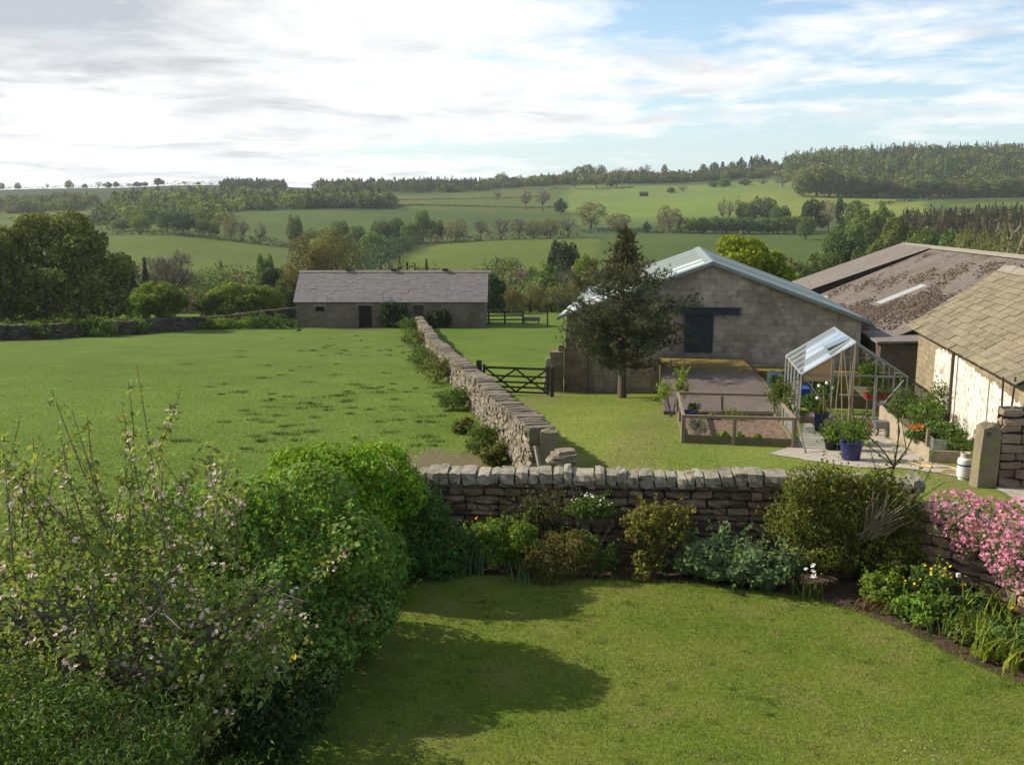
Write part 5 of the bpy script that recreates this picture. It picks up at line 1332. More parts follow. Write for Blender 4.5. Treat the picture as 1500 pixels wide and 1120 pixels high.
# apple tree in blossom
base = np.array([-3.75, 7.9, -.06]); root = plantroot('apple_tree', 'old apple tree in pink and white blossom with long bare shoots', 'tree', base)
tr = MB(); br0 = base + np.array([.05, 0, .85])
tr.tube([base - zz3 * .1, base + np.array([.02, .02, .4]), br0], [.11, .09, .08], 9)
cl = np.array([-3.55, 8.1, 1.72]); tips = []
for k in range(26):
    d = rand_rot(1, r)[0]; d[2] = abs(d[2]) * .8 - .1; tips.append(cl + d * np.array([1.75, 1.25, 1.05]) * r.uniform(.75, 1.0))
branches(tr, br0, tips[:14], .045, .25, .22, r, 6); branches(tr, br0 + np.array([.1, .05, .3]), tips[14:], .03, .25, .22, r, 5)
tips = np.array(tips)
for k in range(190):
    i = r.integers(len(tips)); a_ = br0 + (tips[i] - br0) * r.uniform(.45, 1); b_ = a_ + rand_rot(1, r)[0] * r.uniform(.25, .6) + np.array([0, 0, .12]); tr.tube([a_, (a_ + b_) / 2 + r.normal(size=3) * .03, b_], [.010, .008, .004], 4, cap=False)
shoots = []
for (x0, y0, x1, y1, Y, wv) in ((235, 760, 200, 535, 8.3, .5), (150, 760, 75, 570, 8.1, .6), (190, 740, 188, 560, 8.2, .3), (215, 700, 265, 570, 8.4, 1), (120, 760, 85, 620, 8, .4), (60, 780, 10, 640, 7.9, .5), (170, 780, 105, 600, 8.0, .2), (40, 800, 30, 690, 8.1, .3), (250, 740, 290, 680, 8.3, .8), (205, 720, 180, 600, 8.1, .9), (310, 760, 340, 660, 8.6, .7), (15, 780, 30, 610, 8.3, .2), (140, 700, 128, 610, 8.2, .2), (55, 740, 48, 640, 8.5, .2), (20, 830, 5, 700, 7.9, .4), (460, 850, 525, 795, 8.6, .8)):
    a_, b_ = at(x0, y0, Y), at(x1, y1, Y + r.normal() * .15); m_ = (a_ + b_) / 2 + r.normal(size=3) * .04
    tr.tube([a_ + (a_ - b_) * .3, a_, m_, b_], [.008, .007, .005, .0025], 5, cap=False); shoots.append((a_, m_, b_, wv))
for k in range(30):
    a_ = at(r.uniform(5, 350), r.uniform(735, 800), 8.1 + r.normal() * .35); b_ = a_ + np.array([r.normal() * .22, r.normal() * .15, r.uniform(.30, .75)]); m_ = (a_ + b_) / 2 + r.normal(size=3) * .05
    tr.tube([a_ - (b_ - a_) * .4, a_, m_, b_], [.008, .007, .005, .002], 4, cap=False); shoots.append((a_ - (b_ - a_) * .3, m_, b_, .75))
tr.build('trunk', m_twig, root)
B = np.concatenate([lump(cl, (1.75, 1.2, .95), 30, .30, r, -.5), lump(cl + np.array([.75, -.1, -.45]), (.95, .8, .7), 12, .34, r, -.6), lump(cl + np.array([-1.3, .1, -.1]), (1.0, .9, .8), 12, .34, r, -.5)])
V = [crown(B, 11500, .066, .52, .85, r, .9, .3, .45)]
for (a_, m_, b_, wv) in shoots:
    n = int(70 * wv) + 26; t = r.random(n)[:, None]; P = a_ + (b_ - a_) * t + r.normal(size=(n, 3)) * .035 + (m_ - (a_ + b_) / 2) * (1 - np.abs(2 * t - 1)); D = rand_rot(n, r) + np.array([0, 0, .5]); D /= np.linalg.norm(D, axis=1, keepdims=True)
    V.append(leafv(P, D, .062, .5, r))
quads('foliage', np.concatenate(V), m_apple, root)
P = crown_pts(B, 520, .5, r)[0]; kk = P[:, 2] > 1.0; P = P[kk]; P = np.repeat(P[:170], 4, 0); P = P + r.normal(size=P.shape) * .035
S_ = np.concatenate([a_ + (b_ - a_) * t for (a_, m_, b_, wv) in shoots if wv > .65 for t in (.4, .6, .7)]).reshape(-1, 3); S_ = np.repeat(S_, 4, 0) + r.normal(size=(len(S_) * 4, 3)) * .03
flowers('blossom', np.concatenate([P, S_]), .025, m_blush, root, r=r, up=.5)

# shrub at the bottom left, small narrow leaves
c = np.array([-3.1, 6.35, .95]); B = np.concatenate([lump(c, (.95, .8, .95), 20, .36, r, -.5), lump(c + np.array([.75, .25, -.3]), (.6, .6, .65), 10, .36, r, -.5), lump(c + np.array([-.8, .2, 0]), (.9, .8, .95), 12, .36, r, -.5)])
leafy('willow_shrub', 'dense narrow-leaved shrub at the bottom left corner below the apple tree', 'shrub', (c[0], c[1], -.06), B, 26000, .056, m_willow, .30, .5, 1.1, 14, .018, r)
c = np.array([-2.35, 8.9, .45]); B = lump(c, (.55, .9, .55), 14, .4, r, -.8)
leafy('garden_shrub', 'dark shaded shrub between the apple tree and the lawn edge', 'shrub', (c[0], c[1], -.06), B, 7000, .06, m_leafD, .5, .4, 1, 10, .015, r)
q = onz(300, 1105); leafy('garden_shrub', 'low dark ground shrub at the foot of the apple tree by the bottom edge', 'shrub', (q[0], q[1], -.06), np.concatenate([lump(q + zz3 * .18, (.55, .5, .30), 10, .38, r, -.5), lump(q + np.array([-.5, -.35, .2]), (.5, .45, .35), 8, .38, r, -.5), lump(q + np.array([.35, .5, .1]), (.35, .5, .25), 7, .38, r, -.5)]), 6000, .055, m_leafD, .45, .5, 1, 10, .01, r)
for k, (px, py, Y) in enumerate(((431, 963, 9.2), (440, 993, 9.0))):
    e = at(px, py, Y); q = np.array([e[0], Y, -.05]); rt = plantroot('poppy', ('single yellow poppy in the shade left of the lawn, the higher one', 'lower small yellow poppy near the lawn corner shade')[k], 'flower', q)
    mb = MB(); mb.tube([q, (q + e) / 2 + np.array([.02, 0, 0]), e], .006, 5); mb.build('stem', m_leafB, rt); flowers('flower_head', e[None], (.05, .035)[k], m_yellow, rt, 6); 

# border along the garden wall
leafy('border_shrub', 'bright green leafy shrub at the left of the border below the wall', 'shrub', bedq(735, 13.6), np.concatenate([lump(bedq(722, 13.75) + zz3 * .42, (.42, .36, .40), 11, .38, r, -.6), lump(bedq(762, 13.7) + zz3 * .42, (.34, .34, .38), 9, .38, r, -.6)]), 5200, .060, m_leafA, .55, .45, 1, 10, .012, r)
q = bedq(768, 13.35); rt = plantroot('iris', 'silvery strap-leaved iris in front of the bright border shrub', 'plant', q); strap('leaf', q, 46, .50, .028, .14, m_leafG, rt, r, .6)
q = bedq(690, 13.5); rt = plantroot('iris', 'pale upright iris leaves in the dark corner by the lime shrub', 'plant', q); strap('leaf', q, 22, .75, .030, .07, m_leafG, rt, r, .25)
q = bedq(699, 13.8); e = q + zz3 * .82; rt = plantroot('poppy', 'single orange-yellow poppy in front of the left end of the garden wall', 'flower', q); mb = MB(); mb.tube([q, e], .006, 5); mb.build('stem', m_leafB, rt); flowers('flower_head', e[None], .045, m_orange, rt, 6)
B = np.concatenate([lump(bedq(822, 13.45) + zz3 * .38, (.52, .40, .40), 14, .36, r, -.6), lump(bedq(805, 13.3) + zz3 * .22, (.40, .3, .25), 7, .4, r, -.6)])
leafy('spirea', 'bronze-tipped mounded spirea in the middle left of the border', 'shrub', bedq(822, 13.4), B, 6500, .042, [m_leafO, m_leafO, m_leafR], .45, .5, 1.1, 16, .010, r)
leafy('border_shrub', 'small dark green shrub tucked right of the bronze spirea', 'shrub', bedq(866, 13.5), lump(bedq(866, 13.5) + zz3 * .30, (.24, .25, .34), 8, .4, r, -.6), 1500, .055, m_leafB, .5, .5, 1, 6, .01, r)
q = bedq(790, 14.1); rt = plantroot('climber', 'straggly dry climber with bare stems spread over the garden wall', 'climber', q); mb = MB(); tw = []
for k in range(46):
    e = bedq(790 + r.normal() * 28, 14.12) + zz3 * r.uniform(.6, 1.35); m_ = (q + e) / 2 + np.array([r.normal() * .15, -.05, .1]); mb.tube([q + r.normal(size=3) * .05, m_, e], [.009, .007, .003], 4, cap=False); tw.append((m_, e))
mb.build('stem', m_twigd, rt)
P = np.concatenate([m_ + (e - m_) * r.random((26, 1)) + r.normal(size=(26, 3)) * .06 for m_, e in tw]); quads('foliage', leafv(P, rand_rot(len(P), r), .05, .4, r), m_leafO, rt)
q = bedq(866, 13.9); rt = leafy('viburnum', 'leggy white-flowering shrub with a dark bare base under the wall', 'shrub', q, lump(q + zz3 * .92, (.40, .28, .20), 9, .4, r, -.5), 1900, .05, m_leafB, .5, .6, 1, 9, .014, r)
P = crown_pts(lump(q + zz3 * 1.0, (.40, .28, .16), 6, .4, r), 40, .2, r)[0]; P = np.repeat(P[P[:, 2] > .9][:14], 3, 0); flowers('blossom', P + r.normal(size=P.shape) * .02, .018, m_white, rt)
B = np.concatenate([lump(bedq(960, 13.6) + zz3 * .80, (.50, .42, .36), 15, .36, r, -.6), lump(bedq(950, 13.5) + zz3 * .38, (.26, .25, .34), 7, .4, r, -.7), lump(bedq(940, 13.3) + zz3 * .13, (.18, .16, .2), 4, .4, r, -.5)])
leafy('photinia', 'rounded bush with yellow-green and russet leaves in the middle of the border', 'shrub', bedq(955, 13.5), B, 6800, .055, [m_leafO, m_leafY, m_leafO, m_leafR], .58, .4, 1, 10, .016, r)
leafy('fern', 'small pale green fern in the dark gap right of the white-flowering shrub', 'plant', bedq(898, 13.7), [np.r_[bedq(898, 13.7) + zz3 * .25, .12, .12, .26]], 260, .07, m_leafB, .4, .7, 1, 4, .006, r)
for k, (px, Y, rx, hz_, lb) in enumerate(((1042, 13.35, .52, .68, 'blue-green columbine clump, the left and smaller of the two'), (1115, 13.1, .60, .60, 'blue-green columbine clump, the right and wider of the two'))):
    q = bedq(px, Y); rt = leafy('columbine', lb, 'plant', q, lump(q + zz3 * hz_ * .5, (rx, rx * .75, hz_ * .55), 18, .32, r, -.4), 4600, .085, m_leafG, .8, .4, .7, 10, .008, r, upb=.6)
q = bedq(1164, 13.2); rt = plantroot('bluebell', 'violet-blue flowers behind the columbine clump', 'flower', q); strap('leaf', q, 24, .35, .02, .12, m_leafB, rt, r, .5); P = q + zz3 * .44 + r.normal(size=(46, 3)) * np.array([.13, .1, .07]); flowers('blossom', P, .02, m_blueP, rt)
q = bedq(1184, 12.62); rt = plantroot('daffodil', 'cream daffodils at the front of the border beside the columbine', 'flower', q); strap('leaf', q, 46, .36, .022, .10, m_leafB, rt, r, .5); P = q + zz3 * .46 + np.array([[-.06, -.02, .02], [.02, -.06, 0], [.05, .03, .06], [.04, -.04, -.07]]); flowers('flower_head', P, .052, m_white, rt, 6); flowers('corona', P + np.array([0, -.02, .01]), .016, m_yellow, rt, 6, cup=1)
# the big shrub in the right corner
B = np.concatenate([lump(bedq(1190, 13.55) + zz3 * 1.02, (.74, .58, .70), 18, .38, r, -.7), lump(bedq(1235, 13.6) + zz3 * 1.2, (.55, .5, .52), 12, .42, r, -.7), lump(bedq(1275, 13.6) + zz3 * .90, (.75, .6, .66), 18, .34, r, -.7), lump(bedq(1195, 13.3) + zz3 * .55, (.62, .5, .45), 10, .36, r, -.7), lump(bedq(1290, 13.3) + zz3 * .35, (.6, .5, .45), 9, .36, r, -.7)])
leafy('corner_shrub', 'large yellow-green evergreen shrub filling the right corner of the border', 'shrub', bedq(1235, 13.5), B, 23000, .058, [m_leafO, m_leafY, m_leafO], .5, .5, 1, 30, .02, r, smat=m_twig)
q = bedq(1290, 13.2); rt = plantroot('dead_stalks', 'fan of dry grey stalks sticking out of the big corner shrub', 'plant', q + zz3 * .6); mb = MB()
for k in range(60):
    a_ = bedq(1268 + r.normal() * 8, 13.15) + zz3 * r.uniform(.7, .9); mb.tube([a_, a_ + np.array([r.uniform(-.1, .55), -.1 + r.normal() * .08, r.uniform(.2, .62)])], [.008, .003], 4, cap=False)
mb.build('stalk', plain('dry_stalk', (.26, .215, .15), .9, var=.3), rt)
# small green peony, geraniums and the flowers at the right
leafy('peony', 'neat bright green peony mound at the lawn edge', 'plant', bedq(1290, 12.55), lump(bedq(1290, 12.55) + zz3 * .22, (.29, .26, .26), 12, .36, r, -.5), 2400, .07, m_leafA, .45, .4, .8, 9, .008, r, upb=.5)
q = bedq(1270, 12.4); rt = plantroot('dead_stalks', 'tuft of brown withered leaves at the foot of the peony mound', 'plant', q); strap('leaf', q, 40, .22, .012, .10, leafmat('dry_leaf', (.24, .16, .07), .3, .02), rt, r, 1.0)
q = bedq(1366, 12.5); rt = leafy('leopards_bane', 'leafy clump with a spray of small yellow flowers under the pink climber', 'flower', q, lump(q + zz3 * .30, (.33, .28, .33), 9, .4, r, -.5), 1500, .07, m_leafB, .5, .5, 1, 8, .007, r)
P = q + zz3 * .48 + np.array([-.05, -.2, 0]) + r.normal(size=(40, 3)) * np.array([.16, .08, .10]); flowers('blossom', P, .022, m_yellow, rt)
q = bedq(1378, 12.6); e = at(1369, 846, 12.6); rt = plantroot('globeflower', 'single tall yellow globeflower standing above the leafy clump', 'flower', q); mb = MB(); mb.tube([q, e], .006, 5); mb.build('stem', m_leafB, rt); flowers('flower_head', np.repeat(e[None], 3, 0) + r.normal(size=(3, 3)) * .008, .04, m_yellow, rt, 6)
q = bedq(1398, 12.2); rt = plantroot('allium', 'white allium buds on thin stems among the border flowers', 'flower', q); mb = MB(); hd = MB()
for (px, py) in ((1383, 875), (1388, 885), (1398, 884), (1407, 887), (1404, 842), (1376, 884)):
    e = at(px, py, 12.2); mb.tube([bedq(px, 12.25), e], .005, 5); hd.stone(e, (.025, .025, .028), np.array([1.0, 0, 0]), np.array([0, 1.0, 0]), zz3, .05)
mb.build('stem', m_leafB, rt); hd.build('flower_head', plain('allium_white', (.55, .52, .48), .7), rt)
for k, (px, Y, rx, hh, n, m_, L, lb) in enumerate(((1352, 12.0, .42, .30, 1700, m_leafA, .065, 'fresh green geranium clump spilling over the lawn edge'), (1325, 12.1, .25, .20, 700, m_leafB, .06, 'low dark geranium leaves left of the bright clump'), (1420, 11.9, .40, .42, 1500, m_leafB, .07, 'mid-green leafy perennial in the middle of the right-hand flower bed'), (1500, 11.0, .45, .40, 1800, m_leafB, .075, 'taller leafy perennial at the right edge of the picture below the wall'), (1455, 12.1, .35, .22, 800, m_leafR, .06, 'reddish low foliage at the foot of the stone wall'), (1425, 11.3, .30, .25, 900, m_leafO, .06, 'olive low ground plant at the front of the right-hand bed'))):
    q = bedq(px, Y); leafy('perennial', lb, 'plant', q, lump(q + zz3 * hh * .45, (rx, rx * .85, hh * .6), 12, .36, r, -.4), n, L, m_, .6, .45, .8, 9, .007, r, upb=.4)
for k, (px, Y, n, h_, lb) in enumerate(((1405, 11.5, 60, .42, 'upright green iris leaves at the lawn edge of the right bed'), (1458, 11.0, 110, .50, 'sprawling pale straw-tipped strap leaves near the right edge'), (1440, 11.6, 60, .55, 'tall iris fan behind the sprawling strap leaves'), (1490, 10.7, 70, .45, 'pale strap leaves at the far right corner of the bed'))):
    q = bedq(px, Y); rt = plantroot('iris', lb, 'plant', q); strap('leaf', q, n, h_, .026, .2, (m_leafB, m_leafY, m_leafA, m_leafY)[k], rt, r, .7)
for lb, hp in (('cluster of orange-yellow poppies at the foot of the wall under the climber', ((1459, 884), (1466, 886), (1484, 884), (1480, 889), (1488, 892))), ('single orange-yellow poppy left of the cluster under the climber', ((1422, 883),))):
    cx0 = sum(p[0] for p in hp) / len(hp); q = bedq(cx0, 12.0); rt = plantroot('welsh_poppy', lb, 'flower', q); mb = MB(); Pp = []
    for (px, py) in hp:
        e = at(px, py, 12.0); Pp.append(e); mb.tube([q + (bedq(px, 12.0) - q) * .3, bedq(px, 12.0) + zz3 * .12, e], .005, 5)
    mb.build('stem', m_leafB, rt); flowers('flower_head', np.array(Pp), .042, m_yellow, rt, 5)
# pink clematis over the right wall
q = np.array([7.3, 12.2, -.05]); rt = plantroot('clematis', 'pink clematis in full flower cascading over the right-hand stone wall', 'climber', q)
pth = []
for k in range(15):
    u_ = k / 14; x = 1392 + u_ * 150; Y = 13.3 - u_ * 2.0; X = 6.45 + u_ * 1.15
    top = zrow(742 + 18 * math.sin(u_ * 4), Y); pth.append((X - .15, Y - .12, top, .26 + .06 * math.sin(k * 2.1)))
B = [(x, y, z, .30, .30, w_) for x, y, z, w_ in pth]
for (px, py, Y, s_) in ((1405, 775, 12.75, .20), (1412, 800, 12.7, .16), (1452, 790, 12.2, .26), (1470, 815, 11.9, .26), (1478, 838, 11.75, .20), (1495, 790, 11.6, .36), (1500, 825, 11.5, .30), (1435, 780, 12.4, .24), (1520, 800, 11.3, .4), (1390, 752, 13.0, .18), (1376, 735, 13.4, .10), (1500, 868, 11.45, .08)):
    e = at(px, py, Y); B.append((e[0], e[1], e[2], s_, s_ * .8, s_ * .8))
B = np.array(B)
quads('foliage', crown(B, 2600, .06, .5, .6, r), m_leafB, rt)
mb = MB(); branches(mb, q, B[r.choice(len(B), 14), :3], .014, .3, .2, r, 5); mb.build('stem', m_twig, rt)
P, d_ = crown_pts(B, 2700, .2, r); flowers('blossom', P + d_ * .03, .032, m_pink, rt, 4, r, .45, .15)
# sapling by the wall
q = gp(1303, 15.4); rt = plantroot('apple_sapling', 'young bare-limbed apple sapling just behind the corner of the garden wall', 'tree', q); mb = MB(); Pl = []
fk = at(1310, 683, 15.4); mb.tube([q - zz3 * .1, at(1299, 712, 15.4), fk], [.026, .024, .02], 7)
for (pts) in (((1316, 640), (1316, 585)), ((1330, 655), (1345, 618), (1352, 592)), ((1294, 660), (1268, 635), (1262, 610)), ((1288, 665), (1265, 648)), ((1318, 630), (1311, 595)), ((1328, 662), (1320, 612)), ((1283, 690), (1270, 640))):
    P = [fk] + [at(x, y, 15.4 + r.normal() * .15) for x, y in pts]; mb.tube(P, np.linspace(.015, .005, len(P)), 5, cap=False)
    for i in range(len(P) - 1): Pl.append(P[i] + (P[i + 1] - P[i]) * r.uniform(.3, 1, (9, 1)) + r.normal(size=(9, 3)) * .03)
mb.build('trunk', m_twigd, rt); Pl = np.concatenate(Pl); quads('foliage', leafv(Pl, rand_rot(len(Pl), r), .065, .5, r), m_leafA, rt)
q = gp(1342, 15.0); rt = plantroot('rose_shoot', 'spindly green shoots leaning right from the wall corner', 'plant', q); mb = MB(); Pl = []
for pts in (((1344, 728), (1346, 690), (1350, 668)), ((1344, 728), (1365, 682), (1368, 655)), ((1346, 730), (1385, 705))):
    P = [at(x, y, 15.0) for x, y in pts]; mb.tube(P, [.009, .006, .003][:len(P)], 4, cap=False)
    for i in range(len(P) - 1): Pl.append(P[i] + (P[i + 1] - P[i]) * r.random((14, 1)) + r.normal(size=(14, 3)) * .05)
mb.build('stem', m_twigd, rt); Pl = np.concatenate(Pl); quads('foliage', leafv(Pl, rand_rot(len(Pl), r), .06, .5, r), m_leafA, rt)
# weeds along the long field wall
for k, (px, Y, w_, h_, lb) in enumerate(((700, 24.6, .50, .75, 'tall nettle clump at the near end of the long field wall'), (722, 23.0, .35, .45, 'low weeds beside the feed tub at the wall foot'), (662, 33.5, .60, .80, 'second nettle clump along the long field wall'), (636, 43, .80, 1.2, 'pair-topped nettle mass half way along the field wall'), (616, 50, .9, 1.1, 'olive weed clump beyond the middle of the field wall'), (606, 64, .9, 1.3, 'grassy weed mound near the far end of the field wall'), (598, 80, 1.1, 1.3, 'bright weeds where the field wall meets the long barn'), (677, 28.0, .3, .4, 'small dock plant between the two nearer nettle clumps'))):
    q = gp(px, Y); leafy('nettle_clump', lb, 'weeds', q, np.concatenate([lump(q + zz3 * h_ * .45, (w_, w_ * .9, h_ * .6), 10, .36, r, -.3), lump(q + np.array([w_ * .5, .6, h_ * .4]), (w_ * .6, w_ * .7, h_ * .55), 6, .4, r, -.3)]), 1500, .07 + Y * .0011, (m_leafB, m_leafO)[k % 2], .42, .6, 1.1, 12, .008, r)
daisy = [onz(x, y) for x, y in zip(r.uniform(1290, 1370, 26), r.uniform(1085, 1119, 26))] + [onz(x, y) for x, y in zip(r.uniform(900, 1480, 9), r.uniform(900, 1110, 9))]
daisy = np.array([q for q in daisy if inpoly(q[:1], q[1:2], LAWN)[0]]) + zz3 * .022
o = flowers('daisies', daisy, .011, m_white, None if True else None, 5, r, .8) if False else quads('daisies', leafv(np.repeat(daisy, 3, 0), np.tile([[0, 0, 1.0]], (len(daisy) * 3, 1)), .014, .6, r), m_white, None, (3, 9, 0))
tag(o, 'tiny white daisies dotted in the lawn', None, None, 'stuff')
# ------------------------------------------------------------------ trees
tm = dict(
    oak=leafmat('oak_leaf', (.150, .166, .046), .40, .03, .3, spec=.06, rough=.8), fresh=leafmat('fresh_tree_leaf', (.165, .225, .038), .38, .03, .35, spec=.06, rough=.8),
    dark=leafmat('holly_leaf', (.052, .086, .034), .40, .03, .2, spec=.06, rough=.8), brown=leafmat('budding_leaf', (.175, .158, .070), .38, .03, .3, spec=.06, rough=.8),
    green=leafmat('tree_leaf', (.110, .160, .046), .38, .03, .35, spec=.06, rough=.8), bare=leafmat('bare_twig', (.150, .122, .095), .35, .02, .0, spec=.06, rough=.8),
    conifer=leafmat('spruce_needle', (.042, .064, .034), .35, .03, .15, spec=.06, rough=.8), lime=leafmat('lime_leaf', (.205, .255, .022), .35, .025, .35, spec=.06, rough=.8), pale=leafmat('pale_leaf', (.165, .200, .070), .35, .03, .3, spec=.06, rough=.8))
protos = {}
def make_tree(kind, seed, n, L, H=10.0, W=8.0):
    r = np.random.default_rng(seed); root = empty('tree', (0, 0, 0)); mb = MB()
    base = np.zeros(3)
    if kind == 'conifer':
        root.name = 'conifer'
        t = r.random(n) ** .75; a = r.uniform(0, 2 * math.pi, n); tier = .78 + .22 * np.cos(t * 34); rr = (1 - t) * W * .5 * tier * np.sqrt(r.uniform(.25, 1, n)); z = H * (.08 + .92 * t) - rr * .35
        P = np.stack([rr * np.cos(a), rr * np.sin(a), z], 1); N = np.stack([np.cos(a) * .5, np.sin(a) * .5, np.full(n, .8)], 1) + rand_rot(n, r) * .5; N /= np.linalg.norm(N, axis=1, keepdims=True)
        T = np.stack([np.cos(a), np.sin(a), np.full(n, -.35)], 1)
        quads('crown', leafv(P, N, L, .45, r, T), tm[kind], root); mb.tube([base - zz3 * .5, (0, 0, H * .5), (0, 0, H * .97)], [.22, .14, .02], 6)
    elif kind == 'bare':
        c = np.array([0, 0, H * .62]); B = lump(c, (W * .5, W * .5, H * .38), 16, .34, r, -.6)
        P, d = crown_pts(B, n, .75, r, .3); T = d + np.array([0, 0, .7]) + rand_rot(len(P), r) * .5; N = np.cross(T, rand_rot(len(P), r)); N /= np.linalg.norm(N, axis=1, keepdims=True)
        quads('crown', leafv(P, N, L * 2.2, .07, r, T, .01), tm['bare'], root)
        tips = B[1:, :3] + r.normal(size=(len(B) - 1, 3)) * .4; tips = tips + (tips - c) * .25
        mb.tube([base - zz3 * .5, (0.1, 0, H * .16), (0, .1, H * .34)], [.34, .24, .2], 8); branches(mb, (0, .05, H * .30), tips, .13, .12, .15, r, 5)
        for k in range(70):
            t0 = tips[r.integers(len(tips))]; a_ = np.array([0, 0, H * .34]) + (t0 - np.array([0, 0, H * .34])) * r.uniform(.45, 1); b_ = a_ + (rand_rot(1, r)[0] + np.array([0, 0, .5])) * r.uniform(.5, 1.4); mb.tube([a_, (a_ + b_) / 2 + r.normal(size=3) * .1, b_], [.04, .03, .01], 4, cap=False)
    else:
        zc = {'brown': .50, 'oak': .52}.get(kind, .50); rz = H * (1 - zc) * 1.02
        c = np.array([0, 0, H * zc]); wild = .9
        B = lump(c, (W * .5, W * .5, rz), 30 if kind != 'dark' else 18, .30 if kind == 'oak' else .34, r, -.75)
        quads('crown', crown(B, n, L * (1 if kind != 'brown' else .8), .6 if kind != 'brown' else .35, .5, r, wild, .25, .12), tm[kind], root)
        mb.tube([base - zz3 * .5, (.1, .05, H * .14), (0, .1, H * .32)], [.38, .27, .22], 8); k = r.choice(len(B) - 1, 11) + 1
        branches(mb, (0, .05, H * .28), B[k, :3], .14, .25, .15, r, 5)
    mb.build('trunk', m_twigd, root)
    return root
def place(root, px, ytop, Y, wpx, label, group=None, H=10.0, W=8.0, rz=None, name=None, cat='tree'):
    q = gp(px, Y); h = zrow(ytop, Y) - q[2] + .0; h = max(h, 1.0)
    w_ = wpx * Y / 1400
    root.location = [float(c) for c in q - np.array([0, 0, .1])]; root.scale = (w_ / W, w_ / W, h / H); root.rotation_euler = (0, 0, rng.uniform(0, 6.28) if rz is None else rz)
    tag(root, label, cat, group)
    if name: root.name = name
    return root
used = set()
def put_tree(kind, lod, px, ytop, Y, wpx, label, group=None):
    n, L = {'mid': (8000, .46), 'low': (2200, .72), 'far': (700, 1.15)}[lod]
    if kind == 'bare': n, L = {'mid': (3000, .40), 'low': (1000, .55), 'far': (330, .9)}[lod]
    if kind == 'conifer': n, L = {'mid': (2200, 1.0), 'low': (900, 1.2), 'far': (300, 1.7)}[lod]
    v = rng.integers(0, 2); key = (kind, lod, int(v))
    if key not in protos: protos[key] = make_tree(kind, 100 + len(protos), n, L); o = protos[key]
    else: o = copy_tree(protos[key])
    return place(o, px, ytop, Y, wpx, label, group)

# the big oak at the left, its own mesh
def big_tree(name, label, px, ytop, Y, wpx, mat, n, L, seed, lobes, trunk_r=.45):
    r = np.random.default_rng(seed); q = gp(px, Y); h = zrow(ytop, Y) - q[2]; w_ = wpx * Y / 1400
    root = empty(name, q, label, 'tree'); B = []
    for (dx, dz, sx, sz, k) in lobes: B.append(lump(q + np.array([dx * w_, r.normal() * w_ * .05, dz * h]), (sx * w_, sx * w_ * .9, sz * h), k, .34, r, -.7))
    B = np.concatenate(B); quads('crown', crown(B, n, L, .6, .45, r, .95, .25, .08), mat[0], root, mats=mat, mi=r.integers(0, len(mat), n)[:0] if False else None)
    mb = MB(); mb.tube([q - zz3 * .4, q + zz3 * h * .1, q + zz3 * h * .25], [trunk_r, trunk_r * .8, trunk_r * .7], 10); k = r.choice(len(B), 26); branches(mb, q + zz3 * h * .22, B[k, :3], trunk_r * .4, .2, .15, r, 6); mb.build('trunk', m_twigd, root); return root
big_tree('oak_tree', 'huge spreading olive-green oak behind the dark field wall at the left edge', 92, 303, 84, 215, [tm['oak']], 36000, .34, 71, [(0, .62, .32, .36, 22), (-.28, .50, .26, .34, 14), (.22, .46, .27, .34, 14), (.02, .30, .42, .28, 18), (.0, .14, .40, .16, 14), (.36, .26, .14, .22, 8), (-.40, .34, .2, .26, 8)])
big_tree('oak_tree', 'second oak cut off by the left edge, slightly in front of the huge oak', -30, 325, 79, 150, [tm['oak']], 13000, .34, 72, [(0, .55, .45, .42, 20), (.25, .35, .3, .3, 10)])
big_tree('lime_tree', 'round bright yellow-green tree behind the roof ridge of the gabled barn', 1090, 344, 76, 140, [tm['lime']], 11000, .32, 73, [(-.1, .66, .36, .34, 18), (.2, .52, .30, .34, 14), (.36, .40, .18, .28, 8), (-.25, .45, .26, .35, 10)], .3)
# Scots pine by the gate
r = np.random.default_rng(81); q = gp(911, 37.4); H_ = zrow(332, 37.4) - q[2]; root = empty('pine_tree', q, 'dark bushy pine with a tall thin leader in front of the gabled barn', 'tree')
mb = MB(); top = q + zz3 * H_ + np.array([-.1, 0, 0]); tk_ = [q - zz3 * .2, q + zz3 * .8, q + zz3 * 2.2 + np.array([.03, 0, 0]), q + zz3 * 4.4 + np.array([-.08, 0, 0]), top]; mb.tube(tk_, [.20, .16, .13, .07, .02], 9)
Pt, Tt = [], []
for k in range(230):
    u_ = r.random() ** 1.1; z_ = 1.2 + (H_ - 1.35) * u_; 
    wid = np.interp(u_, [0, .13, .28, .53, .60, .66, .75, .9, 1], [1.7, 2.3, 2.5, 2.45, 2.2, 1.4, .62, .42, .15]); a = r.uniform(0, 2 * math.pi)
    l = wid * r.uniform(.40, 1.12); d = np.array([math.cos(a), math.sin(a), 0]); b0 = q + zz3 * z_; e = b0 + d * l + zz3 * (l * r.uniform(.05, .5) - .1)
    if d[0] > .3 and u_ < .55: e[0] += .25
    mid = (b0 + e) / 2 - zz3 * l * .10; mb.tube([b0, mid, e], [.035 * (1.2 - u_), .025 * (1.2 - u_), .008], 4, cap=False)
    m = int(7 + 12 * l); t = r.uniform(.30, 1.05, m)[:, None]; B_ = (1 - t) ** 2 * b0 + 2 * t * (1 - t) * mid + t ** 2 * e + r.normal(size=(m, 3)) * .11; Pt.append(B_); Tt.append(np.tile(d * .5 + zz3 * .75, (m, 1)) + r.normal(size=(m, 3)) * .45)
for k in range(60):
    u_ = r.uniform(.68, 1); b_ = q + zz3 * H_ * u_ + np.array([r.normal() * .2 * (1.1 - u_), r.normal() * .2 * (1.1 - u_), 0]); Pt.append(b_[None]); Tt.append(np.array([[r.normal() * .15, r.normal() * .15, 1.0]]))
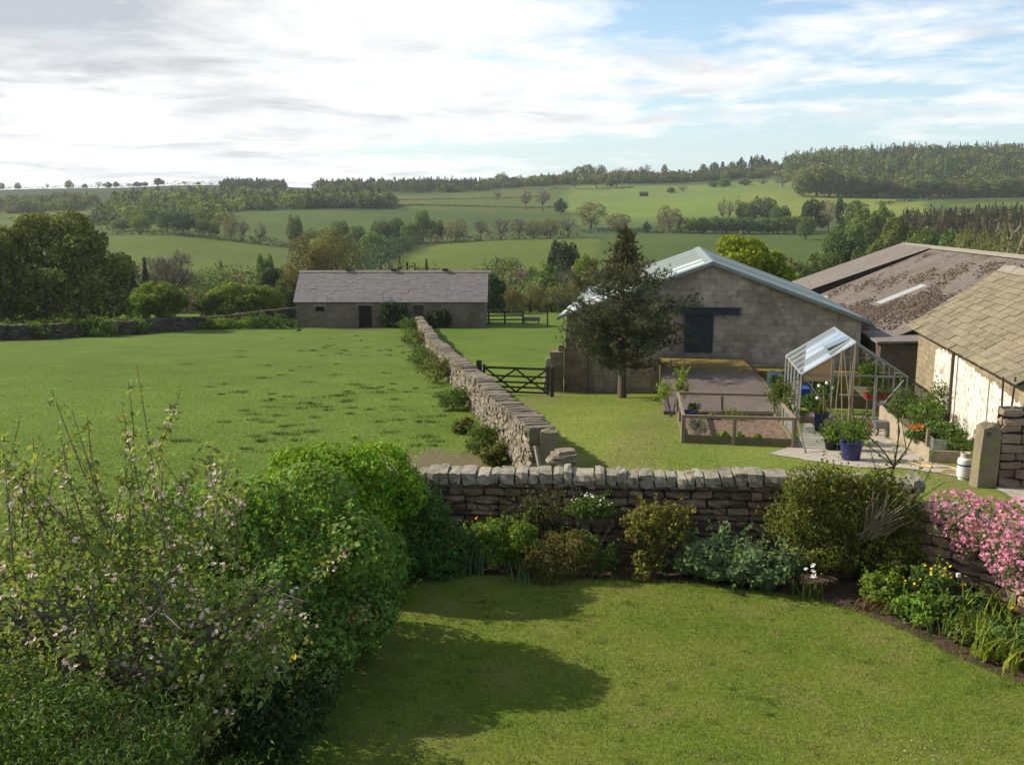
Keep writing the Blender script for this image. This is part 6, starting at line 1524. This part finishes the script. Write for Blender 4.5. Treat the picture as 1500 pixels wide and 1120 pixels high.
Pt, Tt = np.concatenate(Pt), np.concatenate(Tt); Tt /= np.linalg.norm(Tt, axis=1, keepdims=True); ND = 12
P = np.repeat(Pt, ND, 0); T = np.repeat(Tt, ND, 0) + r.normal(size=(len(P), 3)) * .55; T /= np.linalg.norm(T, axis=1, keepdims=True); P = P + T * .06; N = np.cross(T, rand_rot(len(P), r)); N /= np.linalg.norm(N, axis=1, keepdims=True)
m_pine = leafmat('pine_needle', (.090, .108, .054), .40, .03, .12, obj=0); m_pineb = leafmat('pine_candle', (.16, .105, .05), .3, .02, .1, obj=0)
top_ = np.repeat(Pt[:, 2] - q[2] > H_ * .72, ND); pick = (r.random(len(P)) < np.where(top_, .26, .06)).astype(int)
quads('crown', leafv(P, N, .20, .11, r, T, .0), m_pine, root, mats=[m_pine, m_pineb], mi=pick); mb.build('trunk', plain('pine_bark', (.15, .11, .08), .95, var=.4, scale=5), root)

MID = [
 ('bare', 252, 364, 113, 84, 'leafless dark-twigged tree between the huge oak and the long barn'), ('fresh', 232, 412, 97, 84, 'bright green spreading tree just behind the field wall, right of the huge oak'),
 ('fresh', 205, 430, 95, 46, 'small bright bushy tree touching the right edge of the huge oak'), ('fresh', 345, 414, 98, 82, 'wide bright green tree behind the field wall, left of the long barn'),
 ('fresh', 388, 418, 99, 60, 'smaller bright green tree close to the left gable of the long barn'), ('green', 312, 424, 97, 46, 'low rounded tree left of the wide bright green one'),
 ('brown', 452, 346, 118, 78, 'tan budding willow rising behind the left end of the long barn roof'), ('brown', 490, 338, 122, 84, 'taller tan budding willow behind the long barn roof'),
 ('dark', 402, 392, 135, 50, 'dark evergreen tree below the leaning poplar'), ('green', 392, 364, 165, 28, 'narrow leaning tree standing over the dark evergreen in the valley'), ('green', 430, 400, 120, 50, 'mid-green tree squeezed against the tan willows'),
 ('conifer', 196, 375, 140, 40, 'dark spruce behind the leafless tree, left one'), ('conifer', 217, 378, 142, 32, 'dark spruce behind the leafless tree, right one'), ('green', 160, 415, 105, 60, 'shaded green tree under the right flank of the huge oak'),
 ('conifer', 560, 384, 150, 12, 'tiny spruce tip showing over the barn ridge, first from the left'), ('conifer', 576, 386, 150, 11, 'tiny spruce tip over the barn ridge, second from the left'), ('conifer', 598, 384, 150, 15, 'small spruce tip over the middle of the barn ridge'), ('conifer', 609, 386, 152, 13, 'small spruce tip just right of the middle one over the ridge'), ('conifer', 626, 380, 150, 18, 'largest spruce tip over the barn ridge, the rightmost one'),
 ('dark', 722, 402, 104, 44, 'dark evergreen close against the right gable of the long barn'), ('dark', 824, 349, 190, 56, 'dark round holly tree at the lower edge of the mid-hill field'),
 ('brown', 745, 420, 110, 44, 'tan willow bush right of the dark evergreen at the barn'), ('brown', 776, 413, 111, 46, 'tan willow bush behind the lone fence post'), ('brown', 808, 418, 110, 44, 'tan willow bush left of the gabled barn eave'), ('brown', 838, 410, 112, 46, 'tan willow bush partly hidden by the gabled barn roof'),
 ('bare', 762, 392, 150, 44, 'brown leafless tree above the tan willow bushes'), ('green', 790, 384, 155, 46, 'mixed green and brown tree below the round holly'), ('fresh', 856, 374, 150, 46, 'fresh green tree left of the pine leader'), ('green', 880, 398, 135, 48, 'green tree behind the left slope of the barn roof'), ('bare', 832, 388, 140, 40, 'brown twiggy tree just below the round holly'),
 ('green', 925, 385, 140, 50, 'green tree behind the pine, over the barn roof'), ('green', 955, 392, 130, 44, 'low green tree behind the barn roof ridge, left'), ('fresh', 1168, 398, 95, 30, 'small bright bush between the lime tree and the shed roof'),
 ('green', 1172, 374, 135, 56, 'rounded green tree right of the bright lime tree'), ('green', 1205, 362, 150, 62, 'larger green tree behind the left end of the shed roof'), ('dark', 1240, 350, 160, 70, 'deep green tree above the upper shed roof'), ('green', 1272, 344, 150, 62, 'green tree behind the highest corner of the shed roof'),
 ('green', 1232, 322, 250, 62, 'broad green tree at the field corner above the shed'), ('green', 1266, 306, 280, 60, 'tall dark-green tree at the top of the wooded bank above the shed'), ('oak', 1306, 320, 200, 64, 'olive-orange oak on the wooded bank above the shed ridge'), ('green', 1350, 334, 190, 62, 'rounded tree right of the olive oak above the shed ridge'), ('green', 1390, 337, 185, 54, 'last rounded tree of the bank, over the shed ridge'), ('green', 1290, 300, 300, 44, 'tree at the back of the wooded bank below the spruce block')]
for k_, px, yt, Y, wp, lb in MID: put_tree(k_, 'mid' if wp > 26 else 'low', px, yt, Y, wp, lb)
FARI = [
 ('green', 245, 308, 400, 30, 'dark narrow tree at the left end of the hedge above the left valley field'), ('dark', 268, 312, 395, 36, 'rounded dark tree on the hedge above the left valley field'), ('green', 298, 319, 394, 24, 'smaller round tree right of the dark rounded one on the hedge'), ('green', 314, 321, 393, 18, 'slim round tree in the hedge gap above the left valley field'),
 ('brown', 338, 317, 391, 24, 'open brownish tree in the hedge above the left valley field'), ('bare', 356, 322, 390, 20, 'thin leafless tree right of the open brownish one'), ('bare', 382, 324, 388, 20, 'faint leafless tree near the right end of the left hedge'), ('green', 432, 314, 392, 24, 'upright green tree at the right corner of the left valley field'), ('fresh', 208, 315, 405, 34, 'pale green tree at the upper left corner of the left valley field'), ('green', 180, 320, 410, 34, 'tree at the left tip of the valley hedge, above the huge oak'),
 ('green', 500, 322, 402, 34, 'bushy tree at the left of the plantation above the barn'), ('green', 522, 330, 388, 30, 'young tree in the plantation above the barn, second row'), ('fresh', 545, 340, 370, 34, 'light green young tree in front of the plantation'), ('green', 556, 322, 410, 30, 'upright plantation tree left of the tallest one'), ('green', 580, 318, 412, 30, 'grey-green plantation tree over the diagonal hedge'), ('fresh', 600, 326, 405, 28, 'fresh green tree at the top of the diagonal hedge'), ('green', 620, 306, 408, 28, 'tallest tree at the top of the diagonal hedge'), ('green', 640, 322, 404, 26, 'tree just right of the tallest one above the mid-hill field'),
 ('brown', 668, 319, 400, 34, 'broad brown tree on the hedge above the mid-hill field'), ('bare', 704, 322, 400, 28, 'leafless tree right of the broad brown one'), ('bare', 734, 320, 398, 30, 'wide leafless tree in the middle of the mid-hill hedge'), ('bare', 760, 318, 398, 24, 'dark-stemmed leafless tree on the mid-hill hedge'), ('brown', 782, 322, 398, 28, 'reddish-brown tree on the mid-hill hedge'), ('brown', 806, 320, 398, 30, 'second reddish-brown tree at the right of the mid-hill hedge'), ('bare', 832, 318, 402, 30, 'leafless tree where the mid-hill hedge meets the holly'),
 ('bare', 770, 277, 640, 17, 'dark bare tree alone on the upper pasture'), ('bare', 795, 276, 625, 22, 'grey bare tree beside the dark one on the upper pasture'), ('dark', 822, 291, 605, 20, 'small dark ball-shaped tree on the upper pasture'), ('bare', 729, 279, 720, 15, 'faint bare tree at the left of the upper pasture'),
 ('brown', 866, 296, 480, 46, 'large brown tree in the hedge below the bright hill field'), ('brown', 905, 312, 455, 40, 'second brown tree lower right of the large brown one'), ('dark', 947, 324, 440, 12, 'tiny dark bush in the hedge left of the round brown tree'), ('brown', 980, 299, 446, 38, 'round brown tree standing at the left end of the tall hedge'), ('dark', 998, 319, 444, 14, 'small dark holly beside the round brown tree'),
 ('green', 983, 274, 765, 13, 'small round tree on the bright hill field, left of pair'), ('bare', 1000, 272, 765, 13, 'thin bare tree on the bright hill field'), ('green', 1044, 265, 815, 16, 'first of three umbrella-shaped trees on the bright hill field'), ('green', 1061, 262, 815, 20, 'middle one of three umbrella-shaped trees on the bright field'), ('green', 1091, 261, 820, 20, 'third, separate umbrella-shaped tree on the bright hill field'), ('bare', 1117, 262, 800, 15, 'bare tree right of the umbrella-shaped trees'), ('bare', 1146, 256, 780, 26, 'big bare tree at the left corner of the right-hand forest'),
 ('bare', 1057, 290, 500, 15, 'slim bare tree above the tall hedge, leftmost of three'), ('bare', 1068, 292, 498, 12, 'middle slim bare tree above the tall hedge'), ('bare', 1079, 288, 502, 14, 'right slim bare tree beside the grove'), ('green', 1093, 296, 500, 32, 'left tree of the grove above the tall hedge'), ('pale', 1117, 288, 505, 40, 'highest tree of the grove above the tall hedge'), ('green', 1142, 300, 490, 30, 'right tree of the grove above the tall hedge'), ('dark', 1107, 287, 520, 10, 'tiny dark tree top behind the grove'),
 ('dark', 1190, 290, 450, 44, 'dark wide tree at the right end of the tall hedge'), ('bare', 1213, 290, 440, 28, 'brown bare tree next to the dark wide tree'), ('dark', 1233, 288, 430, 26, 'dark-topped tree at the corner of the lower right field'), ('green', 1254, 292, 420, 36, 'broad tree at the head of the wooded bank'), ('green', 1180, 316, 400, 26, 'small light tree under the dark wide tree'),
 ('bare', 842, 262, 830, 15, 'first bare tree in the row under the skyline wood'), ('bare', 873, 259, 835, 18, 'second bare tree in the row under the skyline wood'), ('green', 893, 260, 838, 14, 'leafier third tree in the row under the skyline wood'), ('bare', 903, 258, 838, 18, 'last bare tree in the row under the skyline wood'),
 ('green', 735, 253, 1000, 20, 'single umbrella-topped tree on the skyline above the hill field'), ('conifer', 722, 260, 1000, 7, 'tiny spruce left of the umbrella-topped skyline tree'), ('dark', 232, 261, 1000, 18, 'wind-bent tree rising highest on the left skyline'), ('pale', 848, 244, 1000, 20, 'pale rounded tree at the left of the skyline clump'), ('pale', 862, 241, 1000, 22, 'highest pale tree of the skyline clump'), ('pale', 880, 242, 1000, 18, 'pale rounded tree at the right of the skyline clump'), ('bare', 910, 245, 1000, 26, 'wide bare tree on the skyline right of the clump'), ('bare', 945, 241, 1000, 20, 'fan-shaped bare tree on the skyline'), ('green', 973, 241, 1000, 10, 'small round tree top on the skyline, right of the fan-shaped one'), ('pale', 830, 250, 1000, 14, 'low tree at the left foot of the skyline clump'),
 ('green', 137, 284, 700, 24, 'blurred tree on the grey-green slope above the huge oak'), ('green', 40, 292, 640, 30, 'hazy tree on the slope at the far left')]
for k_, px, yt, Y, wp, lb in FARI: put_tree(k_, 'low' if wp >= 24 and Y < 600 else 'far', px, yt, Y, wp, lb)
for px in (3, 27, 70, 102, 125, 145, 158, 170, 190, 200, 212, 262, 271, 290, 310, 327): put_tree(('green', 'bare', 'dark')[px % 3], 'far', px, 264 + (px * 7) % 6, 1010, 7 + (px * 5) % 7, 'small hazy tree, one of the row along the left-hand skyline', 'small trees along the left skyline')
for k, px in enumerate((1030, 1046, 1058, 1072, 1086, 1100, 1108, 1115, 1126)): put_tree(('green', 'dark', 'conifer')[k % 3], 'far', px, (240, 238, 237, 236, 231, 229, 227, 228, 233)[k], 1000, 12 + k % 3 * 3, 'dark tree standing above the skyline wood left of the forest hill', 'dark trees above the skyline wood')
for k, px in enumerate(range(1012, 1180, 17)): put_tree('green', 'low', px + rng.normal() * 2, 317 + rng.normal() * 1.5, 438, 25, 'one of the rounded trees merged into the tall hedge above the lower right field', 'rounded trees of the tall hedge')
for k, (px, yt) in enumerate(((1176, 244), (1196, 236), (1214, 242), (1228, 248), (1246, 250), (1262, 254), (1284, 256), (1306, 258), (1330, 256), (1352, 260), (1376, 258), (1400, 260), (1424, 258), (1450, 260), (1476, 258), (1498, 256))): put_tree(('pale', 'pale', 'green', 'brown')[k % 4 if k > 4 else k % 2], 'low', px, yt + 2, 685, 32 + (k * 7) % 12, 'rounded tree at the lower front edge of the forest hill', 'trees along the lower edge of the forest hill')

# ------------------------------------------------------------------ woods that read as one mass
m_wood = leafmat('wood_leaf', (0, 0, 0), .30, .02, .28, attr=True, obj=0, spec=.04, rough=.85)
def tmpl_round(n, r):
    B = lump((0, 0, .50), (.5, .5, .50), 10, .42, r, -.9); P, d = crown_pts(B, n, .35, r, .02); return P, d
def tmpl_cone(n, r):
    t = r.random(n) ** .8; a = r.uniform(0, 6.283, n); rr = (1 - t) * .5 * np.sqrt(r.uniform(.4, 1, n)); return np.stack([rr * np.cos(a), rr * np.sin(a), .05 + .95 * t], 1), np.stack([np.cos(a), np.sin(a), np.full(n, .5)], 1)
_tr = np.random.default_rng(5); TR = [tmpl_round(130, _tr) for _ in range(5)]; TCN = [tmpl_cone(100, _tr) for _ in range(4)]; TRN = [tmpl_round(330, _tr) for _ in range(5)]; TCNN = [tmpl_cone(260, _tr) for _ in range(4)]
def wood(name, label, pts, hr, wr, con, cols, L, seed=1, clip=None):
    """pts: (n,2) X,Y; hr: height range; con: share of conifers; cols: list of base colours"""
    r = np.random.default_rng(seed); VV, CC = [], []; Z = GA(pts[:, 0], pts[:, 1])
    for (x, y), z in zip(pts, Z):
        c = r.random() < con; P, d = ((TCNN if c else TRN) if L < 1.1 else (TCN if c else TR))[r.integers(0, 4)]
        h = r.uniform(*hr) * (1.15 if c else 1); w_ = r.uniform(*wr) * (.6 if c else 1); a = r.uniform(0, 6.28); R_ = np.array([[math.cos(a), -math.sin(a), 0], [math.sin(a), math.cos(a), 0], [0, 0, 1]])
        Q = (P @ R_.T) * np.array([w_, w_, h]) + np.array([x, y, z - .8]); N = d @ R_.T + rand_rot(len(P), r) * .8 + np.array([0, 0, .25]); N /= np.linalg.norm(N, axis=1, keepdims=True)
        VV.append(leafv(Q, N, L * (.72 if L < 1.1 else 1) * (w_ / np.mean(wr)) * (.85 if c else 1), .7, r)); base = np.array(cols[-1] if c else cols[r.integers(0, max(1, len(cols) - 1))]) * r.uniform(.75, 1.25); CC.append(np.tile(base, (len(P), 1)))
    o = quads(name, np.concatenate(VV), m_wood, None, (pts[:, 0].mean(), pts[:, 1].mean(), Z.min()), col=np.concatenate(CC)); return tag(o, label, None, None, 'stuff')
def band(n, px0, px1, y0, y1, seed):
    r = np.random.default_rng(seed); px = r.uniform(px0, px1, n); u_ = r.random(n); f = lambda v, p: v(p) if callable(v) else v
    Y = np.array([f(y0, p) + (f(y1, p) - f(y0, p)) * k for p, k in zip(px, u_)]); return np.stack([(px - 750) / 1400 * Y, Y], 1)
cD, cM, cP, cB, cC = (.080, .116, .040), (.130, .175, .048), (.190, .230, .066), (.148, .132, .070), (.056, .080, .042)
ip = lambda xs, ys: (lambda p: float(np.interp(p, xs, ys)))
wood('valley_wood', 'tangled wood filling the valley bottom left of and behind the long barn', band(430, -200, 780, 140, 262, 1), (4.5, 9), (6, 9.5), .12, [cD, cM, cB, cM, cC], .95, 1)
wood('valley_wood', 'tangled wood in the valley bottom behind the gabled barn and shed', band(360, 740, 1800, 125, 262, 2), (5, 9), (6, 9.5), .08, [cM, cM, cB, cD, cC], .95, 2)
wood('wooded_bank', 'thick wooded bank climbing behind the shed roof', band(170, 1205, 1420, 150, ip([1205, 1290, 1420], [330, 320, 230]), 3), (7, 11), (7, 10), .05, [cM, cD, cM, cP, cC], 1.05, 3)
wood('hill_wood', 'mixed wood on the hill above the left-hand fields', band(620, 175, 575, ip([175, 400, 575], [566, 572, 600]), ip([175, 300, 480, 575], [700, 740, 710, 640]), 4), (7.5, 10.5), (9, 14), .25, [cM, cP, cM, cD, cC], 2.0, 4)
wood('hill_wood', 'grove of taller trees at the left of the valley hedge', band(90, 150, 330, 470, 560, 5), (8, 12), (8, 13), .15, [cM, cD, cP, cC], 1.6, 5)
wood('skyline_wood', 'dark spruce strip on the skyline above the hill wood', band(160, 338, 424, 950, 1010, 6), (6, 9), (8, 12), .8, [cD, cC], 1.7, 6)
wood('skyline_wood', 'long dark spruce wood along the skyline above the upper pasture', band(420, 470, 712, 860, 1000, 7), (7, 10), (9, 13), .7, [cD, cM, cC], 1.9, 7)
wood('skyline_wood', 'low woodland belt along the skyline up to the forest hill', band(520, 712, 1150, 900, 1000, 8), (7, 10.5), (8, 13), .3, [cD, cM, cB, cC], 1.8, 8)
wood('forest', 'mixed forest covering the high hill at the right', band(2100, 1140, 1800, ip([1140, 1175, 1210, 1290, 1400, 1800], [880, 720, 690, 690, 690, 690]), 1080, 9), (9, 14), (9, 14), .55, [cM, cP, cM, cD, cB, cC], 1.9, 9)
wood('spruce_block', 'brownish spruce plantation block in front of the forest hill', band(800, 1312, 1800, ip([1312, 1400, 1800], [352, 346, 346]), 430, 10), (9, 11), (5, 8), .85, [cB, (.09, .075, .045), (.060, .054, .034)], 1.2, 10)
wood('plantation', 'young plantation between the hill wood and the diagonal hedge', band(120, 455, 610, ip([455, 540, 610], [370, 330, 395]), 440, 11), (3.5, 7), (5, 8), .1, [cM, cP, cD, cC], 1.0, 11)
wood('far_wood', 'grey distant woodland on the slope above the huge oak', band(240, -200, 140, 620, 760, 12), (5, 9), (9, 14), .1, [cB, cD, cM, cC], 1.8, 12)
# ------------------------------------------------------------------ hedges and walls between the far fields
def hedge(label, pts, h, w_, mat, n_per_m=9, L=.8, name='hedge', cat='hedge', seed=0):
    r = np.random.default_rng(seed); W = np.array([[(p - 750) / 1400 * Y, Y] for p, Y in pts]); seg = np.linalg.norm(np.diff(W, axis=0), axis=1); tot = seg.sum(); n = int(tot * n_per_m); s = r.random(n) * tot; cum = np.concatenate([[0], np.cumsum(seg)]); i = np.clip(np.searchsorted(cum, s, side='right') - 1, 0, len(seg) - 1); t = ((s - cum[i]) / seg[i])[:, None]
    XY = W[i] * (1 - t) + W[i + 1] * t; hh = h * (1 + .3 * np.sin(s / 7.3 + seed) * np.sin(s / 2.9)); XY = XY + r.normal(size=(n, 2)) * w_ * .3; z = GA(XY[:, 0], XY[:, 1]) + hh * r.random(n) ** .8; P = np.c_[XY, z]; N = rand_rot(n, r) + np.array([0, -.3, .6]); N /= np.linalg.norm(N, axis=1, keepdims=True)
    o = quads(name, leafv(P, N, L, .7, r), mat, None, (W[:, 0].mean(), W[:, 1].mean(), GA(W[:1, 0], W[:1, 1])[0])); return tag(o, label, cat)
HD = [('dark diagonal hedge climbing left of the mid-hill field', [(528, 300), (560, 330), (590, 362), (618, 398)], 5.2, 5, 'dark', 22), ('thin hedge along the top of the left valley field', [(150, 390), (300, 387), (440, 386)], 2.8, 2.5, 'green', 14), ('hedge along the top of the mid-hill field', [(615, 398), (720, 396), (850, 396)], 3.6, 3, 'brown', 16), ('tall dense hedge above the lower right field', [(1000, 437), (1100, 437), (1190, 434)], 5.0, 5, 'green', 26), ('low dark hedge left of the tall hedge', [(850, 445), (930, 440), (1000, 437)], 1.6, 2, 'dark', 9), ('dark line of hedge crossing the bright hill field', [(560, 640), (700, 650), (830, 655)], .8, 1.6, 'green', 12), ('hedge below the row of bare trees on the hill', [(800, 825), (870, 815), (925, 835)], 1.8, 2, 'dark', 6), ('dark hedge slanting below the right-hand forest', [(1275, 600), (1330, 640), (1400, 680)], 1.8, 3, 'dark', 7), ('hedge at the foot of the upper pasture', [(860, 470), (900, 462), (1000, 470)], 1.4, 2, 'dark', 7), ('faint hedge across the rough upper pasture', [(565, 725), (720, 735), (800, 750)], .7, 1.6, 'brown', 10), ('hazy hedge on the far left slope', [(-100, 570), (60, 560), (175, 565)], 2.2, 3, 'green', 6)]
HD.append(('thin hedge running along the far left skyline', [(-60, 985), (100, 990), (220, 988), (340, 985)], 4.0, 5, 'dark', 9)); HD.append(('scrub along the foot of the forest hill', [(1165, 690), (1215, 680), (1400, 678), (1560, 678)], 6.5, 7, 'green', 22))
for k, (lb, pts, h, w_, m_, n_) in enumerate(HD): hedge(lb, pts, h, w_, tm[m_], n_, .9, seed=k)
# hut on the hill field
q = gp(943, 742); rt = empty('field_hut', q, 'tiny dark hut on the bright hill field', 'hut'); mb = MB(); mb.box(q + np.array([-3.2, -1.5, -.5]), q + np.array([3.2, 1.5, 2.2])); mb.build('wall', m_gate, rt); mb = MB(); mb.prism([q + np.array([-3.4, -1.8, 2.15]), q + np.array([-3.4, 1.8, 2.15]), q + np.array([-3.4, 0, 3.3])], (6.8, 0, 0)); mb.build('roof', m_gate, rt)
# rough growth along the walls and barns
r = np.random.default_rng(91)
for k, (px, Y, w_, h_, m_, lb) in enumerate(((322, 84.5, 2.6, 1.0, m_leafA, 'bank of bright tall grass in front of the field wall left of the barn'), (395, 86, 2.4, 1.3, m_leafB, 'nettle bank against the left gable of the long barn'), (358, 87.5, 1.8, .9, m_leafO, 'olive grass bank between the bright grass and the nettle bank'), (578, 86.4, 1.6, 2.4, m_leafD, 'dark ivy bush climbing the long barn wall by the doorway'), (642, 86.6, 1.1, 1.6, m_leafD, 'dark ivy patch on the long barn wall right of the field wall'), (112, 74.5, 3.2, 1.6, m_leafA, 'pale cow parsley bank behind the wall under the huge oak'), (190, 78.5, 1.6, 1.5, m_leafA, 'bright bramble behind the wall right of the huge oak trunk'), (30, 72, 2.6, 1.3, m_leafB, 'hedge bank of weeds behind the wall at the left edge'))):
    q = gp(px, Y); leafy('weeds' if k < 3 or k > 4 else 'ivy', lb, 'weeds' if k < 3 or k > 4 else 'ivy', q, np.concatenate([lump(q + np.array([w_ * s, 0, h_ * .4]), (w_ * .6, .6 if k in (3, 4) else 1.0, h_ * .6), 7, .36, r, -.3) for s in (-.5, .0, .5)]), 1800, .24, m_, .4, .6, 1.1, 8, .02, r)
# dry stems and bare branches behind the shed ridge at the right
q = np.array([25.6, 52.0, 1.5]); rt = plantroot('tall_weeds', 'tall dry weed stems rising behind the shed ridge at the right edge', 'weeds', q); V_, mb = [], MB()
for k in range(160):
    px = r.uniform(1405, 1510); Y = r.uniform(64, 70); b_ = at(px, 392, Y); e = at(px + r.normal() * 12, r.uniform(330, 372) - max(0, (px - 1440)) * .12, Y); mb.tube([b_, (b_ + e) / 2 + r.normal(size=3) * .08, e], [.03, .022, .008], 4, cap=False); V_.append(b_ + (e - b_) * r.uniform(.2, 1, (9, 1)) + r.normal(size=(9, 3)) * .15)
mb.build('stem', leafmat('straw_stem', (.23, .20, .10), .35, .03, .1), rt); V_ = np.concatenate(V_); quads('foliage', leafv(V_, rand_rot(len(V_), r), .26, .4, r), m_leafO, rt)
q = at(1475, 372, 66); rt = plantroot('dead_tree', 'bleached dead branches above the tall weeds at the right edge', 'tree', q); mb = MB()
for (pts) in (((1475, 372), (1482, 345), (1478, 325)), ((1482, 345), (1494, 332), (1497, 312)), ((1478, 350), (1462, 338), (1450, 326)), ((1490, 372), (1500, 345), (1512, 330)), ((1462, 338), (1463, 326))):
    mb.tube([at(x, y, 66) for x, y in pts], np.linspace(.07, .02, len(pts)), 5, cap=False)
mb.build('branch', plain('bleached_wood', (.30, .25, .20), .9), rt)
print('faces', sum(len(o.data.polygons) for o in bpy.data.objects if o.type == 'MESH'))
